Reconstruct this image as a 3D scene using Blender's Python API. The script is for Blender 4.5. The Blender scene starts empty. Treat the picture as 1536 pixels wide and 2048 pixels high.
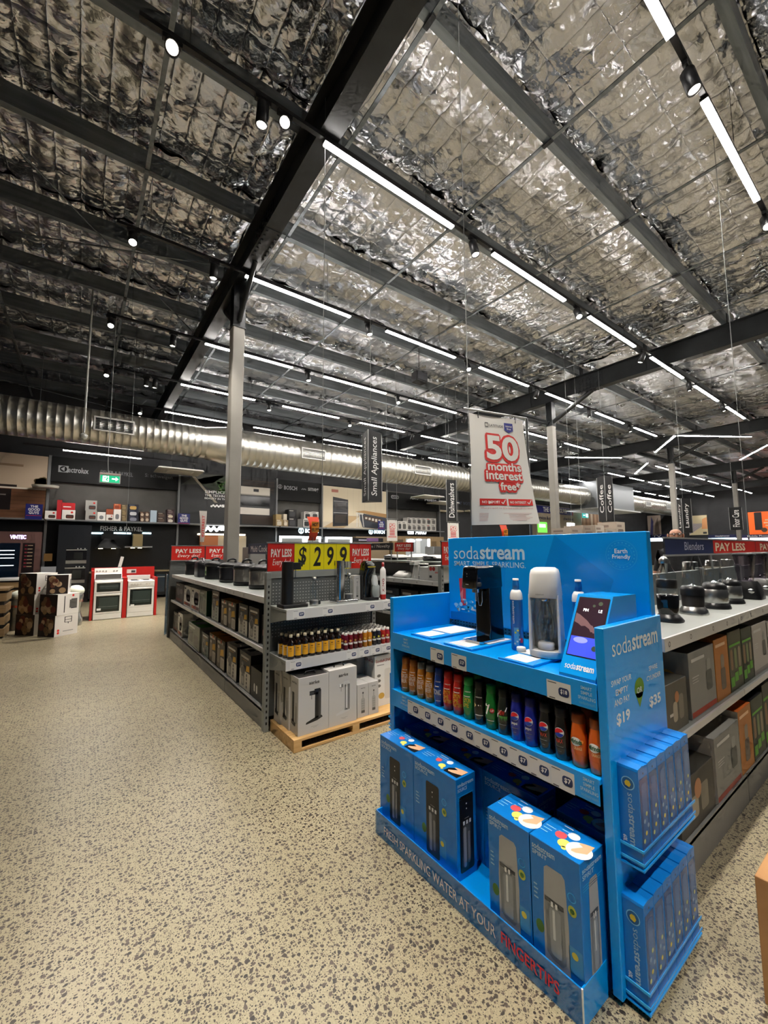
import bpy, math, random
import numpy as np
from mathutils import Vector, Matrix

# ------------------------------------------------------------------ camera, world, exposure
SC = bpy.context.scene
COL = SC.collection
random.seed(7)
RNG = np.random.default_rng(11)
F_PX, YAW, PITCH, ROLL, CAM_H = 816.8, math.radians(53.58), math.radians(5.32), math.radians(-0.326), 1.6
cam = bpy.data.cameras.new('camera'); cam_o = bpy.data.objects.new('camera', cam); COL.objects.link(cam_o)
cam.sensor_fit = 'VERTICAL'; cam.sensor_height = 36.0; cam.lens = F_PX * 36.0 / 2048.0
cam.clip_start = 0.02; cam.clip_end = 200
_fw = Vector((math.cos(YAW)*math.cos(PITCH), math.sin(YAW)*math.cos(PITCH), math.sin(PITCH)))
_r0 = _fw.cross(Vector((0, 0, 1))).normalized(); _u0 = _r0.cross(_fw)
_r = _r0*math.cos(ROLL) + _u0*math.sin(ROLL); _u = -_r0*math.sin(ROLL) + _u0*math.cos(ROLL)
_m = Matrix((( _r.x, _u.x, -_fw.x, 0), (_r.y, _u.y, -_fw.y, 0), (_r.z, _u.z, -_fw.z, CAM_H), (0, 0, 0, 1)))
cam_o.matrix_world = _m
SC.camera = cam_o
world = bpy.data.worlds.new('store_ambience'); SC.world = world; world.use_nodes = True
world.node_tree.nodes['Background'].inputs[0].default_value = (0.9, 0.93, 1.0, 1)
world.node_tree.nodes['Background'].inputs[1].default_value = 0.025
SC.view_settings.view_transform = 'Standard'; SC.view_settings.look = 'None'
SC.view_settings.exposure = 0.36; SC.view_settings.gamma = 1.0; SC.view_settings.use_curve_mapping = False
SC.cycles.use_denoising = True
SC.cycles.max_bounces = 6; SC.cycles.diffuse_bounces = 3; SC.cycles.glossy_bounces = 3
SC.cycles.use_adaptive_sampling = True; SC.cycles.adaptive_threshold = 0.09; SC.cycles.adaptive_min_samples = 12
SC.cycles.transmission_bounces = 4; SC.cycles.transparent_max_bounces = 10
SC.cycles.sample_clamp_indirect = 6.0; SC.cycles.caustics_reflective = False; SC.cycles.caustics_refractive = False
LED_POWER = 92.0        # radiance of the ceiling battens
SPOT_POWER = 420.0       # watts of one track spotlight

# ------------------------------------------------------------------ materials
_MATS = {}
def lin(c):
    return tuple((v/12.92 if v <= 0.04045 else ((v+0.055)/1.055)**2.4) for v in c[:3]) + (1.0,)
def hexc(h):
    return tuple(int(h[i:i+2], 16)/255 for i in (0, 2, 4))
def mat(name, col, rough=0.5, metal=0.0, emit=0.0, spec=0.5, coat=0.0, emit_col=None):
    if name in _MATS: return _MATS[name]
    m = bpy.data.materials.new(name); m.use_nodes = True
    b = m.node_tree.nodes['Principled BSDF']
    c = lin(hexc(col) if isinstance(col, str) else col)
    b.inputs['Base Color'].default_value = c; b.inputs['Roughness'].default_value = rough
    b.inputs['Metallic'].default_value = metal; b.inputs['Specular IOR Level'].default_value = spec
    if coat: b.inputs['Coat Weight'].default_value = coat; b.inputs['Coat Roughness'].default_value = 0.08
    if emit:
        b.inputs['Emission Color'].default_value = lin(hexc(emit_col)) if emit_col else c
        b.inputs['Emission Strength'].default_value = emit
    _MATS[name] = m
    return m
def K(col, rough=0.5, metal=0.0):           # plain paint by colour code
    return mat('paint_%s_%d_%d' % (col, rough*100, metal*100), col, rough, metal)
def noise_mat(name, c1, c2, scale=8.0, rough=0.5, metal=0.0, bump=0.0, detail=4.0, stretch=(1, 1, 1), rough2=None, lo=0.35, hi=0.65, bdist=0.01):
    if name in _MATS: return _MATS[name]
    m = mat(name, c1, rough, metal); nt = m.node_tree; N = nt.nodes; L = nt.links
    b = N['Principled BSDF']
    tc = N.new('ShaderNodeTexCoord'); mp = N.new('ShaderNodeMapping'); mp.inputs['Scale'].default_value = stretch
    L.new(tc.outputs['Object'], mp.inputs[0])
    nz = N.new('ShaderNodeTexNoise'); nz.inputs['Scale'].default_value = scale; nz.inputs['Detail'].default_value = detail
    L.new(mp.outputs[0], nz.inputs['Vector'])
    cr = N.new('ShaderNodeValToRGB'); cr.color_ramp.elements[0].color = lin(hexc(c1)); cr.color_ramp.elements[1].color = lin(hexc(c2))
    cr.color_ramp.elements[0].position = lo; cr.color_ramp.elements[1].position = hi
    L.new(nz.outputs[0], cr.inputs[0]); L.new(cr.outputs[0], b.inputs['Base Color'])
    if rough2 is not None:
        mr = N.new('ShaderNodeMapRange'); mr.inputs[3].default_value = rough; mr.inputs[4].default_value = rough2
        L.new(nz.outputs[0], mr.inputs[0]); L.new(mr.outputs[0], b.inputs['Roughness'])
    if bump:
        bp = N.new('ShaderNodeBump'); bp.inputs['Strength'].default_value = bump; bp.inputs['Distance'].default_value = bdist
        L.new(nz.outputs[0], bp.inputs['Height']); L.new(bp.outputs[0], b.inputs['Normal'])
    return m
def clear_mat(name, tint='ffffff', rough=0.03, base=0.04, edge=0.55):
    if name in _MATS: return _MATS[name]
    m = bpy.data.materials.new(name); m.use_nodes = True; nt = m.node_tree; N = nt.nodes; L = nt.links
    N.remove(N['Principled BSDF']); out = N['Material Output']
    tr = N.new('ShaderNodeBsdfTransparent'); tr.inputs[0].default_value = lin(hexc(tint))
    gl = N.new('ShaderNodeBsdfGlossy'); gl.inputs[0].default_value = (1, 1, 1, 1); gl.inputs['Roughness'].default_value = rough
    lw = N.new('ShaderNodeLayerWeight'); lw.inputs[0].default_value = 0.35
    mr = N.new('ShaderNodeMapRange'); mr.inputs[3].default_value = base; mr.inputs[4].default_value = edge
    mx = N.new('ShaderNodeMixShader')
    L.new(lw.outputs['Facing'], mr.inputs[0]); L.new(mr.outputs[0], mx.inputs[0])
    L.new(tr.outputs[0], mx.inputs[1]); L.new(gl.outputs[0], mx.inputs[2]); L.new(mx.outputs[0], out.inputs[0])
    _MATS[name] = m
    return m

# ------------------------------------------------------------------ text outlines (cached)
_TXT = {}
def glyphs(s, bold=0.0, shear=0.0, res=2, space=1.0):
    k = (s, bold, shear, res, space)
    if k in _TXT: return _TXT[k]
    c = bpy.data.curves.new('t', 'FONT'); c.body = s; c.offset = bold; c.shear = shear; c.resolution_u = res
    c.space_character = space; c.space_line = 0.95; c.align_x = 'CENTER'
    o = bpy.data.objects.new('t', c)
    me = o.to_mesh()
    v = [(p.co.x, p.co.y) for p in me.vertices]; f = [tuple(p.vertices) for p in me.polygons]
    o.to_mesh_clear()
    bpy.data.objects.remove(o); bpy.data.curves.remove(c)
    if v:
        xs = [p[0] for p in v]; ys = [p[1] for p in v]
        x0, x1, y0, y1 = min(xs), max(xs), min(ys), max(ys)
    else: x0, x1, y0, y1 = 0, 1, 0, 1
    _TXT[k] = (v, f, x0, x1, y0, y1)
    return _TXT[k]

# ------------------------------------------------------------------ mesh builder
class MB:
    def __init__(s, T=None):
        s.v = []; s.f = []; s.fm = []; s.sm = []; s.mats = []; s.T = T
    def mi(s, m):
        if m not in s.mats: s.mats.append(m)
        return s.mats.index(m)
    def add(s, vs, fs, m, smooth=False):
        o = len(s.v)
        if s.T is not None: vs = [tuple(s.T @ Vector(p)) for p in vs]
        s.v.extend(vs); k = s.mi(m)
        for f in fs:
            s.f.append(tuple(i+o for i in f)); s.fm.append(k); s.sm.append(smooth)
        return s
    def box(s, x0, x1, y0, y1, z0, z1, m, c=0.0):
        if x0 > x1: x0, x1 = x1, x0
        if y0 > y1: y0, y1 = y1, y0
        if z0 > z1: z0, z1 = z1, z0
        if c <= 0:
            vs = [(x0,y0,z0),(x1,y0,z0),(x1,y1,z0),(x0,y1,z0),(x0,y0,z1),(x1,y0,z1),(x1,y1,z1),(x0,y1,z1)]
            fs = [(0,3,2,1),(4,5,6,7),(0,1,5,4),(1,2,6,5),(2,3,7,6),(3,0,4,7)]
            return s.add(vs, fs, m)
        c = min(c, (x1-x0)*.49, (y1-y0)*.49, (z1-z0)*.49)
        return s.rprism([(x0,y0),(x1,y0),(x1,y1),(x0,y1)], z0, z1, m, c, c, 1)
    def rprism(s, pts, z0, z1, m, r=0.02, c=0.004, n=3, smooth=True):
        # vertical prism over a convex polygon, rounded corners (radius r) and chamfered rims (c)
        def ring(inset):
            out = []; k = len(pts)
            for i in range(k):
                p0, p, p1 = Vector(pts[i-1]), Vector(pts[i]), Vector(pts[(i+1) % k])
                a = (p0-p).normalized(); b = (p1-p).normalized()
                ang = a.angle(b); h = math.tan(ang/2)
                rr = max(r, inset+1e-5); d = rr/h
                cen = p + (a+b).normalized()*(rr/math.sin(ang/2))
                t0 = p + a*d; t1 = p + b*d
                q = rr-inset
                v0 = (t0-cen).normalized(); v1 = (t1-cen).normalized()
                for j in range(n+1):
                    w = v0.slerp(v1, j/n) if n else v0
                    out.append(cen + w*q)
            return out
        A = ring(c); B = ring(0); k = len(A)
        vs = [(p.x,p.y,z0) for p in A]+[(p.x,p.y,z0+c) for p in B]+[(p.x,p.y,z1-c) for p in B]+[(p.x,p.y,z1) for p in A]
        fs = [tuple(reversed(range(k))), tuple(range(3*k, 4*k))]
        for lv in range(3):
            for i in range(k):
                j = (i+1) % k
                fs.append((lv*k+i, lv*k+j, lv*k+k+j, lv*k+k+i))
        return s.add(vs, fs, m, False)
    def extrude(s, pts, a, b, m, smooth=False, caps=True):
        # polygon pts (list of 3d) swept by vector from a to b offsets
        a = Vector(a); b = Vector(b); k = len(pts)
        vs = [tuple(Vector(p)+a) for p in pts]+[tuple(Vector(p)+b) for p in pts]
        fs = [(i, (i+1) % k, k+(i+1) % k, k+i) for i in range(k)]
        s.add(vs, fs, m, smooth)
        if caps: s.add(vs, [tuple(reversed(range(k))), tuple(range(k, 2*k))], m)
        return s
    def lathe(s, prof, m, cx=0, cy=0, n=20, smooth=True, mats=None, sx=1.0, sy=1.0, rot=0.0):
        vs = []; k = len(prof)
        for r, z in prof:
            for i in range(n):
                a = 2*math.pi*i/n + rot
                vs.append((cx+r*math.cos(a)*sx, cy+r*math.sin(a)*sy, z))
        if mats is None:
            fs = []
            for j in range(k-1):
                for i in range(n):
                    fs.append((j*n+i, j*n+(i+1) % n, (j+1)*n+(i+1) % n, (j+1)*n+i))
            s.add(vs, fs, m, smooth)
        else:
            for j in range(k-1):
                s.add(vs[j*n:(j+2)*n], [(i, (i+1) % n, n+(i+1) % n, n+i) for i in range(n)], mats[j] or m, smooth)
        if prof[0][0] > 1e-5: s.add(vs[:n], [tuple(reversed(range(n)))], m)
        if prof[-1][0] > 1e-5: s.add(vs[-n:], [tuple(range(n))], m)
        return s
    def tube(s, pts, r, m, n=8, smooth=True, caps=True):
        pts = [Vector(p) for p in pts]; rs = r if isinstance(r, (list, tuple)) else [r]*len(pts)
        vs = []; up = None
        for i, p in enumerate(pts):
            d = (pts[min(i+1, len(pts)-1)]-pts[max(i-1, 0)]).normalized()
            if up is None:
                up = Vector((0, 0, 1)) if abs(d.z) < .9 else Vector((1, 0, 0))
            a = d.cross(up).normalized(); b = a.cross(d).normalized(); up = b
            for k in range(n):
                t = 2*math.pi*k/n
                vs.append(tuple(p + a*math.cos(t)*rs[i] + b*math.sin(t)*rs[i]))
        fs = []
        for i in range(len(pts)-1):
            for k in range(n):
                fs.append((i*n+k, (i+1)*n+k, (i+1)*n+(k+1) % n, i*n+(k+1) % n))
        s.add(vs, fs, m, smooth)
        if caps: s.add(vs[:n], [tuple(range(n))], m); s.add(vs[-n:], [tuple(reversed(range(n)))], m)
        return s
    def ball(s, c, r, m, n=12, k=8):
        rr = r if isinstance(r, (tuple, list)) else (r, r, r)
        vs = []
        for j in range(k+1):
            ph = math.pi*j/k
            for i in range(n):
                a = 2*math.pi*i/n
                vs.append((c[0]+rr[0]*math.sin(ph)*math.cos(a), c[1]+rr[1]*math.sin(ph)*math.sin(a), c[2]-rr[2]*math.cos(ph)))
        fs = [(j*n+i, j*n+(i+1) % n, (j+1)*n+(i+1) % n, (j+1)*n+i) for j in range(k) for i in range(n)]
        return s.add(vs, fs, m, True)
    def build(s, name, parent=None, o=(0, 0, 0), label=None, cat=None, group=None, kind=None):
        me = bpy.data.meshes.new(name)
        oo = Vector(o)
        me.from_pydata([(p[0]-oo.x, p[1]-oo.y, p[2]-oo.z) for p in s.v], [], s.f)
        for m in s.mats: me.materials.append(m)
        me.polygons.foreach_set('material_index', s.fm)
        me.polygons.foreach_set('use_smooth', s.sm)
        me.update()
        ob = bpy.data.objects.new(name, me); COL.objects.link(ob)
        ORG[ob.name] = oo
        if parent is not None:
            ob.parent = parent; ob.location = oo - ORG.get(parent.name, Vector())
        else: ob.location = oo
        tag(ob, label, cat, group, kind)
        return ob
ORG = {}
ORD = ['first', 'second', 'third', 'fourth', 'fifth', 'sixth', 'seventh', 'eighth', 'ninth', 'tenth']
def tag(o, label=None, cat=None, group=None, kind=None):
    if label: o['label'] = label
    if cat: o['category'] = cat
    if group: o['group'] = group
    if kind: o['kind'] = kind
    return o
def thing(name, label, cat, o=(0, 0, 0), group=None, kind=None):
    e = bpy.data.objects.new(name, None); COL.objects.link(e); e.empty_display_size = 0.05
    e.location = o; ORG[e.name] = Vector(o)
    return tag(e, label, cat, group, kind)
def copy_tree(src, loc=None, rz=None, label=None, group=None, parent=None):
    c = src.copy(); COL.objects.link(c)
    if parent is not None: c.parent = parent
    else: ORG[c.name] = Vector(loc if loc is not None else src.location)
    if loc is not None: c.location = loc
    if rz is not None: c.rotation_euler.z = rz
    if label: c['label'] = label
    if group: c['group'] = group
    for ch in list(src.children):
        copy_tree(ch, parent=c)
    return c

# ------------------------------------------------------------------ flat print on a face
class Face:
    """2-D drawing on a plane: o = origin, ux / uy = unit axes; coordinates in metres; print sits eps*layer proud."""
    def __init__(s, o, ux, uy, mb=None, eps=0.0006):
        s.o = Vector(o); s.ux = Vector(ux).normalized(); s.uy = Vector(uy).normalized(); s.n = s.ux.cross(s.uy)
        s.mb = mb or MB(); s.eps = eps; s.l = 1
    def P(s, x, y, l=None):
        return tuple(s.o + s.ux*x + s.uy*y + s.n*(s.eps*(l or s.l)))
    def poly(s, pts, m, l=None):
        s.mb.add([s.P(x, y, l) for x, y in pts], [tuple(range(len(pts)))], m); return s
    def rect(s, x0, y0, x1, y1, m, l=None):
        return s.poly([(x0,y0),(x1,y0),(x1,y1),(x0,y1)], m, l)
    def rrect(s, x0, y0, x1, y1, r, m, l=None, n=4):
        r = min(r, (x1-x0)/2, (y1-y0)/2); pts = []
        for cx, cy, a0 in ((x1-r,y0+r,-90),(x1-r,y1-r,0),(x0+r,y1-r,90),(x0+r,y0+r,180)):
            for j in range(n+1):
                a = math.radians(a0+90*j/n); pts.append((cx+r*math.cos(a), cy+r*math.sin(a)))
        return s.poly(pts, m, l)
    def disc(s, cx, cy, rx, m, ry=None, l=None, n=20):
        ry = ry or rx
        return s.poly([(cx+rx*math.cos(2*math.pi*i/n), cy+ry*math.sin(2*math.pi*i/n)) for i in range(n)], m, l)
    def ring(s, cx, cy, r0, r1, m, l=None, n=28):
        vs = []
        for i in range(n):
            a = 2*math.pi*i/n
            vs += [s.P(cx+r0*math.cos(a), cy+r0*math.sin(a), l), s.P(cx+r1*math.cos(a), cy+r1*math.sin(a), l)]
        s.mb.add(vs, [(2*i, 2*i+1, (2*i+3) % (2*n), (2*i+2) % (2*n)) for i in range(n)], m); return s
    def line(s, pts, w, m, l=None):
        for (xa, ya), (xb, yb) in zip(pts, pts[1:]):
            d = Vector((xb-xa, yb-ya)); L_ = d.length or 1e-6; nx, ny = -d.y/L_*w/2, d.x/L_*w/2
            s.poly([(xa+nx,ya+ny),(xa-nx,ya-ny),(xb-nx,yb-ny),(xb+nx,yb+ny)], m, l)
        return s
    def text(s, t, x0, y0, x1, y1, m, bold=0.0, shear=0.0, l=None, res=2, rot=0, space=1.0):
        # the outline is fitted to the given box; rot=90 runs the words upwards
        v, f, a0, a1, b0, b1 = glyphs(t, bold, shear, res, space)
        if not v: return s
        out = []
        for x, y in v:
            u = (x-a0)/(a1-a0 or 1); w = (y-b0)/(b1-b0 or 1)
            if rot == 90: out.append(s.P(x0+(1-w)*(x1-x0), y0+u*(y1-y0), l))
            elif rot == -90: out.append(s.P(x0+w*(x1-x0), y1-u*(y1-y0), l))
            else: out.append(s.P(x0+u*(x1-x0), y0+w*(y1-y0), l))
        s.mb.add(out, f, m); return s
    def build(s, name, parent, **k):
        return s.mb.build(name, parent, o=k.pop('o', ORG.get(parent.name, Vector())), **k)

# common paints
WHITE = K('f2f1ee', .45); BLACK = K('101012', .4); NAVY = K('15224f', .45); PRICE = K('26345f', .5)
RED = K('d8281c', .45); YEL = K('f5e400', .45); DK = K('24262a', .5); GREY = K('8b8d8c', .5); LGREY = K('c9c9c7', .5)
INK = K('3a3a3c', .6); CREAM = K('efe6d2', .55); ORANGE = K('f06a1c', .5); GREEN = K('2f9a3a', .5)
CHROME = mat('chrome', 'd9d9d9', .14, 1.0); STEEL = mat('brushed_steel', 'b4b4b2', .3, 1.0)
GLASS = clear_mat('clear_plastic', 'f4f7f7'); 
# ================================================================== structure
def floor_material():
    m = bpy.data.materials.new('polished_aggregate_concrete'); m.use_nodes = True; nt = m.node_tree; N = nt.nodes; L = nt.links
    b = N['Principled BSDF']; tc = N.new('ShaderNodeTexCoord')
    def noise(scale, detail=3, rough=.5, dist=0.0):
        n = N.new('ShaderNodeTexNoise'); n.inputs['Scale'].default_value = scale; n.inputs['Detail'].default_value = detail
        n.inputs['Roughness'].default_value = rough; n.inputs['Distortion'].default_value = dist; L.new(tc.outputs['Object'], n.inputs['Vector']); return n
    def mixc(f, a, c):
        x = N.new('ShaderNodeMix'); x.data_type = 'RGBA'; L.new(f, x.inputs[0])
        for k, v in ((6, a), (7, c)):
            if isinstance(v, tuple): x.inputs[k].default_value = v
            else: L.new(v, x.inputs[k])
        return x.outputs[2]
    def ramp(inp, lo, hi, a=0.0, c=1.0):
        r = N.new('ShaderNodeMapRange'); r.inputs[1].default_value = lo; r.inputs[2].default_value = hi
        r.inputs[3].default_value = a; r.inputs[4].default_value = c; r.clamp = True; L.new(inp, r.inputs[0]); return r.outputs[0]
    def mathn(op, a, c):
        x = N.new('ShaderNodeMath'); x.operation = op
        for i, v in enumerate((a, c)):
            if isinstance(v, float): x.inputs[i].default_value = v
            else: L.new(v, x.inputs[i])
        return x.outputs[0]
    # cement paste: cream with cloudy tone and fine sand
    cloud = noise(0.9, 5, .6); sand = noise(160, 2)
    paste = mixc(ramp(cloud.outputs[0], .35, .68), lin(hexc('887e65')), lin(hexc('998f74')))
    paste = mixc(ramp(sand.outputs[0], .40, .62), paste, lin(hexc('a3987c')))
    # stones: two sizes of distorted voronoi cells, some shown and some not
    warp = noise(22, 2); wadd = N.new('ShaderNodeVectorMath'); wadd.operation = 'MULTIPLY_ADD'
    wadd.inputs[1].default_value = (.022, .022, 0); L.new(warp.outputs['Color'], wadd.inputs[0]); L.new(tc.outputs['Object'], wadd.inputs[2])
    col = paste
    for scale, cut, size in ((44, .46, .40), (80, .46, .37), (140, .62, .36)):
        vo = N.new('ShaderNodeTexVoronoi'); vo.inputs['Scale'].default_value = scale; vo.voronoi_dimensions = '2D'
        L.new(wadd.outputs[0], vo.inputs['Vector'])
        sep = N.new('ShaderNodeSeparateColor'); L.new(vo.outputs['Color'], sep.inputs[0])
        pick = ramp(sep.outputs[0], cut, cut+.02); 
        rad = mathn('MULTIPLY', ramp(sep.outputs[1], 0, 1, .45, 1.0), size)
        inside = ramp(mathn('SUBTRACT', rad, vo.outputs['Distance']), -.015, .035)
        stone = mixc(sep.outputs[2], lin(hexc('262220')), lin(hexc('564b41')))
        col = mixc(mathn('MULTIPLY', pick, inside), col, stone)
    L.new(col, b.inputs['Base Color'])
    L.new(ramp(noise(3.5, 4).outputs[0], .3, .7, .30, .36), b.inputs['Roughness'])
    b.inputs['Specular IOR Level'].default_value = 0.42
    return m
FLOOR = floor_material()
XA, XB, YA, YB = -9.0, 46.0, -6.0, 17.6
# Roof heights follow from the column line standing on the centre line of the cooker shelves (x = 1.98 m):
# underside of the beams 6.17 m, purlins every 1.71 m, light rows every 2.7 m, battens 2.0 m long.
RS = 1.356
def rz(z): return 1.6+(z-1.6)*RS
mb = MB(); mb.box(XA, XB, YA, YB, -0.12, 0.0, FLOOR)
mb.build('floor', label='polished exposed-aggregate concrete floor with dark stones in cream cement', kind='structure')

def foil_material():
    m = bpy.data.materials.new('crinkled_foil_insulation'); m.use_nodes = True; nt = m.node_tree; N = nt.nodes; L = nt.links
    b = N['Principled BSDF']; b.inputs['Metallic'].default_value = 1.0
    tc = N.new('ShaderNodeTexCoord')
    n1 = N.new('ShaderNodeTexNoise'); n1.inputs['Scale'].default_value = 3.0; n1.inputs['Detail'].default_value = 4
    n3 = N.new('ShaderNodeTexNoise'); n3.inputs['Scale'].default_value = 1.3; n3.inputs['Detail'].default_value = 3
    mp = N.new('ShaderNodeMapping'); mp.inputs['Scale'].default_value = (1.0, 1.5, 1)
    L.new(tc.outputs['Object'], mp.inputs[0]); L.new(mp.outputs[0], n1.inputs['Vector']); L.new(tc.outputs['Object'], n3.inputs['Vector'])
    wv = N.new('ShaderNodeVectorMath'); wv.operation = 'MULTIPLY_ADD'; wv.inputs[1].default_value = (.22, .22, .0)
    L.new(n1.outputs['Color'], wv.inputs[0]); L.new(mp.outputs[0], wv.inputs[2])
    def mth(op, *a):
        x = N.new('ShaderNodeMath'); x.operation = op
        for i, v in enumerate(a):
            if isinstance(v, (int, float)): x.inputs[i].default_value = v
            else: L.new(v, x.inputs[i])
        return x.outputs[0]
    def vm(op, a, c):
        x = N.new('ShaderNodeVectorMath'); x.operation = op
        for i, v in enumerate((a, c)):
            if isinstance(v, tuple): x.inputs[i].default_value = v
            else: L.new(v, x.inputs[i])
        return x
    h = None
    for scale, amp in ((3.6, .26), (9.0, .26), (19.0, .22)):          # crumpled facets: every cell is a plane with its own tilt
        vo = N.new('ShaderNodeTexVoronoi'); vo.inputs['Scale'].default_value = scale; L.new(wv.outputs[0], vo.inputs['Vector'])
        d = vm('SUBTRACT', wv.outputs[0], vo.outputs['Position']); rnd = vm('SUBTRACT', vo.outputs['Color'], (.5, .5, .5))
        t = mth('MULTIPLY', vm('DOT_PRODUCT', d.outputs[0], rnd.outputs[0]).outputs['Value'], amp)
        h = t if h is None else mth('ADD', h, t)
    sx = N.new('ShaderNodeSeparateXYZ'); L.new(tc.outputs['Object'], sx.inputs[0])
    for ax, per, off in ((0, .28, 0.0), (1, .57, .1)):     # creases pressed in by the safety mesh
        g = mth('POWER', mth('ABSOLUTE', mth('SINE', mth('MULTIPLY', mth('ADD', sx.outputs[ax], off), math.pi/per))), .4)
        h = mth('SUBTRACT', h, mth('MULTIPLY', g, .022))
    bp = N.new('ShaderNodeBump'); bp.inputs['Strength'].default_value = 0.9; bp.inputs['Distance'].default_value = 1.0
    L.new(h, bp.inputs['Height']); L.new(bp.outputs[0], b.inputs['Normal'])
    cr = N.new('ShaderNodeValToRGB'); cr.color_ramp.elements[0].color = lin(hexc('d2d3d8')); cr.color_ramp.elements[1].color = lin(hexc('eeeef2'))
    L.new(n3.outputs[0], cr.inputs[0]); L.new(cr.outputs[0], b.inputs['Base Color'])
    mr = N.new('ShaderNodeMapRange'); mr.inputs[3].default_value = .23; mr.inputs[4].default_value = .34
    L.new(n3.outputs[0], mr.inputs[0]); L.new(mr.outputs[0], b.inputs['Roughness'])
    return m
FOIL = foil_material()
GALV = noise_mat('galvanised_steel', '6f757a', '848a8e', 5, .45, .8, stretch=(.3, 3, 3))
BLACKSTEEL = noise_mat('black_painted_steel', '1b1d1f', '25282a', 3, .5)
COLGREY = noise_mat('grey_column_paint', '8d8982', '97938b', 2, .4)

def vnoise(x, y, seed):
    """smooth value noise on arrays"""
    tab = np.random.default_rng(seed).random((256, 256))
    xi = np.floor(x).astype(int); yi = np.floor(y).astype(int); fx = x-xi; fy = y-yi
    fx = fx*fx*(3-2*fx); fy = fy*fy*(3-2*fy)
    a = tab[xi & 255, yi & 255]; b_ = tab[(xi+1) & 255, yi & 255]; c = tab[xi & 255, (yi+1) & 255]; d = tab[(xi+1) & 255, (yi+1) & 255]
    return (a*(1-fx)+b_*fx)*(1-fy) + (c*(1-fx)+d*fx)*fy
PUR0, PURP = 0.57*RS, 1.26*RS
ZPB, ZPT = rz(5.35), rz(5.55)         # purlin bottom / top
BEAM_X = [-7.67, 1.98, 11.63, 21.29, 30.94, 40.6]
mb = MB(); mb.box(XA, XB, YA, YB, rz(5.86), rz(5.86)+.06, K('6f7274', .6))
ceiling = mb.build('ceiling', label='foil insulated store roof on steel purlins', kind='structure')

def foil_strip(x0, x1, y0, y1, du, dv, seed):
    nu = max(2, int((x1-x0)/du)); nv = max(3, int((y1-y0)/dv))
    X, Y = np.meshgrid(np.linspace(x0, x1, nu+1), np.linspace(y0, y1, nv+1), indexing='ij')
    j = np.random.default_rng(seed); s = (x1-x0)/nu
    Xj = X + (j.random(X.shape)-.5)*s*.55; Yj = Y + (j.random(X.shape)-.5)*s*.55
    Xj[0, :] = x0; Xj[-1, :] = x1; Yj[:, 0] = y0; Yj[:, -1] = y1
    pu = np.abs(np.sin(np.pi*Xj/0.28))**.55; pv = np.abs(np.sin(np.pi*(Yj+.1)/0.57))**.5
    t = (Yj-y0)/(y1-y0); sag = 4*t*(1-t)
    rid = lambda f, sd: 1-2*np.abs(vnoise(Xj*f, Yj*f*1.2, sd)-.5)
    z = rz(5.655) - .05*sag - .06*pu*pv + .045*(rid(1.7, seed % 97)**2-.5) + .026*(rid(4.5, seed % 89+3)**2-.5) + .012*(j.random(X.shape)-.5)
    # overlap pleats of the foil rolls
    for px in np.arange(math.floor(x0/1.83)*1.83, x1, 1.83):
        d = (Xj-(px+.35*vnoise(Yj*.8, Yj*0, 5)))/.10
        z = z - .03*np.exp(-d*d)*(.7+.6*np.sin(Xj*90))
    edge = np.minimum(t, 1-t)
    z = z + np.clip(.07-edge, 0, .07)*.6*vnoise(Xj*9, Yj*0+seed, 8)
    V = np.stack([Xj, Yj, z], -1).reshape(-1, 3)
    me = bpy.data.meshes.new('foil_sheet')
    I = np.arange((nu+1)*(nv+1)).reshape(nu+1, nv+1)
    q = np.stack([I[:-1, :-1], I[:-1, 1:], I[1:, 1:], I[1:, :-1]], -1).reshape(-1, 4)
    me.vertices.add(len(V)); me.vertices.foreach_set('co', V.ravel())
    me.loops.add(q.size); me.loops.foreach_set('vertex_index', q.ravel())
    me.polygons.add(len(q)); me.polygons.foreach_set('loop_start', np.arange(0, q.size, 4)); me.polygons.foreach_set('loop_total', np.full(len(q), 4))
    me.materials.append(FOIL); me.update(calc_edges=True)
    o = bpy.data.objects.new('foil_sheet', me); COL.objects.link(o); o.parent = ceiling
    return o
ky0 = int(math.floor((YA-PUR0)/PURP)); ky1 = int(math.ceil((YB-PUR0)/PURP))
PURL = [PUR0+PURP*k for k in range(ky0, ky1+1)]
bays = [(XA, -2.8), (-2.8, 1.98), (1.98, 11.63), (11.63, 21.29), (21.29, 34), (34, XB)]
for bi, (x0, x1) in enumerate(bays):
    for k, y in enumerate(PURL[:-1]):
        near = (1 <= bi <= 2) and -2 < y < 11
        mid = (1 <= bi <= 3) and y < 18
        d = .07 if near else (.115 if mid else .25)
        if bi == 0 or y < -2.5: d = .3
        foil_strip(x0, x1, max(y, YA), min(y+PURP, YB), d, d, 100*bi+k)
def prof_along(mb_, prof, x0, x1, y, m):       # closed profile (dy,z) swept along x
    mb_.extrude([(0, y+a, z) for a, z in prof], (x0, 0, 0), (x1, 0, 0), m)
t_ = .005; w_ = .09
for k, y in enumerate(PURL):
    if not (YA < y < YB): continue
    mb = MB()
    prof_along(mb, [(0, ZPB), (w_, ZPB), (w_, ZPB+.018), (w_-t_, ZPB+.018), (w_-t_, ZPB+t_), (t_, ZPB+t_), (t_, ZPT-t_), (w_-t_, ZPT-t_), (w_-t_, ZPT-.018), (w_, ZPT-.018), (w_, ZPT), (0, ZPT)], XA, XB, y, GALV)
    mb.build('purlin', ceiling)
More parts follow.
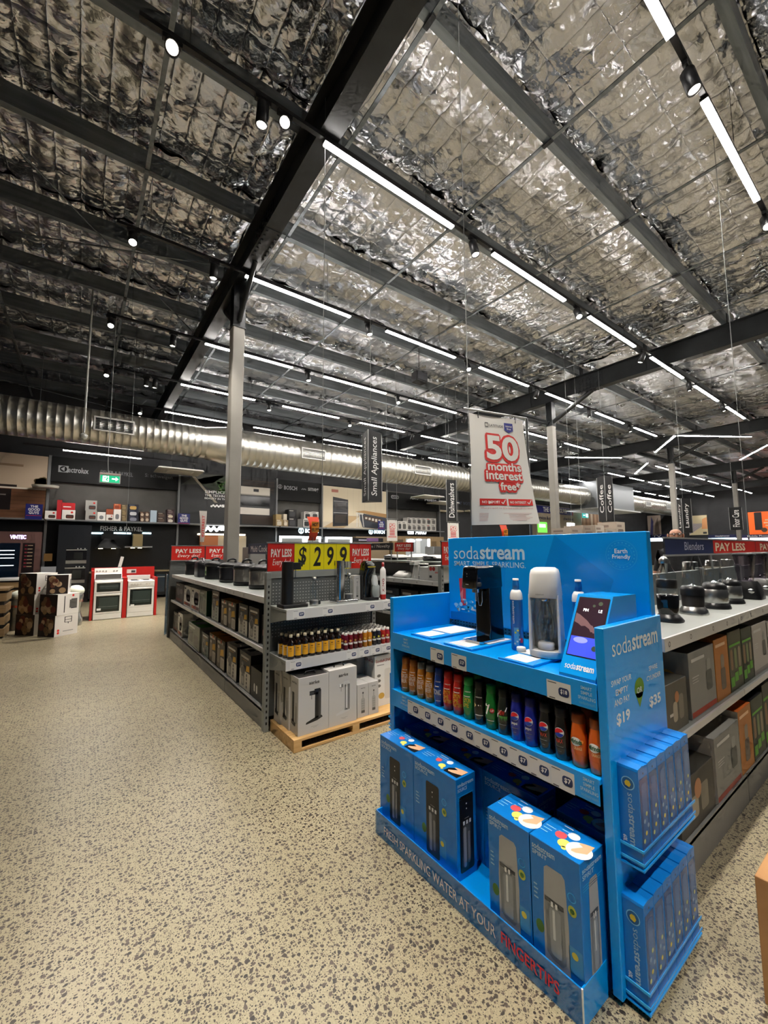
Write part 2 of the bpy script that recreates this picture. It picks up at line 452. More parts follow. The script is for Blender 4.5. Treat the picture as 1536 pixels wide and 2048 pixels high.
for x in [v*RS for v in (-4.2, -2.7, -1.15, .33, 1.80, 3.28, 4.84, 6.4, 7.9, 9.5, 11.0, 12.5, 14.2, 16.5, 18.5, 20.5, 24, 27)]:
    mb = MB(); mb.box(x-.024, x+.024, YA, YB, ZPB-.014, ZPB-.001, GALV)
    for y in PURL:
        if -2 < y < 16 and x < 20: mb.box(x-.027, x+.027, y-.02, y+.11, ZPB-.03, ZPB-.012, DK if (int(y*10) % 3 == 0) else GALV)
    mb.build('bridging_bar', ceiling)
mb = MB()
for a, b in (((-4.9, 1.6, 6.68), (1.8, 9.9, 6.68)), ((-6.1, 10.3, 6.66), (1.8, 7.2, 6.66)), ((-6.1, 14.6, 6.66), (1.8, 17.4, 6.66))):
    MBx = MB(); MBx.tube([a, b], .012, GALV, 6); MBx.build('brace_rod', ceiling)

COLUMN_Y = 6.93; BZ = rz(4.97); BT = rz(5.35)
for i, x in enumerate(BEAM_X):
    r = thing('roof_beam', ['black steel roof beam crossing over the wooden crates side', 'black steel roof beam carried by the column beside the cooker shelves', 'black steel roof beam carried by the column behind the interest free banner',
        'black steel roof beam carried by the third grey column', 'black steel roof beam carried by the fourth grey column', 'black steel roof beam beside the far end wall'][i], 'beam', (x, 0, BZ), kind='structure')
    mb = MB(); mb.box(x-.115, x+.115, YA, YB, BZ, BZ+.018, BLACKSTEEL); mb.build('lower_flange', r, (x, 0, BZ))
    mb = MB(); mb.box(x-.008, x+.008, YA, YB, BZ+.018, BT-.018, BLACKSTEEL); mb.build('web', r, (x, 0, BZ))
    mb = MB(); mb.box(x-.115, x+.115, YA, YB, BT-.018, BT, BLACKSTEEL); mb.build('upper_flange', r, (x, 0, BZ))
    for y in PURL:
        if 0 < y < 17 and x < 25:
            mb = MB(); mb.box(x-.09, x+.09, y-.014, y, ZPB, ZPT-.03, BLACKSTEEL); mb.box(x-.012, x+.012, y-.012, y+.03, BZ+.02, BT-.02, BLACKSTEEL)
            mb.build('purlin_cleat', r, (x, 0, BZ))
    if i in (1, 2):
        mb = MB(); mb.box(x-.018, x+.018, 5.3, 6.05, BZ+.04, BT-.04, BLACKSTEEL); mb.box(x-.12, x+.12, 5.3, 6.05, BZ-.012, BZ, BLACKSTEEL)
        for yy in np.arange(5.36, 6.03, .1):
            for zz in np.arange(BZ+.09, BT-.07, .08): mb.box(x-.034, x+.034, yy-.015, yy+.015, zz-.015, zz+.015, DK)
            for xx in (x-.08, x+.08): mb.box(xx-.015, xx+.015, yy-.015, yy+.015, BZ-.03, BZ-.011, DK)
        mb.build('splice_plate', r, (x, 0, BZ))
    if 1 <= i <= 4:
        c = thing('steel_column', {1: 'grey steel column rising behind the multi cookers', 2: 'grey steel column behind the interest free banner', 3: 'grey steel column behind the bald man',
            4: 'slim grey steel column by the vertical floor care sign'}[i], 'column', (x, COLUMN_Y, 0), kind='structure')
        y = COLUMN_Y; h = .10; top = rz(4.42)
        mb = MB(); mb.box(x-h, x+h, y-h, y+h, 0, top, COLGREY, .012); mb.build('shaft', c, (x, y, 0))
        mb = MB(); mb.box(x-.15, x+.15, y-.15, y+.15, 0, .02, COLGREY); mb.build('base_plate', c, (x, y, 0))
        mb = MB()
        mb.box(x-h, x+h, y-h, y-h+.012, top, BZ, BLACKSTEEL); mb.box(x-h, x+h, y+h-.012, y+h, top, BZ, BLACKSTEEL)
        mb.box(x-.006, x+.006, y-h, y+h, top, BZ, BLACKSTEEL); mb.box(x-h-.01, x+h+.01, y-h-.01, y+h+.01, top-.012, top+.012, BLACKSTEEL)
        mb.build('column_head', c, (x, y, 0))
        for s in (-1, 1):
            if i == 1:
                mb = MB(); mb.extrude([(x-.006, y+s*h, rz(4.5)), (x-.006, y+s*h, BZ), (x-.006, y+s*(h+.75), BZ)], (0, 0, 0), (.012, 0, 0), BLACKSTEEL)
                mb.tube([(x, y+s*h, rz(4.5)), (x, y+s*(h+.75), BZ-.01)], .04, BLACKSTEEL, 6)
            else:
                mb = MB(); mb.tube([(x, y+s*.05, rz(4.5)), (x, y+s*1.35, BZ)], .065, BLACKSTEEL, 8)
            mb.build('knee_brace', c, (x, y, 0))

# ------------------------------------------------------------------ lighting
LEDM = mat('led_diffuser', 'ffffff', .4, 0, LED_POWER, emit_col='fff9f2')
LENS = mat('spot_lens', 'ffffff', .3, 0, 60.0, emit_col='fff0dc')
TRACKBLK = mat('track_black', '141416', .45)
LZ = rz(4.90); BL = 2.02; BP = 2.12*RS
def make_batten():
    r = thing('led_batten', 'white glowing LED batten clipped to a black ceiling track', 'light', (0, 0, LZ), 'LED battens on the ceiling tracks')
    mb = MB(); mb.box(0, BL, -.036, .036, LZ+.010, LZ+.047, TRACKBLK); mb.build('housing', r, (0, 0, LZ))
    mb = MB(); mb.box(.008, BL-.008, -.031, .031, LZ-.006, LZ+.010, LEDM); mb.build('diffuser', r, (0, 0, LZ))
    return r
batten = make_batten(); batten_used = [False]
def place_batten(x, y, z=LZ, rz=0.0, lbl=None):
    if not batten_used[0]:
        batten_used[0] = True; tag(batten, lbl); batten.location = (x, y, z); batten.rotation_euler.z = rz; ORG[batten.name] = Vector((x, y, z)); return batten
    return copy_tree(batten, (x, y, z), rz, lbl)
def make_spot(lbl):
    r = thing('track_spotlight', lbl, 'spotlight', (0, 0, 0), 'black spotlights on the ceiling tracks')
    mb = MB(); mb.box(-.08, .08, -.022, .022, .0, .0465, TRACKBLK, .004); mb.tube([(0, 0, .0), (0, 0, -.055)], .016, TRACKBLK, 8); mb.build('adapter', r)
    T = Matrix.Translation((0, 0, -.05))
    mb = MB(T); mb.lathe([(.0, .035), (.054, .035), (.06, .028), (.06, -.19), (.052, -.193), (.048, -.175), (.0, -.175)], TRACKBLK, n=16); mb.build('lamp_body', r)
    mb = MB(T); mb.lathe([(.0, -.178), (.046, -.178)], LENS, n=16); mb.build('lens', r)
    return r
spot0 = make_spot('black cylinder spotlight hanging from a ceiling track'); spot_used = [False]
def place_spot(x, y, tilt=0.0, az=0.0, lamp=True, power=1.0, z=LZ, lbl=None):
    if not spot_used[0]: spot_used[0] = True; r = spot0
    else: r = copy_tree(spot0)
    r.location = (x, y, z); ORG[r.name] = Vector((x, y, z)); tag(r, lbl)
    q = Matrix.Rotation(az, 4, 'Z') @ Matrix.Rotation(-tilt, 4, 'Y')
    for ch in r.children:
        if not ch.name.startswith('adapter'):
            ch.matrix_local = Matrix.Translation((0, 0, -.05)) @ q @ Matrix.Translation((0, 0, .05))
    if lamp:
        l = bpy.data.lights.new('spot_beam', 'SPOT'); l.energy = SPOT_POWER*power; l.spot_size = math.radians(62); l.spot_blend = .7; l.shadow_soft_size = .046
        l.color = (1.0, .93, .84)
        lo = bpy.data.objects.new('spot_beam', l); COL.objects.link(lo); lo.parent = r
        lo.matrix_local = Matrix.Translation((0, 0, -.05)) @ q @ Matrix.Translation((0, 0, -.2))
    return r
WT = rz(5.70)                                     # where hangers meet the roof lining
def track(x0, x1, y, lbl, z=LZ):
    mb = MB(); mb.box(x0, x1, y-.024, y+.024, z+.046, z+.090, TRACKBLK)
    o = mb.build('light_track', None, (x0, y, z+.046), lbl, 'light track', 'black light tracks under the roof beams')
    w = MB()
    for x in np.arange(x0+.4, x1, BP):
        w.tube([(x, y, z+.08), (x, y, WT)], .003, DK, 4)
    w.build('hanger_wires', o, (x0, y, z+.046), kind='stuff')
    return o
LINES = [v*RS for v in (-1.28, .78, 2.72, 4.72, 6.72, 8.70, 10.68)]  # first row and its spotlights lie out of view, added for light
TOCAM = math.radians(180+53)
def aim(x, y): return math.atan2(-y, -x)
left_spots = {2.72: [(.31, .75, 1), (.915, .08, 0), (1.085, .72, 1)], 4.72: [(.265, .5, 1), (1.065, .05, 0)], 6.72: [(.17, .55, 1), (.967, .1, 0)],
              8.70: [(.2, .5, 1), (.83, .05, 0), (.975, .15, 0)], 10.68: [(.92, .45, 1)], .78: [(.3, .27, 2), (1.0, .12, 2)], -1.28: [(.3, .2, 0), (1.0, .1, 0)]}
left_spots = {round(k*RS, 3): [(x*RS, t, c) for x, t, c in v] for k, v in left_spots.items()}
for li, y in enumerate(LINES):
    n = len(LINES)-1-li; row = 'light row over the silver duct' if n == 0 else '%s light row before the silver duct' % ORD[n-1]
    track((.12 if y > 2 else -.2)*RS, 14.0*RS, y, 'black ceiling track of the '+row)
    for k in range(6):
        if y < 0 and k == 0: continue
        place_batten(1.42*RS+BP*k, y, lbl='LED batten, %s from the cooker column beam, %s' % (ORD[k], row))
        if k < 5 and -2 < y < 17:
            c = (k*7+int(y*3)) % 4
            place_spot(1.42*RS+BP*k+BL+.41, y, (.12, .35, .5, .2)[c], (aim(3, y) if c == 2 else c*1.7), lamp=(k < 3), power=.45, lbl='black spotlight after the %s LED batten, %s' % (ORD[k], row))
    for si, (x, tl, cm) in enumerate(left_spots.get(round(y, 3), [])):
        place_spot(x, y, tl, aim(x, y) if cm == 1 else (math.atan2(1.35-y, 1.8-x) if cm == 2 else 2.0), True, (1.0, .3, .85)[cm]*(1.6 if y > 7 else 1.0), lbl='black spotlight, %s from the free track end, %s' % (ORD[si], row))
for li, y in enumerate(LINES[:2]):                 # invented spotlight tracks out of view behind the camera, added for their light
    track(-8.2, -1.6, y, 'black spotlight track over the open aisle, %s row from the front' % ORD[li])
    for k in range(2): place_spot(-7.2+2.2*k, y, .15, 1.0+k, True, .3, lbl='black spotlight over the open aisle, %s on the %s track' % (ORD[k], ORD[li]))
for li, y in enumerate((.78*RS, 6.53*RS, 8.38*RS, 10.18*RS)):
    track(24.8, 45.0, y, 'black ceiling track over the far departments, %s row from the orange poster' % ORD[li])
    for k in range(7): place_batten(25.0+2.85*k, y, lbl='far LED batten, %s along the %s far row from the orange poster' % (ORD[k], ORD[li]))
def pendant(p, q, z, lbl):
    d = Vector((q[0]-p[0], q[1]-p[1], 0)); L_ = d.length; a = math.atan2(d.y, d.x)
    r = thing('pendant_light', lbl, 'light', (p[0], p[1], z), 'angled pendant light bars'); r.rotation_euler.z = a
    mb = MB(); mb.box(0, L_, -.03, .03, .01, .06, TRACKBLK); mb.build('housing', r)
    mb = MB(); mb.box(0.01, L_-.01, -.026, .026, -.003, .01, LEDM); mb.build('diffuser', r)
    mb = MB(); mb.tube([(.1, 0, .05), (.1, 0, WT-z)], .003, DK, 4); mb.tube([(L_-.1, 0, .05), (L_-.1, 0, WT-z)], .003, DK, 4); mb.build('hanger_wire', r)
    for o in r.children: o.location = (0, 0, 0)
for pi_, (p, q) in enumerate((((14.33, 5.08), (12.65, 3.98)), ((12.70, 3.94), (14.48, 2.81)), ((17.83, 7.08), (15.89, 5.88)), ((17.98, 3.83), (16.03, 2.76)), ((12.66, 7.1), (14.28, 6.05)))):
    pendant([v*RS for v in p], [v*RS for v in q], rz(4.6), ['angled pendant bar forming one arm of the lit corner', 'angled pendant bar forming the other arm of the lit corner', 'short angled pendant bar beside the third column', 'angled pendant bar beyond the lit corner by the third beam', 'angled pendant bar above the Coffee sign'][pi_])
track(-1.5, 3.2, 15.3, 'short black track with battens in front of the kitchen display wall', 4.62)
place_batten(-.6, 15.3, 4.62, lbl='single LED batten on the short track before the kitchen wall')

# ------------------------------------------------------------------ air ducts
DUCTM = mat('spiral_duct_metal', 'd3d1c9', .36, 1.0)
DY, DZ = 10.35*RS, rz(4.2)
def along_x(x, y=DY, z=DZ): return Matrix.Translation((x, y, z)) @ Matrix.Rotation(math.pi/2, 4, 'Y')
def spiral(x0, x1, r, step=.14):
    pr = []; x = x0
    while x < x1-step:
        pr += [(r, x-x0), (r, x-x0+step-.022), (r+.007, x-x0+step-.014), (r+.007, x-x0+step-.008)]; x += step
    pr.append((r, x1-x0)); return pr
duct = thing('air_duct', 'big round spiral-seam silver air duct hung in front of the kitchen wall', 'duct', (-8.5, DY, DZ))
for (x0, x1, r) in ((-8.5, 3.05, .508), (3.73, 27.0, .61)):
    mb = MB(along_x(x0)); mb.lathe(spiral(x0, x1, r, .19 if x0 < 0 else .22), DUCTM, n=28); mb.build('duct_pipe', duct, (-8.5, DY, DZ))
mb = MB(along_x(3.05)); mb.lathe([(.508, 0), (.522, .04), (.624, .64), (.61, .68)], DUCTM, n=28); mb.build('reducer', duct, (-8.5, DY, DZ))
GRFR = K('d9d9d6', .4); GRDK = K('3a3d40', .5)
for gx, gr in ((.57, .508), (6.7, .61), (12.07, .61), (18.3, .61)):
    y = DY-gr-.03; zc = DZ; G_ = .48; H_ = .20
    mb = MB(); mb.box(gx-G_, gx+G_, y, y+.08, zc-H_, zc-H_+.04, GRFR); mb.box(gx-G_, gx+G_, y, y+.08, zc+H_-.04, zc+H_, GRFR)
    mb.box(gx-G_, gx-G_+.04, y, y+.08, zc-H_+.04, zc+H_-.04, GRFR); mb.box(gx+G_-.04, gx+G_, y, y+.08, zc-H_+.04, zc+H_-.04, GRFR); mb.box(gx-G_+.04, gx+G_-.04, y+.045, y+.08, zc-H_+.04, zc+H_-.04, BLACK)
    g = mb.build('grille', duct, (-8.5, DY, DZ))
    mb = MB()
    for k in range(7): mb.box(gx-G_+.04, gx+G_-.04, y+.006, y+.04, zc-.146+k*.046, zc-.135+k*.046, GRDK if gx < 5 else GREY)
    mb.build('grille_louvres', g, (-8.5, DY, DZ))
for x in np.arange(-7.5, 26, 3.2):
    mb = MB(); mb.tube([(x, DY, DZ+.5), (x, DY, WT)], .008, GALV, 5); mb.build('hanger_rod', duct, (-8.5, DY, DZ))
d2 = thing('plenum_box', 'grey sheet-metal plenum box where two ducts meet', 'duct', (27.0, DY, 4.3))
mb = MB(); mb.box(27.0, 32.5, DY-.95, DY+.95, 4.3, 6.08, K('7c8084', .4, .6), .02); mb.build('casing', d2, (27.0, DY, 4.3))
mb = MB(); mb.box(26.7, 32.8, DY-1.25, DY+1.25, 4.2, 4.29, K('b9bab8', .5)); mb.build('drip_tray', d2, (27.0, DY, 4.3))
d3 = thing('air_duct', 'round silver duct running from the plenum box to the far wall', 'duct', (32.5, DY, DZ))
mb = MB(along_x(32.5)); mb.lathe(spiral(32.5, 45.3, .61, .34), DUCTM, n=24); mb.build('duct_pipe', d3, (32.5, DY, DZ))
for gx in (35.9, 40, 44):
    y = DY-.64
    mb = MB(); mb.box(gx-.48, gx+.48, y, y+.08, DZ-.21, DZ+.21, GRFR); mb.box(gx-.42, gx+.42, y-.004, y, DZ-.15, DZ+.15, GREY); mb.build('grille', d3, (32.5, DY, DZ))
for i, (x, y) in enumerate(((6.69, 7.53), (17.38, 7.58))):
    zs = rz(4.72)
    s = thing('ceiling_speaker', ['black box speaker hung over the small appliance aisle', 'black box speaker hung past the second roof beam'][i], 'speaker', (x, y, zs))
    mb = MB(); mb.extrude([(x-.18, y-.12, zs), (x+.18, y-.12, zs), (x+.15, y+.12, zs), (x-.15, y+.12, zs)], (0, 0, 0), (0, 0, .25), TRACKBLK); mb.build('cabinet', s, (x, y, zs))
    mb = MB(); mb.box(x-.15, x+.15, y-.13, y-.12, zs+.03, zs+.22, K('2b2c2f', .8)); mb.build('grille_cloth', s, (x, y, zs))
    mb = MB(); mb.tube([(x, y, zs+.24), (x, y, WT)], .006, DK, 5); mb.build('hanger_wire', s, (x, y, zs))
# ================================================================== helpers for products
def fx(X, mb=None, eps=.0006): return Face((X, 0, 0), (0, -1, 0), (0, 0, 1), mb, eps)     # faces -X; x = -Y
def fy(Y, mb=None, eps=.0006): return Face((0, Y, 0), (1, 0, 0), (0, 0, 1), mb, eps)      # faces -Y; x = X
def fzx(Z, mb=None, eps=.0006): return Face((0, 0, Z), (0, -1, 0), (1, 0, 0), mb, eps)    # top, read from -X; x = -Y, y = X
def fzy(Z, mb=None, eps=.0006): return Face((0, 0, Z), (1, 0, 0), (0, 1, 0), mb, eps)     # top, read from -Y
class CylFace(Face):
    """print wrapped round an upright body: rad(z) gives its radius; x runs along the curve, y is height"""
    def __init__(s, cx, cy, rad, a0, mb=None, eps=.0008):
        Face.__init__(s, (0, 0, 0), (1, 0, 0), (0, 0, 1), mb, eps); s.c = (cx, cy); s.rad = rad; s.a0 = a0
    def P(s, x, y, l=None):
        R = s.rad(y); a = s.a0 + x/max(R, .004); R += s.eps*(l or s.l)
        return (s.c[0]+R*math.cos(a), s.c[1]+R*math.sin(a), y)
    def rect(s, x0, y0, x1, y1, m, l=None, nx=8, ny=3):
        vs = [s.P(x0+(x1-x0)*i/nx, y0+(y1-y0)*j/ny, l) for j in range(ny+1) for i in range(nx+1)]
        s.mb.add(vs, [(j*(nx+1)+i, j*(nx+1)+i+1, (j+1)*(nx+1)+i+1, (j+1)*(nx+1)+i) for j in range(ny) for i in range(nx)], m, True); return s
    def disc(s, cx, cy, rx, m, ry=None, l=None, n=16, a0=0.0, a1=2*math.pi):
        ry = ry or rx; vs = [s.P(cx, cy, l)]; K_ = 3
        for k in range(1, K_+1):
            for i in range(n+1):
                a = a0+(a1-a0)*i/n; vs.append(s.P(cx+rx*k/K_*math.cos(a), cy+ry*k/K_*math.sin(a), l))
        fs = [(0, 1+i, 2+i) for i in range(n)]
        for k in range(K_-1):
            b = 1+k*(n+1)
            fs += [(b+i, b+n+1+i, b+n+2+i, b+i+1) for i in range(n)]
        s.mb.add(vs, fs, m, True); return s
def loft(mb, secs, m, n=4, cap=True, smooth=True):
    """sections (z, cx, cy, hx, hy, r): rounded rectangles joined bottom to top"""
    rings = []
    for (z, cx, cy, hx, hy, r) in secs:
        r = min(r, hx*.999, hy*.999); ring = []
        for sx, sy, a0 in ((1, -1, -90), (1, 1, 0), (-1, 1, 90), (-1, -1, 180)):
            for j in range(n+1):
                a = math.radians(a0+90*j/n); ring.append((cx+sx*(hx-r)+r*math.cos(a), cy+sy*(hy-r)+r*math.sin(a), z))
        rings.append(ring)
    k = len(rings[0]); vs = [p for q in rings for p in q]
    fs = [(j*k+i, j*k+(i+1) % k, (j+1)*k+(i+1) % k, (j+1)*k+i) for j in range(len(rings)-1) for i in range(k)]
    mb.add(vs, fs, m, smooth)
    if cap: mb.add(vs, [tuple(reversed(range(k))), tuple(range((len(rings)-1)*k, len(rings)*k))], m)
    return mb
def price_tag(f, x0, y0, x1, y1, price='$7', l=2, fine=True):
    w = x1-x0; h = y1-y0
    f.rect(x0, y0, x1, y1, TAGW, l)
    if fine:
        f.rect(x0+w*.05, y0+h*.88, x0+w*.42, y0+h*.92, INK, l+1); f.rect(x0+w*.1, y0+h*.05, x0+w*.35, y0+h*.10, INK, l+1)
    f.rrect(x0+w*.5, y0+h*.28, x0+w*.93, y0+h*.74, h*.16, PRICE, l+1)
    f.text(price, x0+w*.58, y0+h*.38, x0+w*.86, y0+h*.66, WHITE, .02, l=l+2, res=1)
TAGW = K('dcdad6', .5)
SBLUE = mat('display_blue', '009bf0', .28, coat=.3); SBLUE2 = mat('carton_blue', '0478cc', .35, coat=.2); SDEEP = K('0560ad', .4); SCY = K('37b4f2', .4)
SGREY = K('9aa0a4', .45); PANELTXT = K('dfe6ea', .4)

def soda_logo(f, x0, y0, x1, y1, m, l=2, res=3, rot=0):
    if rot == 0:
        c = x0+(x1-x0)*.40
        f.text('soda', x0, y0, c-.008*(x1-x0), y1, m, -.004, l=l, res=res)
        f.text('stream', c+.008*(x1-x0), y0, x1, y0+(y1-y0)*.93, m, .022, l=l, res=res)
    else:
        c = y1-(y1-y0)*.40
        f.text('soda', x0, c+.008*(y1-y0), x1, y1, m, -.004, l=l, res=res, rot=-90)
        f.text('stream', x0, y0, x0+(x1-x0)*.93, c-.008*(y1-y0), m, .022, l=l, res=res, rot=-90)

# ================================================================== blue sparkling-water display
O = (1.43, 1.42, 0)
disp = thing('promotional_display', 'bright blue sparkling-water display stand with header board, shelves and side panels', 'display stand', O)
mb = MB(); mb.box(1.6, 2.135, .78, .815, .02, 1.30, SBLUE, .003); sp = mb.build('side_panel', disp, O)
f = fy(.78, eps=.0005); soda_logo(f, 1.66, 1.185, 2.085, 1.252, PANELTXT); f.build('brand_lettering', sp)
f = fy(.78, eps=.0005); f.text('SWAP YOUR', 1.640, 1.077, 1.810, 1.099, PANELTXT, .012).text('EMPTY', 1.672, 1.039, 1.776, 1.061, PANELTXT, .012).text('AND PAY', 1.657, 1.001, 1.786, 1.025, PANELTXT, .012)
f.text('$19', 1.667, .924, 1.780, .972, PANELTXT, .03); f.build('swap_price_lettering', sp)
f = fy(.78, eps=.0005); f.text('SPARE', 1.978, 1.078, 2.066, 1.098, PANELTXT, .012).text('CYLINDER', 1.950, 1.040, 2.096, 1.060, PANELTXT, .012).text('$35', 1.963, .926, 2.080, .974, PANELTXT, .03); f.build('spare_price_lettering', sp)
LEAF = K('5b8a1e', .45); f = fy(.78, eps=.0005)
f.disc(1.876, 1.03, .044, LEAF, .040, n=24); f.poly([(1.838, 1.012), (1.872, .953), (1.915, 1.012)], LEAF); f.text('OR', 1.850, 1.010, 1.900, 1.034, PANELTXT, .01, l=3)
f.build('drop_badge', sp)
mb = MB(); mb.box(1.6, 2.135, 2.075, 2.11, .02, 1.30, SBLUE, .003); mb.build('side_panel', disp, O)
mb = MB(); mb.box(2.08, 2.125, .795, 2.06, 1.125, 1.68, SBLUE, .003); hd = mb.build('header_board', disp, O)
f = fx(2.08, eps=.0005)
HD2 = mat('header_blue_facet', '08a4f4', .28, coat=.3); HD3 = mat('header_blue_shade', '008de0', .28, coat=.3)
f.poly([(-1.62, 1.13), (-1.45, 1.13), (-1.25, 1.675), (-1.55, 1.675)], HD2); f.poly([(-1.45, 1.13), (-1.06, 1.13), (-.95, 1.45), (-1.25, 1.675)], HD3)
soda_logo(f, -2.003, 1.537, -1.440, 1.622, K('cfeaf8', .4), l=3)
f.text('SMART. SIMPLE. SPARKLING.', -2.003, 1.490, -1.436, 1.523, K('d5ecf8', .4), .004, l=3)
for r0, r1 in ((.0695, .0715), (.048, .0495)): f.ring(-.909, 1.570, r0, r1, SCY, 3)
f.text('Earth', -.938, 1.578, -.880, 1.600, WHITE, .014, l=3).text('Friendly', -.950, 1.546, -.868, 1.572, WHITE, .014, l=3)
for i in range(22):
    a = math.radians(i*360/22); f.rect(-.909+.059*math.cos(a)-.003, 1.570+.059*math.sin(a)-.003, -.909+.059*math.cos(a)+.003, 1.570+.059*math.sin(a)+.003, SCY, 3)
GP = K('d23a44', .4); IC = K('e9f3f8', .3)
f.poly([(-1.962, 1.405), (-1.90, 1.410), (-1.905, 1.23), (-1.945, 1.225)], GP, 3); f.poly([(-1.955, 1.30), (-1.925, 1.34), (-1.93, 1.25)], K('f08a86', .4), 4)
for i in range(26):
    a = random.random(); f.disc(-2.0+a*.22, 1.19+random.random()*.09*(1-abs(a-.4)), .006+.018*random.random(), [IC, SCY, K('a8d9f2', .3)][i % 3], .004+.012*random.random(), l=4+i % 3, n=8)
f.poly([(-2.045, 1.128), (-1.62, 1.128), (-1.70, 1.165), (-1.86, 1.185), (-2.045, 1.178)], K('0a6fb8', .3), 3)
f.build('lettering', hd)
PEG = K('7d8184', .45, .3)
mb = MB(); mb.box(2.10, 2.125, .815, 2.075, .05, 1.125, PEG); pb = mb.build('peg_panel', disp, O)
f = fx(2.10, eps=.0008)
for i in range(48):
    for j in range(2): f.rrect(-2.055+i*.026, 1.092+j*.018, -2.043+i*.026, 1.099+j*.018, .003, BLACK, 1, 2)
f.build('peg_slots', pb, kind='stuff')
for zt, xf, zb, nm in ((1.085, 1.6, .988, 'top_shelf'), (.748, 1.585, .656, 'syrup_shelf')):
    mb = MB(); mb.box(xf, 2.10, .815, 2.075, zt-.022, zt, SBLUE, .002); sh = mb.build(nm, disp, O)
    mb = MB(); mb.box(xf-.006, xf, .815, 2.075, zb, zt+.003, SBLUE, .0015); mb.build('fascia', sh, O)
    f = fx(xf-.006, eps=.0006)
    for ya, yb in ((.888, .818), (1.985, 1.912)):
        zz = zb+.012; g = K('b9dcef', .4)
        for t, k in (('SMART', 3), ('SIMPLE', 2), ('SPARKLING', 1)):
            ww = {'SMART': .044, 'SIMPLE': .044, 'SPARKLING': .068}[t]; c = -(ya+yb)/2
            f.text(t, c-ww/2, zz+k*.019, c+ww/2, zz+k*.019+.0125, g, .006, l=1)
        f.text('sodastream', -ya+.004, zz+.001, -yb-.002, zz+.013, K('62b4e4', .4), .006, l=1)
    f.build('slogan_lettering', sh, kind='stuff')
    tags = [(1.731, 1.627, '$299'), (1.570, 1.466, '$129'), (1.021, .916, '$18')] if nm == 'top_shelf' else [(1.917-i*.1008, 1.917-(i+1)*.1008+.0004, '$7') for i in range(10)]
    for ya, yb, p in tags:
        f = fx(xf-.006, eps=.0006); price_tag(f, -ya, .986 if nm == 'top_shelf' else .653, -yb, 1.060 if nm == 'top_shelf' else .730, p, 1); f.build('price_label', sh)
mb = MB(); mb.box(1.435, 2.10, .8368, 2.0232, .0, .07, SBLUE); bt = mb.build('base_tray', disp, O)
mb = MB(); mb.box(1.428, 1.434, .83, 2.03, .0, .125, SBLUE, .0015); mb.box(1.434, 1.6, .83, .836, .0, .125, SBLUE, .0015); mb.box(1.434, 1.6, 2.024, 2.03, .0, .125, SBLUE, .0015); mb.build('tray_lip', bt, O)
ACR = clear_mat('acrylic_edge', 'e6eff5', .06, .02, .22)
mb = MB(); mb.box(1.424, 1.4275, .826, 2.033, .002, .129, ACR); mb.build('acrylic_guard', bt, O)
f = fx(1.4237, eps=.0004); f.text('FRESH SPARKLING WATER AT YOUR', -1.946, .036, -1.187, .079, PANELTXT, .004); f.build('lettering', bt); f = fx(1.4237, eps=.0004); f.text('FINGERTIPS', -1.160, .042, -.911, .085, K('d8324a', .4), .02); f.build('red_lettering', bt)
f = MB(); f.tube([(1.426, .828, .003), (1.426, .828, .13)], .0035, K('dfe7ea', .2), 6); f.build('corner_trim', bt, O)

# --- things on the top shelf
def card_tray(x0, x1, y0, y1, lbl, lay='a'):
    r = thing('product_card_tray', lbl, 'tray', (x0, y0, 1.085))
    mb = MB(); mb.box(x0, x1, y0, y1, 1.0845, 1.097, SBLUE, .002); mb.build('tray_base', r, (x0, y0, 1.085))
    mb = MB(); a = x0+(x1-x0)*.42; mb.box(a, x1-.012, y0+.012, y1-.012, 1.0968, 1.1005, WHITE); mb.build('white_pad', r, (x0, y0, 1.085))
    f = fzx(1.097, eps=.0006); f.rect(-y1+.03, x0+.012, -y0-.04, a-.015, WHITE, 1)
    for k in range(4): f.rect(-y1+.045, x0+.03+k*.022, -y0-.08-.02*(k % 2), x0+.036+k*.022, LGREY, 2)
    f.build('info_card', r)
card_tray(1.64, 2.03, 1.765, 1.955, 'blue tray with a white pad and no machine on it')
card_tray(1.62, 1.965, 1.447, 1.655, 'blue card tray under the black soda maker')
card_tray(1.605, 1.935, 1.09, 1.278, 'blue card tray under the white soda maker')
GBLK = mat('gloss_black', '07080b', .12, coat=.6)
r = thing('soda_maker', 'tall glossy black soda maker with chrome nozzle on the blue display', 'soda maker', (1.82, 1.535, 1.1)); O2 = (1.82, 1.535, 1.1)
mb = MB(); loft(mb, [(1.100, 1.825, 1.535, .105, .056, .012), (1.112, 1.825, 1.535, .105, .056, .012)], CHROME); mb.build('base_plate', r, O2)
mb = MB(); loft(mb, [(1.112, 1.868, 1.535, .062, .053, .012), (1.25, 1.866, 1.535, .060, .051, .012), (1.395, 1.862, 1.535, .060, .050, .012)], GBLK); mb.build('column', r, O2)
mb = MB(); loft(mb, [(1.388, 1.812, 1.535, .112, .050, .014), (1.394, 1.812, 1.535, .116, .053, .014), (1.497, 1.816, 1.535, .110, .050, .014), (1.508, 1.816, 1.535, .104, .044, .014), (1.511, 1.816, 1.535, .08, .03, .012)], GBLK)
hd_ = mb.build('head', r, O2)
f = fx(1.695, eps=.0008); f.rect(-1.552, 1.410, -1.530, 1.4135, K('b9bcc0', .3), 1); f.disc(-1.54, 1.468, .003, GREY, n=8); f.disc(-1.54, 1.455, .003, GREY, n=8); f.build('lettering', hd_)
mb = MB(); mb.tube([(1.757, 1.535, 1.390), (1.757, 1.535, 1.366)], .020, CHROME, 16); mb.tube([(1.757, 1.535, 1.37), (1.757, 1.535, 1.318)], .004, K('dfe3e6', .2), 8); nz_ = mb.build('nozzle', r, O2)
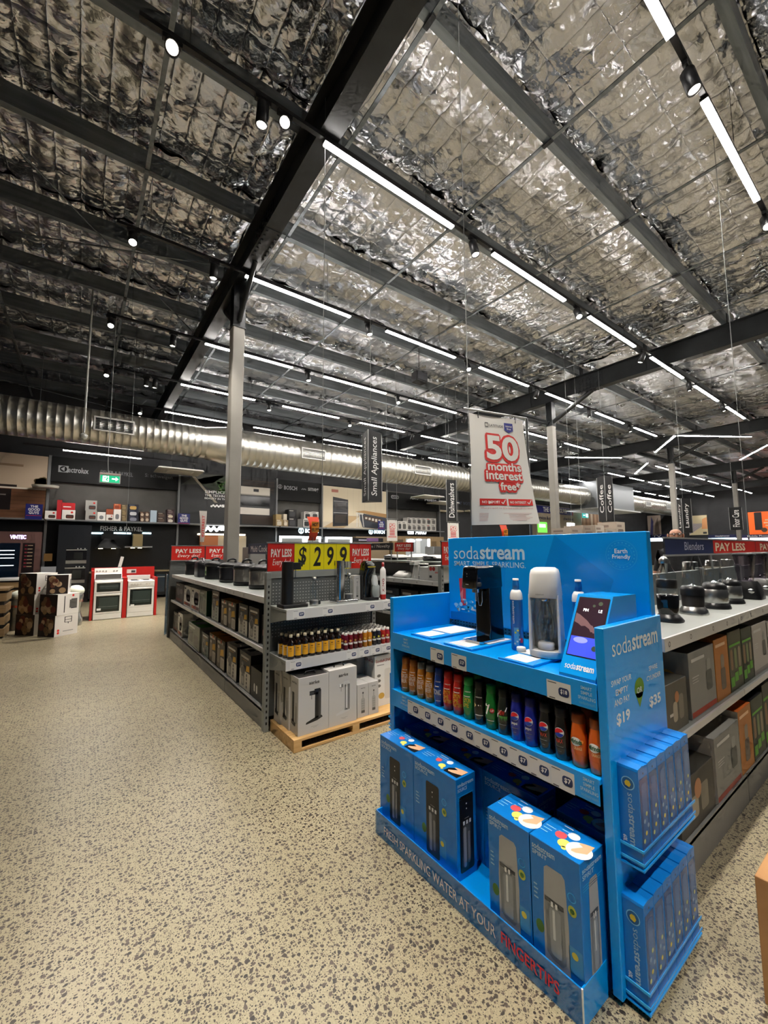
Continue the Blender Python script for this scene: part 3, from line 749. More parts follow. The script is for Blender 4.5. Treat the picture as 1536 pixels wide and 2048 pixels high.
mb = MB(); mb.tube([(1.757, 1.524, 1.37), (1.757, 1.520, 1.32), (1.755, 1.51, 1.298), (1.755, 1.499, 1.298), (1.757, 1.492, 1.32), (1.757, 1.492, 1.375)], .0028, CHROME, 6); mb.build('bottle_clip', r, O2)

def spirit_maker():
    r = thing('soda_maker', 'white soda maker with an arched front and a clear bottle inside', 'soda maker', (1.825, 1.155, 1.1005))
    o = ORG[r.name]; T = Matrix.Translation(o) @ Matrix.Rotation(math.radians(24), 4, 'Z'); WP = mat('white_plastic', 'eceae6', .32)
    mb = MB(T); loft(mb, [(.0, 0, 0, .096, .070, .05), (.006, 0, 0, .100, .073, .05), (.03, 0, 0, .098, .072, .05)], WP); mb.build('base', r, o)
    mb = MB(T); loft(mb, [(.03, .047, 0, .051, .071, .03), (.16, .045, 0, .049, .069, .03), (.28, .042, 0, .048, .067, .03)], WP); mb.build('back_column', r, o)
    for s in (-1, 1):
        mb = MB(T); loft(mb, [(.028, -.03, s*.064, .055, .0075, .007), (.16, -.03, s*.063, .053, .0065, .006), (.285, -.03, s*.061, .053, .006, .005)], WP); mb.build('side_wall', r, o)
    mb = MB(T); loft(mb, [(.272, -.004, 0, .098, .069, .045), (.278, -.004, 0, .1, .070, .045), (.38, .0, 0, .092, .063, .045), (.400, .0, 0, .086, .058, .045), (.410, .0, 0, .07, .045, .04)], WP); h = mb.build('head', r, o)
    f = Face(T @ Vector((-.1035, 0, .287)), T.to_3x3() @ Vector((0, -1, 0)), (0, 0, 1), eps=.001); f.text('sodastream', -.030, 0, .008, .005, GREY, .01); f.build('lettering', h, o=o)
    mb = MB(T); mb.lathe([(.0, .272), (.026, .272), (.026, .256), (.02, .254), (.0, .254)], CHROME, -.042, 0, 18); mb.lathe([(.004, .255), (.004, .19)], CHROME, -.042, 0, 8); mb.build('nozzle', r, o)
    mb = MB(T); mb.lathe([(.024, .058), (.034, .064), (.036, .09), (.036, .15), (.034, .185), (.022, .225), (.0185, .24), (.0185, .254)], GLASS, -.042, 0, 20); mb.build('clear_bottle', r, o)
    mb = MB(T); mb.lathe([(.0, .031), (.034, .031), (.037, .036), (.037, .058), (.033, .066), (.0, .066)], WP, -.042, 0, 20); mb.build('bottle_foot', r, o)
    return r
spirit_maker()
mb = MB(); mb.lathe([(0, 1.1), (.021, 1.1), (.022, 1.104), (.022, 1.119), (.019, 1.122), (0, 1.122)], mat('white_plastic', 'eceae6', .32), 1.765, 1.262, 18)
mb.build('screw_stopper', None, (1.765, 1.262, 1.1), 'round white bottle stopper lying beside the white soda maker', 'stopper')
def gas_cylinder(x, y, lbl):
    r = thing('gas_cylinder', lbl, 'gas cylinder', (x, y, 1.085)); o = (x, y, 1.085)
    CB = mat('cylinder_blue', '0f6fc0', .3, coat=.4); WP = mat('white_plastic', 'eceae6', .32)
    mb = MB(); mb.lathe([(.0, 1.085), (.027, 1.085), (.031, 1.09), (.031, 1.343)], CB, x, y, 20); b = mb.build('body', r, o)
    mb = MB(); mb.lathe([(.0325, 1.340), (.0325, 1.352), (.030, 1.372), (.022, 1.388), (.0, 1.392)], WP, x, y, 20); mb.build('shoulder_cap', r, o)
    mb = MB(); mb.lathe([(.012, 1.388), (.017, 1.395), (.017, 1.42), (.0145, 1.436), (.0145, 1.444)], CB, x, y, 14, mats=None); mb.build('neck', r, o)
    mb = MB(); mb.lathe([(.0155, 1.438), (.0155, 1.448), (.0, 1.449)], WP, x, y, 14); mb.build('valve_top', r, o)
    f = CylFace(x, y, lambda z: .031, math.radians(180+34)); f.text('sodastream', -.020, 1.22, -.008, 1.335, WHITE, .012, rot=-90, res=2)
    f.rect(.012, 1.21, .026, 1.33, K('1b5fa8', .4), 1); f.rect(.014, 1.125, .028, 1.148, K('d6336e', .4), 2); f.rect(-.016, 1.11, .008, 1.20, K('5fb2e6', .4), 1)
    for i in range(7): f.disc(-.012+.004*i, 1.12+.011*((i*5) % 7), .005, [IC, K('f2d64a', .4), SCY][i % 3], l=2, n=8)
    f.build('label_print', b)
gas_cylinder(1.84, 1.335, 'blue gas cylinder with white cap between the two soda makers')
gas_cylinder(2.0, 1.085, 'blue gas cylinder with white cap behind the video screen')
r = thing('video_kiosk', 'blue wedge-shaped kiosk with a slanted video screen on the display shelf', 'screen', (1.78, .893, 1.085)); O2 = (1.78, .893, 1.085)
mb = MB(); mb.extrude([(1.602, 0, 1.085), (1.602, 0, 1.10), (1.78, 0, 1.402), (1.99, 0, 1.398), (1.99, 0, 1.085)][::-1], (0, .819, 0), (0, .968, 0), SBLUE); mb.build('casing', r, O2)
sl = Vector((.178, 0, .302)).normalized()
f = Face((1.602, 0, 1.10), (0, -1, 0), sl, eps=.0008)
SCD = mat('screen_dark', '2a1c26', .2, 0, .25, emit_col='4a3038'); SCV = mat('screen_violet', '3b4bd0', .2, 0, .5, emit_col='4656d8'); SCW = mat('screen_white', 'ffffff', .3, 0, .9); SCS = mat('screen_skin', '7a5a5c', .3, 0, .25)
f.rrect(-.957, .075, -.826, .338, .004, BLACK, 1); f.rect(-.953, .079, -.830, .160, SCV, 2); f.rect(-.953, .160, -.830, .334, SCD, 2)
f.poly([(-.953, .262), (-.935, .255), (-.900, .232), (-.872, .205), (-.868, .196), (-.885, .197), (-.905, .208), (-.92, .205), (-.935, .215), (-.953, .222)], SCS, 3)
for k in range(3): f.poly([(-.905+k*.012, .226-k*.006), (-.897+k*.012, .224-k*.006), (-.87+k*.010, .186-k*.004), (-.876+k*.010, .184-k*.004)], SCS, 4)
f.text('PIN', -.926, .272, -.904, .285, SCW, .02, l=4).text('LE', -.862, .272, -.847, .285, SCW, .02, l=4)
f.disc(-.885, .300, .006, K('4b5a42', .4), l=3); f.disc(-.86, .312, .009, K('4b5a42', .4), l=3); f.disc(-.91, .145, .03, mat('screen_pale', '8a90e0', .3, 0, .5), .013, l=3); f.disc(-.848, .118, .011, K('3c4a34', .4), l=3)
f.build('screen', r)
f = Face((1.602, 0, 1.10), (0, -1, 0), sl, eps=.0008); soda_logo(f, -.950, .022, -.832, .048, WHITE, l=1); f.build('lettering', r)

# --- syrup bottles
SYR_PROF = [(0, 0), (.026, 0), (.0295, .004), (.0305, .03), (.0328, .055), (.0330, .085), (.0315, .108), (.0285, .132), (.0258, .152), (.0248, .166)]
def srad(z0):
    zs = [p[1]+z0 for p in SYR_PROF[1:]]; rs = [p[0] for p in SYR_PROF[1:]]
    return lambda z: float(np.interp(z, zs, rs))
def pepsi(f, cx, cy, r):
    f.disc(cx, cy, r*1.12, WHITE, l=2, n=20); f.disc(cx, cy, r, WHITE, l=3)
    f.disc(cx, cy, r, K('e0252b', .4), l=4, a0=math.radians(20), a1=math.radians(200)); f.disc(cx, cy, r, K('1b3fa8', .4), l=4, a0=math.radians(195), a1=math.radians(345))
def syrup(kind, x, y, z=.748, lbl=None, group=None, show=True):
    spec = {'ginger': ('b8702a', 'b06a2a'), 'ginger_grey': ('c07a26', '8a8984'), 'tonic': ('123f96', '123f96'), 'bitters': ('c9241f', 'c9241f'), 'lime': ('1f8f45', '2aa04e'), 'cola': ('15140f', '15140f'),
            'seven': ('0f7a2c', '0f7a2c'), 'dew': ('16201a', '11160f'), 'pepsi': ('12239c', '101c66'), 'max': ('0d0e12', '141a22'), 'orange': ('e2641a', '9a4a18')}[kind]
    BM = mat('syrup_'+kind, spec[0], .25, coat=.5); CM = mat('syrup_cap_'+kind, spec[1], .35)
    o = (x, y, z)
    mb = MB(); mb.lathe([(r_, z+h) for r_, h in SYR_PROF], BM, x, y, 20)
    for h in (.046, .05): mb.lathe([(.0322, z+h), (.0329, z+h+.0015), (.0322, z+h+.003)], BM, x, y, 20)
    b = mb.build('syrup_bottle', None, o, lbl, 'bottle', group)
    mb = MB(); mb.lathe([(.0252, z+.164), (.0256, z+.168), (.0244, z+.197), (.022, z+.2005), (.0, z+.2005)], CM, x, y, 18); mb.build('cap', b, o)
    if not show: return b
    a0 = math.pi + math.atan2(y, x)*.62
    f = CylFace(x, y, srad(z), a0); W_ = K('f2efe6', .4)
    if kind in ('ginger', 'ginger_grey'):
        f.text('sodastream', -.016, z+.128, .014, z+.135, W_, .01); f.rect(-.018, z+.113, .008, z+.117, W_, 1); f.text('GINGER', -.022, z+.082, .018, z+.107, W_, -.002).text('BEER', -.022, z+.056, .012, z+.078, W_, -.002); f.rect(-.014, z+.025, .014, z+.027, W_, 1)
    elif kind == 'tonic':
        f.text('sodastream', -.016, z+.128, .014, z+.135, W_, .01); f.rect(-.018, z+.104, .006, z+.108, W_, 1); f.text('TONIC', -.030, z+.062, .016, z+.09, W_, .012); f.rect(-.014, z+.03, .014, z+.032, W_, 1)
    elif kind in ('bitters', 'lime'):
        Y_ = K('f0c81e', .4); f.text('sodastream', -.016, z+.132, .016, z+.139, W_, .01); f.rect(-.022, z+.110, .012, z+.114, W_, 1)
        f.text('LEMON', -.026, z+.083, .014, z+.106, Y_, .0).text('LIME', -.026, z+.060, .006, z+.080, Y_, .0)
        if kind == 'bitters': f.text('& BITTERS', -.026, z+.040, .024, z+.057, Y_, .0)
    elif kind == 'cola':
        f.text('sodastream', -.016, z+.125, .016, z+.132, W_, .01); f.poly([(-.022, z+.10), (-.012, z+.09), (-.022, z+.078)], K('d8c48a', .3), 2); f.disc(.0, z+.091, .003, W_, l=2, n=8); f.disc(.01, z+.091, .0025, W_, l=2, n=8); f.rect(-.02, z+.042, .02, z+.047, W_, 1)
    elif kind == 'seven':
        f.text('7', -.026, z+.066, -.002, z+.115, WHITE, .03, l=2); f.disc(.008, z+.088, .011, K('d42a2a', .4), l=2); f.text('UP', .001, z+.083, .015, z+.093, WHITE, .02, l=4); f.rect(-.02, z+.040, .016, z+.0425, W_, 1)
    elif kind == 'dew':
        f.poly([(-.03, z+.088), (-.01, z+.108), (.020, z+.124), (.014, z+.105), (-.012, z+.086), (-.03, z+.072)], WHITE, 2)
        f.text('DEW', -.020, z+.088, .010, z+.108, K('d02a22', .4), .02, shear=.3, l=3)
        for k in range(5): f.poly([(-.02+k*.008, z+.083), (-.012+k*.008, z+.085), (-.01+k*.007, z+.066-.004*(k % 2))], K('4f9a3a', .4), 2)
        f.rect(-.018, z+.045, .014, z+.0475, GREY, 1)
    elif kind in ('pepsi', 'max'):
        pepsi(f, -.006, z+.105 if kind == 'pepsi' else z+.108, .0165)
        if kind == 'pepsi': f.text('pepsi', -.022, z+.066, .006, z+.081, WHITE, .02)
        else: f.text('MAX', -.020, z+.068, .008, z+.084, K('c23a2a', .4), .02)
        f.rect(-.022, z+.053, .008, z+.055, GREY, 1); f.rect(-.012, z+.035, .0, z+.037, GREY, 1)
    else:
        f.disc(-.008, z+.098, .02, WHITE, .016, l=2); f.text('Mirinda', -.026, z+.090, .014, z+.108, K('1d5a34', .4), .03, l=4); f.text('ORANGE', -.016, z+.068, .014, z+.080, K('f6c58a', .4), .02, l=2); f.disc(.014, z+.100, .006, K('f4983a', .4), l=2)
    f.build('label_print', b)
    return b
kinds = ['ginger', 'ginger', 'ginger_grey', 'ginger_grey', 'tonic', 'bitters', 'bitters', 'lime', 'cola', 'seven', 'dew', 'pepsi', 'pepsi', 'max', 'max', 'orange', 'orange']
LBL = {'ginger': 'amber ginger syrup bottle with brown cap', 'ginger_grey': 'amber ginger syrup bottle with grey cap', 'tonic': 'blue tonic syrup bottle beside the red ones',
       'bitters': 'red lemon lime and bitters syrup bottle', 'lime': 'green lemon lime syrup bottle with yellow lettering', 'cola': 'black syrup bottle with a small gold mark', 'seven': 'green syrup bottle with a white seven and red dot',
       'dew': 'dark green syrup bottle with slanted white and red lettering', 'pepsi': 'royal blue syrup bottle with tricolour ball', 'max': 'black syrup bottle with tricolour ball', 'orange': 'orange fruit syrup bottle with green lettering'}
for i, k in enumerate(kinds):
    y = 1.994-.0721*i
    pr = ', %s of pair from unpriced panel' % ORD[kinds[:i].count(k)] if kinds.count(k) > 1 else ''
    syrup(k, 1.634, y, lbl=LBL[k]+', front row'+pr, group='front row of syrup bottles')
    syrup(k, 1.706, y, lbl=LBL[k]+', second row'+pr, group='second row of syrup bottles', show=False)

# --- soda-maker cartons on the base tray
SKIN = K('e8b48c', .5); FR_R = K('e0525a', .5); FR_Y = K('f2e06a', .5); FR_W = K('dfe9ee', .5); MGREY = K('a7a8a8', .35)
def soda_carton(kind, x0, x1, y0, y1, z0, z1, lbl, group, sides=True):
    o = (x0, (y0+y1)/2, z0); mb = MB(); mb.box(x0, x1, y0, y1, z0, z1, SBLUE2, .002)
    b = mb.build('soda_maker_carton', None, o, lbl, 'box', group)
    w = y1-y0; h = z1-z0
    def art(f, a, wd, big):
        T1 = K('bcd8ea', .4)
        if big:
            f.text('sodastream', a+wd*.05, z1-.042, a+wd*.52, z1-.020, T1, .014); f.text(kind, a+wd*.05, z1-.062, a+wd*.36, z1-.046, T1, .012)
            cx = a+wd*(.47 if kind == 'SOURCE' else .50)
        else:
            f.text('sodastream', a+wd*.08, z1-.040, a+wd*.88, z1-.022, T1, .010); f.text(kind, a+wd*.08, z1-.062, a+wd*.55, z1-.046, T1, .010); cx = a+wd*.5
            for k in range(3): f.rect(a+wd*.08, z1-.083-k*.008, a+wd*(.9-.1*k), z1-.081-k*.008, SCY, 1)
        if kind == 'SOURCE':
            hw = .047; f.rrect(cx-hw, z0+.03, cx+hw, z1-.085, .012, BLACK, 1); f.rrect(cx-hw*.62, z0+.045, cx+hw*.5, z0+.235, .014, K('4a4d52', .25), 2); f.rrect(cx-hw*.5, z0+.05, cx-hw*.1, z0+.225, .008, K('8d9096', .25), 3); f.rrect(cx+hw*.1, z0+.06, cx+hw*.42, z0+.2, .008, K('74777c', .25), 3)
            for q in (-.55, -.1, .35): f.rect(cx+hw*q, z0+.235, cx+hw*(q+.26), z0+.252, K('d6d9dc', .25), 3)
            f.disc(cx, z1-.125, .004, WHITE, l=2, n=8); f.disc(cx, z1-.147, .0035, WHITE, l=2, n=8); f.rect(cx-.015, z1-.19, cx+.015, z1-.187, GREY, 2)
        else:
            hw = .049 if big else .035; top = z1-.075
            f.poly([(cx-hw, z0+.035), (cx-hw*.7, z0+.026), (cx+hw*.8, z0+.026), (cx+hw, z0+.035), (cx+hw, z0+.2), (cx+hw*.82, top-.012), (cx+hw*.6, top), (cx-hw*.6, top), (cx-hw*.85, top-.012), (cx-hw, z0+.2)], MGREY, 1)
            f.poly([(cx-hw*.8, z0+.065), (cx-hw*.4, z0+.05), (cx+hw*.45, z0+.05), (cx+hw*.72, z0+.065), (cx+hw*.66, z0+.235), (cx-hw*.86, z0+.235)], K('7e8284', .3), 2)
            f.rrect(cx-hw*.5, z0+.065, cx+hw*.4, z0+.225, .012, K('9a9ea0', .2), 3); f.rect(cx-hw*.86, z0+.237, cx+hw*.66, z0+.252, K('4b4e50', .4), 2)
            for q in (-.35, .0): f.rect(cx+hw*q, z0+.228, cx+hw*(q+.18), z0+.246, WHITE, 4)
            f.rrect(cx-hw*.25, z0+.12, cx-hw*.05, z0+.22, .004, K('cfd3d4', .2), 4)
        if big:
            f.disc(cx-hw*1.35, z0+.13, .017, K('4a7a34', .5), .022, l=1, n=12); f.rrect(cx+hw*.95, z0+.06, cx+hw*1.95, z0+.145, .006, K('3f93cf', .4), 1); f.disc(cx+hw*1.4, z0+.12, .012, K('d8c94a', .5), l=2, n=12)
            xr = cx+hw*1.75 if kind == 'SOURCE' else cx+hw*1.32
            f.ring(xr, z0+h*.70, .013, .016, SCY, 1, 18); f.disc(xr, z0+h*.60, .016, K('b8c24a', .5), .018, l=1, n=14); f.disc(xr, z0+h*.60, .009, K('4a7a34', .5), l=2, n=8)
            for k in range(4): f.rect(a+wd*.06, z0+h*(.62-.035*k), a+wd*(.13+.02*(k % 2)), z0+h*(.615-.035*k)-.003, K('8fc2e2', .4), 1)
    f = fx(x0); art(f, -y1, w, True); f.build('front_print', b)
    if sides:
        f = fy(y0); art(f, x0, x1-x0, False); f.build('side_print', b)
    f = fzx(z1); a, d = -y1, x1-x0
    f.rect(a+w*.30, x1-.022, a+w*.48, x1-.017, IC, 1)
    for k in range(3): f.rect(a+w*.05, x0+d*(.35+.12*k), a+w*(.20+.03*k), x0+d*(.37+.12*k), K('a9d6f2', .4), 1)
    for k in range(2): f.rect(a+w*(.30+.03*k), x0+d*(.62+.1*k), a+w*(.50+.02*k), x0+d*(.64+.1*k), K('a9d6f2', .4), 1)
    f.disc(a+w*.40, x0+d*.52, d*.13, FR_R, l=1); f.disc(a+w*.58, x0+d*.70, d*.13, FR_W, l=1); f.disc(a+w*.56, x0+d*.32, d*.14, FR_Y, l=1); f.disc(a+w*.62, x0+d*.18, d*.06, FR_Y, l=1, n=10)
    if kind == 'SOURCE': f.poly([(a+w*.68, x0+d*.12), (a+w*.97, x0+d*.12), (a+w*.97, x0+d*.62), (a+w*.78, x0+d*.62), (a+w*.68, x0+d*.40)], BLACK, 2)
    else: f.disc(a+w*.83, x0+d*.36, d*.27, K('efe9e0', .5), l=2)
    f.poly([(a+w*.72, x0+d*.28), (a+w*.74, x0+d*.22), (a+w*.82, x0+d*.24), (a+w*.97, x0+d*.38), (a+w*.97, x0+d*.72), (a+w*.84, x0+d*.66), (a+w*.76, x0+d*.62), (a+w*.74, x0+d*.56), (a+w*.83, x0+d*.52)], SKIN, 3)
    f.build('lid_print', b)
    return b
g1 = 'soda maker cartons on the display base'
soda_carton('SOURCE', 1.470, 1.605, 1.7455, 2.045, .0695, .520, 'blue carton showing a black soda maker, beside the outer side panel', g1)
soda_carton('SOURCE', 1.470, 1.605, 1.437, 1.7435, .0695, .520, 'blue carton showing a black soda maker, beside the empty gap on the base', g1)
soda_carton('SPIRIT', 1.452, 1.620, 1.035, 1.236, .0695, .505, 'blue carton showing a silver soda maker, next to the empty gap', g1)
soda_carton('SPIRIT', 1.452, 1.620, .832, 1.031, .0695, .505, 'blue carton showing a silver soda maker, beside the price panel', g1)
for y0, y1, k in ((1.7455, 2.045, 'SOURCE'), (1.437, 1.7435, 'SOURCE'), (1.13, 1.435, 'SOURCE'), (.84, 1.04, 'SPIRIT')):
    soda_carton(k, 1.655, 1.80, y0, y1, .0695, .515, 'blue carton in the row behind, %s from the unpriced side panel' % {1.7455: 'first', 1.437: 'second', 1.13: 'third', .84: 'fourth'}[y0], g1, sides=(y0 == 1.13))

# --- cylinder cartons hung on the outer sides of the panels
CYW = mat('carton_window', '35598f', .25)
def cyl_carton(x, yo, s, z0, lbl, group, first):
    # s = -1: hangs outside the near panel (faces -Y); s = +1: outside the far panel
    ya, yb = (yo-.072, yo) if s < 0 else (yo, yo+.072)
    w = .080; h = .335; o = (x, (ya+yb)/2, z0)
    mb = MB(); mb.box(x, x+w, ya, yb, z0, z0+h-.012, SBLUE2, .0012)
    mb.extrude([(x, ya, z0+h-.0125), (x+w*.5, ya, z0+h-.0125), (x+w*.5, ya, z0+h), (x+.002, ya, z0+h-.004)], (0, 0, 0), (0, yb-ya, 0), SBLUE2)
    mb.extrude([(x+w*.5, ya, z0+h-.0125), (x+w, ya, z0+h-.0125), (x+w, ya, z0+h-.006), (x+w*.5, ya, z0+h-.002)], (0, 0, 0), (0, yb-ya, 0), SBLUE2)
    b = mb.build('cylinder_carton', None, o, lbl, 'box', group)
    if s < 0:
        f = fy(ya); f.rect(x+.006, z0+.06, x+w-.006, z0+h-.04, CYW, 1)
        f.rrect(x+.02, z0+.07, x+w-.02, z0+h-.06, .01, K('3f6cab', .25), 2)
        for k in range(5): f.disc(x+.022+.009*k, z0+.085+.021*((k*3) % 5), .008, [K('b8c48a', .4), K('7fa6c8', .4), K('d3c55a', .4)][k % 3], l=3, n=8)
        f.disc(x+w/2, z0+h-.026, .004, BLACK, l=1, n=8); f.rect(x+.004, z0+.03, x+w-.004, z0+.036, SDEEP, 1); f.build('front_print', b)
    if first:
        f = fx(x); c = -(ya+yb)/2
        f.ring(c, z0+h-.062, .020, .023, K('8fd0ee', .4), 1, 18); f.disc(c, z0+h-.062, .0195, K('1a5f98', .4), l=1, n=16); f.poly([(c-.011, z0+h-.06), (c-.004, z0+h-.051), (c+.006, z0+h-.052), (c+.011, z0+h-.063), (c+.005, z0+h-.074), (c-.009, z0+h-.070)], K('e3c437', .4), 3)
        soda_logo(f, c-.003, z0+.062, c+.019, z0+h-.095, K('a9c6da', .4), l=1, res=2, rot=90); f.text('60L', c-.026, z0+.065, c-.012, z0+.088, WHITE, .02, rot=-90); f.build('side_print', b)
    return b
for s, yo in ((-1, .78), (1, 2.11)):
    for tier, (z0, xs) in enumerate(((.475, 1.648), (.032, 1.63))):
        n = 6
        tr = thing('carton_bracket', ['blue hanging bracket', 'blue lower hanging bracket'][tier] + (' of gas cartons on the priced side panel' if s < 0 else ' of gas cartons on the unpriced side panel'), 'bracket', (xs, yo, z0))
        ya, yb = (yo-.078, yo) if s < 0 else (yo, yo+.078)
        mb = MB(); mb.box(xs-.006, xs+n*.082+.006, ya, yb, z0-.008, z0-.001, SBLUE); mb.build('bracket_floor', tr, (xs, yo, z0))
        for zz, nm in ((.012, 'rail'), (.055, 'rail')):
            mb = MB(); a, b_ = (ya-.002, ya) if s < 0 else (yb, yb+.002)
            mb.box(xs-.006, xs+n*.082+.006, a, b_, z0+zz, z0+zz+.009, SBLUE); mb.box(xs-.006, xs-.003, ya, yb, z0+zz, z0+zz+.009, SCY); mb.build(nm, tr, (xs, yo, z0))
        if s > 0: n = 2
        for i in range(n):
            place = ('on the priced panel' if s < 0 else 'on the unpriced panel') + (', upper tier' if tier == 0 else ', lower tier')
            cyl_carton(xs+i*.082, yo, s, z0, 'slim blue gas carton '+place.replace('on the ', 'on ')+', %s from its open end' % ORD[i], 'gas cylinder cartons '+place, i == 0)
# ================================================================== grey gondola shelving
SHELF = noise_mat('shelf_grey_paint', '8a8d8a', '949792', 2, .42); SHELFD = noise_mat('shelf_dark_grey', '5c5f5e', '666967', 2, .45)
STRIP = mat('label_strip', 'cfcecb', .3); KICK = noise_mat('kick_grey', '7b7b78', '858481', 2, .45)
def upright(r, x, y, o, top=1.40, face='y', slots=True):
    mb = MB(); mb.box(x-.022, x+.022, y-.03, y+.03, 0, top, SHELF, .002); u = mb.build('upright', r, o)
    if slots:
        f = fy(y-.03) if face == 'y' else fx(x-.022)
        c = x if face == 'y' else -y
        for k in range(int((top-.1)/.05)):
            f.rect(c-.007, .06+k*.05, c+.007, .083+k*.05, BLACK, 1)
        f.build('slots', u, kind='stuff')
def peg_dots(par, f, x0, x1, z0, z1, step=.03):
    for i in range(int((x1-x0)/step)):
        for j in range(int((z1-z0)/step)):
            f.rrect(x0+i*step+.008, z0+j*step+.011, x0+i*step+.022, z0+j*step+.018, .003, LGREY, 1, 1)
    f.build('peg_slots', par, kind='stuff')
def gondola_v(x0, x1, y0, y1, bays, lbl, shelves, name='shelf_gondola'):
    """double-sided run along Y; x0 is the face toward the open aisle"""
    xc = (x0+x1)/2; o = (x0, y0, 0)
    r = thing(name, lbl, 'shelving', o)
    mb = MB(); mb.box(xc-.02, xc+.02, y0, y1, .02, 1.40, SHELFD); mb.build('centre_panel', r, o)
    n = bays; d = (y1-y0)/n
    for i in range(n+1): upright(r, xc, y0+d*i, o, 1.42)
    for i in range(n):
        a, b = y0+d*i+.004, y0+d*(i+1)-.004
        mb = MB(); mb.box(x0, x1, a, b, .145, .165, SHELF, .002); mb.build('base_shelf', r, o)
        for xa in (x0, x1-.015):
            mb = MB(); mb.box(xa, xa+.015, a, b, .0, .175, KICK, .0015); mb.build('kick_plate', r, o)
        for z in shelves:
            for xa, xb, xf in ((x0, xc-.02, x0), (xc+.02, x1, x1-.012)):
                mb = MB(); mb.box(xa, xb, a, b, z-.022, z, SHELF, .0015); s = mb.build('shelf', r, o)
                mb = MB(); hh = .055 if z > .9 else .036; mb.box(xf-.004, xf+.012, a, b, z-hh, z+.003, STRIP, .001); s2 = mb.build('label_strip', s, o)
    return r
G1 = gondola_v(1.39, 2.57, 3.76, 8.60, 4, 'long grey double-sided shelf run carrying multi cookers and their cartons', (1.165, .70))
f = fx(1.386)
for k, y in enumerate((4.35, 4.7, 5.3, 5.9, 6.6)): f.ring(-y, 1.140, .008, .012, INK, 2, 10); f.rect(-y-.10, 1.115, -y-.02, 1.162, TAGW, 1)
f.build('price_labels', G1, kind='stuff')
# far end cap with its curved glossy panel and red board
r = thing('shelf_end_fascia', 'tall curved panel with a shiny colour-streaked edge closing the cooker shelves', 'panel', (1.36, 8.75, 0))
mb = MB(); mb.box(1.36, 2.6, 8.70, 8.74, 0, 1.42, SHELFD, .003); mb.build('board', r, (1.36, 8.75, 0))
mb = MB()
for k in range(8):
    a0, a1 = math.radians(180-11*k), math.radians(180-11*(k+1)); P = lambda a: (1.62+.30*math.cos(a), 8.745+.30*math.sin(a))
    (xa, ya), (xb, yb) = P(a0), P(a1); mb.add([(xa, ya, 0.02), (xb, yb, .02), (xb, yb, 1.18-.01*k), (xa, ya, 1.18-.01*k)], [(3, 2, 1, 0)], mat('iridescent_%d' % (k % 4), ['7f93a8', 'b07f3c', '7aa0b8', '5a6c80'][k % 4], .2, .7))
mb.build('curved_fascia', r, (1.36, 8.75, 0))
BOARDR = mat('sign_red', 'd9261a', .4); SIGNW = K('f6efe4', .45)
def every_day(f, x0, y0, x1, y1, l=2, res=2): f.text('Every day!', x0, y0, x1, y1, SIGNW, .006, shear=.28, l=l, res=res)
def pay_less_panel(f, x0, z0, x1, z1, l=1):
    w, h = x1-x0, z1-z0; f.rect(x0, z0, x1, z1, BOARDR, l)
    f.text('PAY LESS', x0+w*.12, z0+h*.50, x1-w*.10, z0+h*.80, SIGNW, .035, l=l+1); every_day(f, x0+w*.18, z0+h*.14, x1-w*.14, z0+h*.44, l+1)
def sign_board(name, lbl, x0, x1, y, z0, z1, panels, posts=True, cat='sign'):
    """header board along X facing -Y, made of panels [(x0, x1, draw(f, x0, z0, x1, z1))]"""
    r = thing(name, lbl, cat, (x0, y, z0)); o = (x0, y, z0)
    mb = MB(); mb.box(x0, x1, y, y+.012, z0, z1, K('2b2c2e', .4)); mb.build('backing', r, o)
    mb = MB(); mb.box(x0-.006, x1+.006, y-.006, y+.016, z1-.004, z1+.010, GREY); mb.box(x0-.006, x1+.006, y-.006, y+.016, z0-.012, z0+.004, GREY); mb.build('rail', r, o)
    for a, b, d in panels:
        f = fy(y); d(f, a, z0+.004, b, z1-.004); f.build('sign_panel', r)
    return r
sign_board('sale_board', 'pair of red PAY LESS panels above the far end of the cooker shelves', 1.37, 2.58, 8.66, 1.425, 1.70, [(1.375, 1.965, pay_less_panel), (1.985, 2.575, pay_less_panel)])
def digit(ch):
    def d(f, a, z0, b, z1):
        f.rect(a, z0, b, z1, YEL, 1); w, h = b-a, z1-z0
        f.text(ch, a+w*.24, z0+h*.14, b-w*.22, z1-h*.12, K('14130c', .5), .022, shear=.12, l=2, res=3)
    return d
sign_board('price_board', 'yellow and red price board reading $299 over the end shelves', 1.385, 2.552, 3.70, 1.405, 1.672,
    [(1.388, 1.652, pay_less_panel), (1.654, 1.815, digit('$')), (1.817, 1.971, digit('2')), (1.973, 2.116, digit('9')), (2.118, 2.277, digit('9')), (2.279, 2.550, pay_less_panel)])
def aisle_sign(lbl, x, ya, yb, z0, z1, text, bg=None, h=.6, tx=(.1, .9)):
    r = thing('aisle_sign', lbl, 'sign', (x, (ya+yb)/2, 1.40)); o = (x, (ya+yb)/2, 1.40)
    mb = MB(); mb.box(x, x+.02, ya, yb, z0, z1, bg or K('23272f', .4), .002); b = mb.build('blade', r, o)
    f = fx(x); w = yb-ya; hh = z1-z0
    if text == 'PAY LESS': pay_less_panel(f, -yb, z0, -ya, z1)
    else: f.text(text, -yb+w*tx[0], z0+hh*(.5-h/2), -yb+w*tx[1], z0+hh*(.5+h/2), SIGNW, .0)
    f.build('lettering', b)
    for yy in (ya+.05, yb-.05):
        mb = MB(); mb.box(x+.006, x+.018, yy-.008, yy+.008, 1.40, z0+.005, GREY); mb.build('post', r, o)
aisle_sign('slate Multi Cookers blade sign standing over the cooker shelves', 1.972, 5.0, 6.05, 1.555, 1.70, 'Multi Cookers', K('3a4150', .4), tx=(.12, .9))

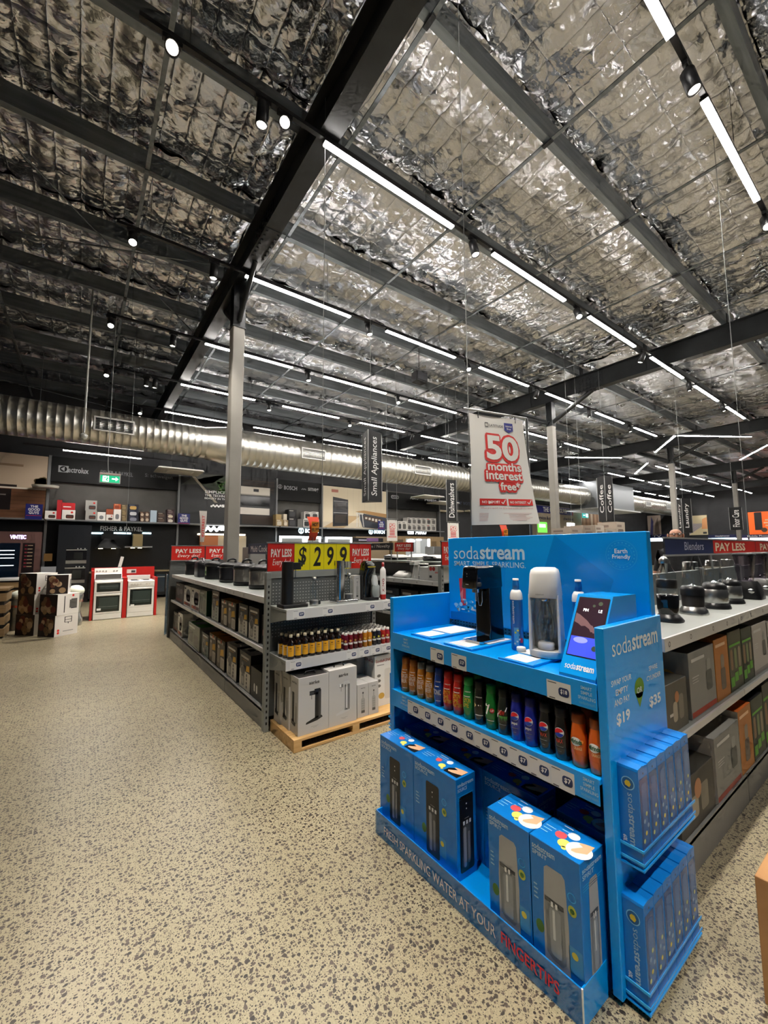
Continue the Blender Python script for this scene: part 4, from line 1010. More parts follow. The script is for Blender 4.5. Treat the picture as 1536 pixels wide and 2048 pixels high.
# ------------------------------------------------------------------ cookers on the top shelf
SST = mat('cooker_steel', 'cfcac3', .34, 1.0); DKS = mat('cooker_dark', '3a3b40', .3, .6); BPL = mat('black_plastic', '151517', .35)
def cooker(x, y, kind, lbl):
    z = 1.165; o = (x, y, z); R_ = .165
    r = thing('multi_cooker', lbl, 'multi cooker', o, 'multi cookers along the shelf')
    side = {'steel': SST, 'dark': DKS, 'black': BPL, 'oil': BPL}[kind]
    mb = MB(); mb.lathe([(.0, z), (R_-.02, z), (R_-.004, z+.008), (R_, z+.04), (R_-.002, z+.05)], BPL, x, y, 28); mb.build('foot_ring', r, o)
    mb = MB(); mb.lathe([(R_-.004, z+.048), (R_-.004, z+.205)], side, x, y, 32); mb.build('body', r, o)
    mb = MB(); mb.lathe([(R_-.005, z+.2), (R_+.004, z+.208), (R_+.004, z+.235), (R_-.012, z+.255), (R_-.05, z+.272), (.05, z+.281), (.0, z+.283)], BPL, x, y, 28); ld = mb.build('lid', r, o)
    mb = MB(); mb.tube([(x-.06, y, z+.272), (x-.05, y, z+.305), (x-.02, y, z+.322), (x+.02, y, z+.322), (x+.05, y, z+.305), (x+.06, y, z+.272)], .014, BPL, 8); mb.build('lid_handle', ld, o)
    mb = MB(); mb.lathe([(.018, z+.27), (.018, z+.295), (.012, z+.3), (.0, z+.3)], BPL, x+.02, y-.09, 10); mb.build('steam_valve', ld, o)
    for s in (-1, 1):
        mb = MB(); mb.box(x-.035, x+.035, y+s*(R_-.005), y+s*(R_+.03), z+.17, z+.2, BPL, .008); mb.build('side_grip', r, o)
    f = CylFace(x, y, lambda zz: R_-.004, math.pi+.35)
    if kind == 'oil': f.rect(-.06, z+.06, -.005, z+.19, K('cfe0c0', .5), 1); f.rect(-.052, z+.09, -.013, z+.13, K('4f9a4a', .5), 2)
    elif kind == 'black': f.rect(-.06, z+.08, -.015, z+.18, K('a8928a', .5), 1)
    else: f.rect(-.26, z+.055, -.15, z+.2, BPL, 1); f.rect(-.245, z+.12, -.165, z+.175, K('24343c', .2), 2)
    f.build('control_panel', r)
    return r
for y, k, l in ((4.70, 'steel', 'bright steel multi cooker with black lid beside the price board'), (5.30, 'steel', 'steel multi cooker with black lid, second from the price board'), (5.95, 'dark', 'dark metallic multi cooker with a looped lid handle'),
                (6.80, 'oil', 'multi cooker with a green and white sticker on its side'), (8.30, 'black', 'black multi cooker with chrome lid clamp at the far shelf end')):
    cooker(1.72, y, k, l)
r = thing('rice_cooker', 'squat dark square-shouldered cooker between the sticker cooker and the black one', 'rice cooker', (1.72, 7.5, 1.165)); o = (1.72, 7.5, 1.165)
mb = MB(); loft(mb, [(1.165, 1.72, 7.5, .14, .16, .06), (1.18, 1.72, 7.5, .15, .17, .06), (1.36, 1.72, 7.5, .15, .17, .07)], DKS); mb.build('body', r, o)
mb = MB(); loft(mb, [(1.36, 1.72, 7.5, .15, .17, .07), (1.40, 1.72, 7.5, .15, .17, .07), (1.45, 1.72, 7.5, .10, .12, .07), (1.46, 1.72, 7.5, .06, .08, .05)], BPL); mb.build('lid', r, o)
mb = MB(); mb.tube([(1.66, 7.36, 1.42), (1.66, 7.38, 1.475), (1.66, 7.62, 1.475), (1.66, 7.64, 1.42)], .012, CHROME, 8); mb.build('handle', r, o)

# ------------------------------------------------------------------ generic cartons
def carton(name, lbl, x0, x1, y0, y1, z0, z1, m, group=None, front=None, side=None, lid=None, cat='box', fdir='x', c=.002, far=False):
    """front drawn on the -X face (fdir x) or the -Y face (fdir y); side on the other visible face"""
    o = ((x0+x1)/2, (y0+y1)/2, z0); mb = MB(); mb.box(x0, x1, y0, y1, z0, z1, m, 0 if far else c); b = mb.build(name, None, o, lbl, cat, group)
    e = .002 if far else .0006
    fa = (fx(x0, eps=e), -y1, -y0); fb = (fy(y0, eps=e), x0, x1)
    for fn, (f, a, bb), nm in ((front, fa if fdir == 'x' else fb, 'front_print'), (side, fb if fdir == 'x' else fa, 'side_print')):
        if fn: fn(f, a, z0, bb, z1); f.build(nm, b)
    if lid:
        f = fzx(z1, eps=e) if fdir == 'x' else fzy(z1, eps=e)
        lid(f, *((-y1, x0, -y0, x1) if fdir == 'x' else (x0, y0, x1, y1))); f.build('lid_print', b)
    return b
def U(f, a, z0, b, z1):
    w, h = b-a, z1-z0
    class Q: pass
    q = Q()
    q.r = lambda x0, y0, x1, y1, m, l=1: f.rect(a+w*x0, z0+h*y0, a+w*x1, z0+h*y1, m, l)
    q.rr = lambda x0, y0, x1, y1, m, l=1, r=.02: f.rrect(a+w*x0, z0+h*y0, a+w*x1, z0+h*y1, r, m, l, 3)
    q.d = lambda x, y, rx, m, l=1, ry=None, n=14: f.disc(a+w*x, z0+h*y, w*rx, m, (h*ry if ry else None), l, n)
    q.p = lambda pts, m, l=1: f.poly([(a+w*x, z0+h*y) for x, y in pts], m, l)
    q.t = lambda s, x0, y0, x1, y1, m, l=2, bold=.01, **k: f.text(s, a+w*x0, z0+h*y0, a+w*x1, z0+h*y1, m, bold, l=l, **k)
    return q
CBK = K('1a1a1b', .4); CBR = K('6b5a48', .5); CGY = K('7f8078', .5); CWH = K('e9e6df', .45); CTAN = K('b98a3a', .5); CYL_ = K('f2a81e', .45); CGR = K('4f9a3c', .5); CDGN = K('14532c', .45); CSTL = K('9a9a98', .4)
def art_blender(dark='2f2c28', pale='d8d2c4'):
    def d(f, a, z0, b, z1):
        q = U(f, a, z0, b, z1); q.r(.02, .55, .98, .98, K(dark, .45)); q.r(.02, .02, .98, .50, K(pale, .5)); q.r(.14, .84, .86, .90, CWH, 2); q.r(.25, .79, .7, .805, CTAN, 2)
        q.d(.32, .50, .22, K('77716a', .35), 3, .13); q.d(.32, .50, .15, K('4a4642', .35), 4, .09); q.rr(.20, .10, .46, .40, K('5c5852', .35), 3, .02); q.rr(.23, .13, .43, .34, K('a59f94', .3), 4, .015); q.d(.32, .68, .11, K('8a857c', .35), 3, .05)
        q.p([(.6, .52), (.92, .55), (.9, .70), (.66, .68)], K('d9a62a', .5), 3)
        for k in range(4): q.d(.68, .12+.1*k, .045, K('3a3a38', .5), 3)
    return d
def art_tan(f, a, z0, b, z1):
    q = U(f, a, z0, b, z1); q.r(.02, .02, .98, .98, K('5a4d3c', .5)); q.r(.1, .84, .8, .92, K('e0d6c2', .5), 2); q.d(.55, .93, .07, K('d9541e', .5), 3); q.p([(.45, .45), (.9, .5), (.85, .72), (.5, .66)], K('d9a62a', .5), 2)
    q.rr(.5, .06, .94, .42, K('c9bfae', .5), 2, .02); q.rr(.12, .18, .42, .66, K('8a7c62', .4), 2, .03); q.d(.26, .72, .10, K('cfc8ba', .4), 3, .06)
    for k in range(3): q.r(.56+.12*k, .1, .64+.12*k, .36, K('a89c88', .5), 3)
def art_white_fryer(f, a, z0, b, z1):
    q = U(f, a, z0, b, z1); q.d(.62, .56, .30, K('25252b', .35), 1, .30, 18); q.rr(.36, .28, .88, .60, K('25252b', .35), 1, .04); q.r(.05, .06, .95, .20, K('8a4a44', .5), 1); q.r(.1, .08, .3, .18, K('c9682a', .5), 2); q.r(.36, .08, .58, .18, K('a83a32', .5), 2); q.r(.64, .08, .9, .18, K('5a3a36', .5), 2)
    q.r(.08, .82, .30, .90, INK, 1); q.r(.08, .6, .2, .62, INK, 1); q.r(.08, .55, .24, .57, INK, 1); q.rr(.52, .36, .74, .48, K('44444c', .3), 2, .02)
def art_green_grey(f, a, z0, b, z1):
    q = U(f, a, z0, b, z1); q.r(.02, .02, .98, .98, K('989a8c', .5)); q.rr(.12, .2, .44, .72, K('6c6d62', .4), 2, .03); q.rr(.52, .15, .9, .62, K('7a766a', .4), 2, .05); q.r(.1, .82, .6, .9, K('dfe0d6', .5), 2); q.r(.1, .06, .8, .1, K('c9cabf', .5), 2)
def art_dark(f, a, z0, b, z1):
    q = U(f, a, z0, b, z1); q.d(.35, .55, .2, K('55504c', .4), 1, .2); q.d(.7, .6, .16, K('66605a', .4), 1, .14); q.r(.1, .86, .5, .92, K('b9b4aa', .5), 1); q.r(.1, .08, .85, .2, K('6a3430', .5), 1)
def art_glasses(f, a, z0, b, z1):
    q = U(f, a, z0, b, z1); q.rr(.3, .22, .42, .5, CWH, 1, .02); q.rr(.52, .2, .64, .48, CWH, 1, .02)
g = 'cooker and fryer cartons under the multi cookers'
Zu = .70; Zl = .165
# upper row (far to near)
carton('appliance_carton', 'dark carton with pale round pictures, beside the white fryer cartons on the middle shelf', 1.43, 1.75, 7.68, 8.40, Zu, 1.035, K('2c2825', .45), g, art_dark)
for k, (a, b) in enumerate(((7.10, 7.65), (6.52, 7.07))):
    carton('fryer_carton', 'white carton picturing a tall black air fryer, middle shelf, beside the %s carton' % ('dark', 'grey-green')[k], 1.43, 1.78, a, b, Zu, 1.03, CWH, g, art_white_fryer)
carton('appliance_carton', 'grey-green carton with a dark green end on the middle shelf', 1.43, 1.78, 6.09, 6.49, Zu, 1.045, K('989a8c', .5), g, art_green_grey, lambda f, a, z0, b, z1: U(f, a, z0, b, z1).r(0, 0, 1, 1, CDGN))
carton('blender_carton', 'tall dark carton with a steel blender picture next to the green-ended one', 1.43, 1.70, 5.46, 5.81, Zu, 1.085, K('4a463f', .45), g, art_blender('5a4c44', 'b9bdae'), lambda f, a, z0, b, z1: U(f, a, z0, b, z1).r(0, .0, 1, 1, CBK))
for k, (a, b) in enumerate(((5.08, 5.36), (4.75, 5.07))):
    carton('grinder_carton', 'brown carton with an orange dot, middle shelf, beside the %s' % ('tall dark carton', 'juicer cartons')[k], 1.43, 1.72, a, b, Zu, 1.01, K('5a4d3c', .5), g, art_tan, lambda f, a, z0, b, z1: U(f, a, z0, b, z1).r(0, 0, 1, 1, CBK), lambda f, a, z0, b, z1: U(f, a, z0, b, z1).r(0, 0, 1, .4, CTAN))
for k, (a, b) in enumerate(((4.345, 4.65), (4.01, 4.31))):
    carton('juicer_carton', 'black and white juicer carton, middle shelf, beside the %s' % ('brown cartons', 'slotted upright')[k], 1.43, 1.76, a, b, Zu, 1.03, CBK, g, art_blender(), None)
carton('appliance_carton', 'dark carton with a pink picture tucked behind the slotted upright', 1.45, 1.78, 3.81, 3.99, Zu, .98, CBK, g, lambda f, a, z0, b, z1: (U(f, a, z0, b, z1).r(.2, .3, .9, .5, K('c98a84', .5)), U(f, a, z0, b, z1).r(.3, .52, .9, .6, CWH)))
# lower row
carton('appliance_carton', 'dark brown carton with a white and red lid on the bottom shelf end', 1.43, 1.75, 7.98, 8.50, Zl, .50, K('4a403c', .45), g, art_dark, None, lambda f, a, z0, b, z1: (U(f, a, z0, b, z1).r(0, 0, .5, 1, K('c9c4bc', .5)), U(f, a, z0, b, z1).r(.6, 0, 1, 1, K('a83a32', .5))))
carton('fryer_carton', 'white carton with a black air fryer wrapping round its corner on the bottom shelf', 1.41, 1.78, 7.58, 7.95, Zl, .55, CWH, g, art_white_fryer, lambda f, a, z0, b, z1: (U(f, a, z0, b, z1).d(.75, .55, .26, BLACK, 1, .24), U(f, a, z0, b, z1).r(.6, .1, .9, .4, BLACK)))
carton('juicer_carton', 'grey carton with a green lid on the bottom shelf', 1.41, 1.80, 6.34, 7.10, Zl, .50, K('a3a596', .5), g, art_green_grey, None, lambda f, a, z0, b, z1: (U(f, a, z0, b, z1).r(.05, .05, .95, .95, CGR), U(f, a, z0, b, z1).r(.2, .1, .55, .5, CWH, 2)))
carton('appliance_carton', 'charcoal carton next to the green-lidded one on the bottom shelf', 1.43, 1.78, 5.91, 6.28, Zl, .47, K('5d5f5c', .5), g, art_blender('5d5f5c', '8f968c'))
YL = lambda f, a, z0, b, z1: (U(f, a, z0, b, z1).r(0, 0, 1, 1, CYL_), U(f, a, z0, b, z1).p([(.25, .35), (.62, .95), (.95, .65), (.7, .5)], CBK, 2))
for k, (a, b) in enumerate(((5.53, 5.87), (5.14, 5.50))):
    carton('grinder_carton', 'brown carton with a yellow and black lid, bottom shelf, beside the %s' % ('charcoal carton', 'juicer cartons')[k], 1.43, 1.74, a, b, Zl, .52, K('5a4d3c', .5), g, art_tan, lambda f, a, z0, b, z1: U(f, a, z0, b, z1).r(0, 0, 1, 1, CBK), YL)
WL = lambda f, a, z0, b, z1: (U(f, a, z0, b, z1).r(0, 0, 1, 1, CWH), U(f, a, z0, b, z1).r(.2, .15, .5, .35, CBK, 2), U(f, a, z0, b, z1).r(.55, .3, .62, .9, CBK, 2), U(f, a, z0, b, z1).r(.3, .55, .9, .68, CBK, 2), U(f, a, z0, b, z1).d(.3, .8, .09, K('a8584a', .5), 2))
for k, (a, b) in enumerate(((4.67, 5.05), (4.22, 4.57))):
    carton('juicer_carton', 'black and white juicer carton with lettered lid, bottom shelf, beside the %s' % ('yellow-lidded cartons', 'low olive carton')[k], 1.43, 1.78, a, b, Zl, .54, CBK, g, art_blender(), lambda f, a, z0, b, z1: U(f, a, z0, b, z1).r(.55, .55, .9, .65, K('b86a4a', .5)), WL)
carton('blender_carton', 'low olive-black carton with two white glasses by the slotted upright', 1.43, 1.78, 3.90, 4.205, Zl, .45, K('33322a', .45), g, art_glasses)

# ------------------------------------------------------------------ end bay facing the aisle
r = thing('end_bay', 'grey end bay with pegboard back and two price-stripped shelves', 'shelving', (1.39, 3.70, 0)); o = (1.39, 3.70, 0)
for x in (1.395, 2.565): upright(r, x, 3.70, o, 1.40)
mb = MB(); mb.box(1.417, 2.543, 3.69, 3.71, .12, 1.395, SHELFD); pb = mb.build('peg_panel', r, o)
mb = MB(); mb.box(1.417, 2.543, 3.68, 3.69, 1.345, 1.398, SHELF); mb.build('top_rail', r, o)
peg_dots(pb, fy(3.69), 1.43, 2.54, .80, 1.335)
for z in (1.10, .685):
    mb = MB(); mb.box(1.412, 2.548, 3.30, 3.69, z-.022, z, SHELF, .0015); s = mb.build('shelf', r, o)
    mb = MB(); mb.box(1.409, 2.551, 3.292, 3.30, z-.083, z+.003, STRIP, .001); st = mb.build('label_strip', s, o)
    for xx in (1.414, 2.541):
        mb = MB(); mb.extrude([(xx, 3.30, z-.022), (xx, 3.30, z-.08), (xx, 3.69, z-.16), (xx, 3.69, z-.022)], (0, 0, 0), (.005, 0, 0), SHELF); mb.build('shelf_bracket', s, o)
    for xx in ((1.52, 1.80, 2.26, 2.47) if z > 1 else (1.50, 2.05, 2.19, 2.32, 2.45)): f = fy(3.292); price_tag(f, xx-.055, z-.078, xx+.055, z-.008, '$299' if z > 1 else '$14', 1); f.build('price_label', s)
OAK = noise_mat('pallet_timber', 'c79c5e', 'd8b077', 3, .5, stretch=(1, 12, 12)); 
r = thing('display_pallet', 'low pale timber pallet base under the soda maker cartons', 'pallet', (1.43, 3.16, 0)); o = (1.43, 3.16, 0)
mb = MB(); mb.box(1.43, 2.60, 3.16, 3.67, .078, .098, OAK, .001); mb.build('deck', r, o)
for xx in (1.43, 1.98, 2.53):
    mb = MB(); mb.box(xx, xx+.07, 3.16, 3.66, .018, .079, OAK, .001); mb.build('bearer', r, o)
mb = MB(); mb.box(1.43, 2.60, 3.16, 3.18, 0, .02, OAK, .001); mb.build('bottom_rail', r, o)
mb = MB(); mb.box(1.432, 1.448, 3.18, 3.66, .0, .08, OAK, .001); mb.build('side_board', r, o)

# soda-maker cartons of the pale brand on the pallet
AK = mat('pale_grey_carton', 'c3c0bb', .5); AKT = K('3a3833', .5)
def art_aarke(col):
    def d(f, a, z0, b, z1):
        q = U(f, a, z0, b, z1); m = K({'b': '22211f', 'c': 'c9c8c6'}[col], .3); m2 = K({'b': '45433f', 'c': '7d7b78'}[col], .3)
        q.t('aarke', .34, .855, .68, .915, AKT, 2, .012)
        q.p([(.25, .17), (.62, .20), (.80, .24), (.76, .275), (.60, .27), (.26, .205)], m, 1); q.r(.54, .24, .74, .70, m, 1); q.r(.66, .24, .74, .70, m2, 2)
        q.r(.36, .66, .74, .735, m, 1); q.r(.36, .66, .50, .72, m2, 2); q.r(.42, .59, .435, .66, m2, 1); q.r(.52, .73, .72, .76, m, 1)
        if col == 'c': q.r(.56, .24, .60, .70, m2, 2); q.r(.62, .26, .64, .7, K('eeedec', .2), 3); q.r(.37, .67, .43, .72, K('efeeec', .2), 3)
        q.r(.42, .11, .66, .115, K('8a8782', .5), 1); q.r(.48, .09, .6, .095, K('8a8782', .5), 1)
    return d
def art_aarke_side(f, a, z0, b, z1):
    q = U(f, a, z0, b, z1); q.t('aarke', .2, .88, .8, .92, AKT, 2, .012); q.r(.25, .2, .50, .72, K('2c2a28', .4), 1); q.p([(.15, .16), (.65, .14), (.7, .2), (.2, .24)], K('2c2a28', .4), 1); q.r(.66, .2, .82, .50, K('8c8984', .4), 1); q.r(.7, .5, .78, .56, K('8c8984', .4), 1)
gk = 'pale soda maker cartons on the timber pallet'
def aarke(x0, x1, y0, y1, z1, lbl, dark_lid, col):
    b = carton('soda_maker_carton', lbl, x0, x1, y0, y1, .0975, z1, AK, gk, art_aarke(col), art_aarke_side, (lambda f, a, z0, bb, zz: U(f, a, z0, bb, zz).r(.02, .02, .98, .98, K('2f2d2b', .4))) if dark_lid else None, fdir='y')
    xc, yc = (x0+x1)/2, (y0+y1)/2
    mb = MB(); mb.tube([(xc-.05, yc, z1), (xc-.04, yc, z1+.022), (xc+.04, yc, z1+.022), (xc+.05, yc, z1)], .006, BPL, 6); mb.build('carry_handle', b, ORG[b.name])
    return b
aarke(1.482, 1.762, 3.20, 3.355, .555, 'pale grey carton picturing a black soda maker, front of the pallet', True, 'b')
aarke(1.764, 2.046, 3.20, 3.355, .565, 'pale grey carton picturing a chrome soda maker, beside the black one', False, 'c')
aarke(1.470, 1.750, 3.357, 3.51, .555, 'pale grey carton in the second row behind the black soda maker carton', True, 'b')
aarke(1.458, 1.738, 3.512, 3.655, .555, 'pale grey carton against the pegboard, third in its row', True, 'b')
def art_bottle(f, a, z0, b, z1):
    q = U(f, a, z0, b, z1); q.t('aarke', .3, .86, .7, .90, AKT, 2, .01); q.rr(.32, .16, .68, .58, K('a5a39e', .3), 1, .02); q.r(.34, .12, .66, .2, K('55534f', .3), 2); q.r(.44, .58, .56, .70, K('a5a39e', .3), 1); q.d(.5, .73, .07, K('3a3835', .4), 2)
    for k in range(4): q.r(.38, .26+.07*k, .62, .275+.07*k, K('8a8883', .3), 2)
for k, (a, b, y0) in enumerate(((2.066, 2.186, 3.22), (2.190, 2.300, 3.22), (2.066, 2.186, 3.36), (2.190, 2.300, 3.36))):
    carton('bottle_carton', ['slim pale bottle carton beside the chrome soda maker carton', 'slim pale bottle carton next to the red-lettered carton', 'slim pale bottle carton in the back row beside the pegboard', 'second slim pale bottle carton in the back row by the pegboard'][k], a, b, y0, y0+.13, .0975, .385, AK, gk, art_bottle, None, fdir='y')
def art_king(f, a, z0, b, z1):
    q = U(f, a, z0, b, z1); q.t('SodaKING', .06, .86, .92, .92, K('b03a30', .5), 2, .01); q.r(.12, .80, .5, .81, INK, 1)
    for k in range(3): q.d(.22, .60-.10*k, .10, K('7a756e', .5), 1, .03)
    q.d(.35, .2, .16, K('c9a24a', .5), 1, .06); q.rr(.52, .12, .86, .72, K('d8d4cc', .4), 1, .02)
carton('soda_maker_carton', 'tall white carton with red king lettering at the pallet end', 2.335, 2.56, 3.33, 3.62, .0975, .575, CWH, gk, art_king, lambda f, a, z0, b, z1: U(f, a, z0, b, z1).t('KING', .3, .86, .9, .92, K('8a2a26', .5)), lambda f, a, z0, b, z1: U(f, a, z0, b, z1).r(.35, .4, .6, .5, BLACK), fdir='y')
carton('soda_maker_carton', 'dark grey carton in shade behind the slim bottle cartons', 2.06, 2.33, 3.50, 3.66, .0975, .60, K('8f8d88', .5), gk, None, None, None, fdir='y')

# machines on the upper end shelf
MBK = mat('matte_black_metal', '1c1b1b', .4, .2)
def carbonator(x, y, m, m2, lbl):
    z = 1.10; o = (x, y, z); r = thing('soda_maker', lbl, 'soda maker', o)
    mb = MB(); loft(mb, [(z, x+.06, y, .115, .075, .012), (z+.004, x+.06, y, .12, .078, .014), (z+.028, x+.06, y, .12, .078, .014), (z+.03, x+.06, y, .117, .075, .012)], m2); mb.build('base_tray', r, o)
    mb = MB(); loft(mb, [(z+.028, x+.01, y, .045, .05, .03), (z+.40, x+.01, y, .045, .05, .03)], m); mb.build('column', r, o)
    mb = MB(); loft(mb, [(z+.33, x+.075, y, .05, .045, .02), (z+.392, x+.075, y, .05, .045, .02)], m); mb.build('nozzle_head', r, o)
    mb = MB(); mb.tube([(x+.07, y, z+.375), (x+.16, y-.03, z+.380)], .006, m, 6); mb.build('lever', r, o)
    mb = MB(); mb.tube([(x+.085, y, z+.335), (x+.085, y, z+.26)], .004, CHROME, 6); mb.build('carbonating_tube', r, o)
    return r
carbonator(1.475, 3.46, MBK, MBK, 'matte black column soda maker on the upper end shelf')
carbonator(2.005, 3.46, CHROME, CHROME, 'polished chrome column soda maker on the upper end shelf')
def clear_bottle(x, y, z, h, lbl, par=None, base=None):
    o = (x, y, z); R_ = .042
    r = thing('water_bottle', lbl, 'bottle', o)
    mb = MB(); mb.lathe([(.036, z+.03), (R_, z+.05), (R_, z+h*.70), (.034, z+h*.80), (.016, z+h*.90), (.016, z+h)], GLASS, x, y, 18); mb.build('flask', r, o)
    mb = MB(); mb.lathe([(0, z), (.038, z), (.04, z+.006), (.04, z+.045), (.036, z+.05)], base or STEEL, x, y, 18); mb.build('foot', r, o)
    mb = MB(); mb.lathe([(.019, z+h-.012), (.019, z+h+.012), (0, z+h+.013)], STEEL, x, y, 12); mb.build('cap', r, o)
clear_bottle(1.735, 3.44, 1.10, .245, 'clear water bottle beside the matte black soda maker')
clear_bottle(2.120, 3.46, 1.131, .235, 'clear water bottle standing on the chrome soda maker tray', base=STEEL)
mb = MB(); mb.lathe([(0, 1.10), (.03, 1.10), (.032, 1.104), (.032, 1.125), (.02, 1.135), (0, 1.136)], BPL, 1.80, 3.50, 14); mb.build('stopper', None, (1.80, 3.5, 1.10), 'black bottle stopper lying by the clear bottle on the end shelf', 'stopper')
carton('bottle_carton', 'slim pale carton picturing a bottle beside the chrome soda maker', 2.225, 2.300, 3.53, 3.61, 1.10, 1.345, AK, None, art_bottle, None, fdir='y')
r = thing('soda_maker', 'rounded black soda maker with a white bottle holder on the end shelf', 'soda maker', (2.385, 3.50, 1.10)); o = (2.385, 3.50, 1.10)
mb = MB(); loft(mb, [(1.10, 2.385, 3.50, .075, .10, .04), (1.125, 2.385, 3.50, .075, .10, .04)], BPL); mb.build('base', r, o)
mb = MB(); loft(mb, [(1.12, 2.36, 3.53, .055, .06, .04), (1.33, 2.36, 3.53, .055, .065, .04), (1.40, 2.37, 3.51, .062, .08, .045), (1.46, 2.375, 3.51, .058, .075, .045), (1.49, 2.375, 3.52, .035, .045, .03)], GBLK); mb.build('body', r, o)
f = fy(3.43); f.rect(2.325, 1.425, 2.42, 1.437, K('b8a83a', .4), 1); f.build('gold_band', r)
mb = MB(); loft(mb, [(1.19, 2.43, 3.45, .03, .02, .012), (1.30, 2.42, 3.45, .035, .02, .015), (1.345, 2.42, 3.45, .02, .016, .012)], K('d5d8d6', .25)); mb.lathe([(.036, 1.13), (.04, 1.15), (.04, 1.235), (.03, 1.25)], K('8b9190', .15), 2.415, 3.42, 16); mb.build('bottle', r, o)
r = thing('gas_cylinder', 'white gas cylinder with red top and foot on the end shelf', 'gas cylinder', (2.505, 3.42, 1.10)); o = (2.505, 3.42, 1.10)
mb = MB(); mb.lathe([(0, 1.10), (.026, 1.10), (.03, 1.105), (.03, 1.15)], K('c0241e', .35), 2.505, 3.42, 16); mb.build('foot_band', r, o)
mb = MB(); mb.lathe([(.03, 1.15), (.03, 1.385), (.026, 1.405), (.014, 1.42), (.014, 1.43)], K('e4e1da', .3), 2.505, 3.42, 16); b = mb.build('body', r, o)
mb = MB(); mb.lathe([(.013, 1.428), (.014, 1.435), (.014, 1.472), (0, 1.475)], K('8f1f1c', .35), 2.505, 3.42, 12); mb.build('cap', r, o)
f = CylFace(2.505, 3.42, lambda z: .03, math.radians(-126)); f.text('KING', -.008, 1.18, .014, 1.31, K('a02a24', .4), .02, rot=90); f.build('lettering', b)

# syrup bottles and juices on the lower end shelf
def make_amber():
    r = thing('tonic_bottle', 'x', 'bottle', (0, 0, 0)); G = mat('amber_glass', '1e0f08', .12, coat=.6)
    mb = MB(); mb.lathe([(0, 0), (.028, 0), (.031, .004), (.031, .125), (.026, .143), (.0135, .158), (.0125, .185)], G, n=16); mb.build('glass', r)
    mb = MB(); mb.lathe([(.0145, .178), (.0145, .2), (0, .201)], K('b7ab8f', .4), n=12); mb.build('cap', r)
    f = CylFace(0, 0, lambda z: .031, math.radians(-118)); f.rect(-.036, .025, .036, .112, K('e3a51f', .5), 1, 10, 2); f.rect(-.036, .025, -.02, .11, K('dcd6c8', .5), 2, 3, 2); f.rect(-.006, .085, .012, .095, K('8a5c14', .5), 2, 4, 1); f.rect(-.010, .070, .016, .073, K('8a5c14', .5), 2, 4, 1); f.build('label_print', r)
    return r
amber = make_amber(); first = True
for row in range(3):
    for k in range(8):
        if row and k == 7: continue
        x = 1.472+.066*k - .012*row; y = 3.345+.066*row
        lb = 'dark amber bottle with yellow label, %s from the slotted upright, %s row' % (ORD[k], ('front', 'second', 'third')[row])
        if first: first = False; amber.location = (x, y, .685); ORG[amber.name] = Vector((x, y, .685)); tag(amber, lb, None, 'amber tonic bottles, front row'); c = amber
        else: c = copy_tree(amber, (x, y, .685), None, lb, 'amber tonic bottles, front row' if row == 0 else 'amber tonic bottles, back rows')
def make_juice(col, lab):
    r = thing('juice_bottle', 'x', 'bottle', (0, 0, 0))
    mb = MB(); mb.lathe([(0, 0), (.021, 0), (.0235, .004), (.0235, .10), (.021, .118), (.0165, .128), (.0165, .135)], mat('juice_'+col, col, .2, coat=.4), n=14); mb.build('flask', r)
    mb = MB(); mb.lathe([(.0175, .13), (.0175, .150), (0, .151)], K('d3cdc4', .4), n=12); mb.build('cap', r)
    f = CylFace(0, 0, lambda z: .0235, math.radians(-125)); f.rect(-.02, .045, .02, .062, K('e4dfd6', .5), 1, 8, 1); f.disc(0, .078, .010, K(lab, .5), l=1, n=12); f.build('label_print', r)
    return r
jk = [('6a1228', 'c98a4a', 'maroon'), ('7a1420', 'c98a4a', 'dark red'), ('5a1016', 'a8823a', 'deep red'), ('6e2418', 'b98a4a', 'brown-red'), ('b8741a', 'e3b95a', 'amber'), ('c07a1c', 'e3b95a', 'golden'), ('1d1a20', 'b8b23a', 'black'), ('22202c', 'c4b83a', 'inky blue'), ('b0261c', 'e0c05a', 'bright red'), ('a01e2a', 'e0c05a', 'crimson')]
for k, (c, lb_, nm) in enumerate(jk):
    if 2.012+.0535*k > 2.53: continue
    j0 = make_juice(c, lb_); x = 2.012+.0535*k
    for row in range(6):
        y = 3.335+.056*row; lb = 'small %s juice bottle with white cap, %s in its file from the shelf edge' % (nm, ORD[row])
        if row == 0: j0.location = (x, y, .685); ORG[j0.name] = Vector((x, y, .685)); tag(j0, lb, None, 'small juice bottles')
        else: copy_tree(j0, (x, y, .685), None, lb, 'small juice bottles')
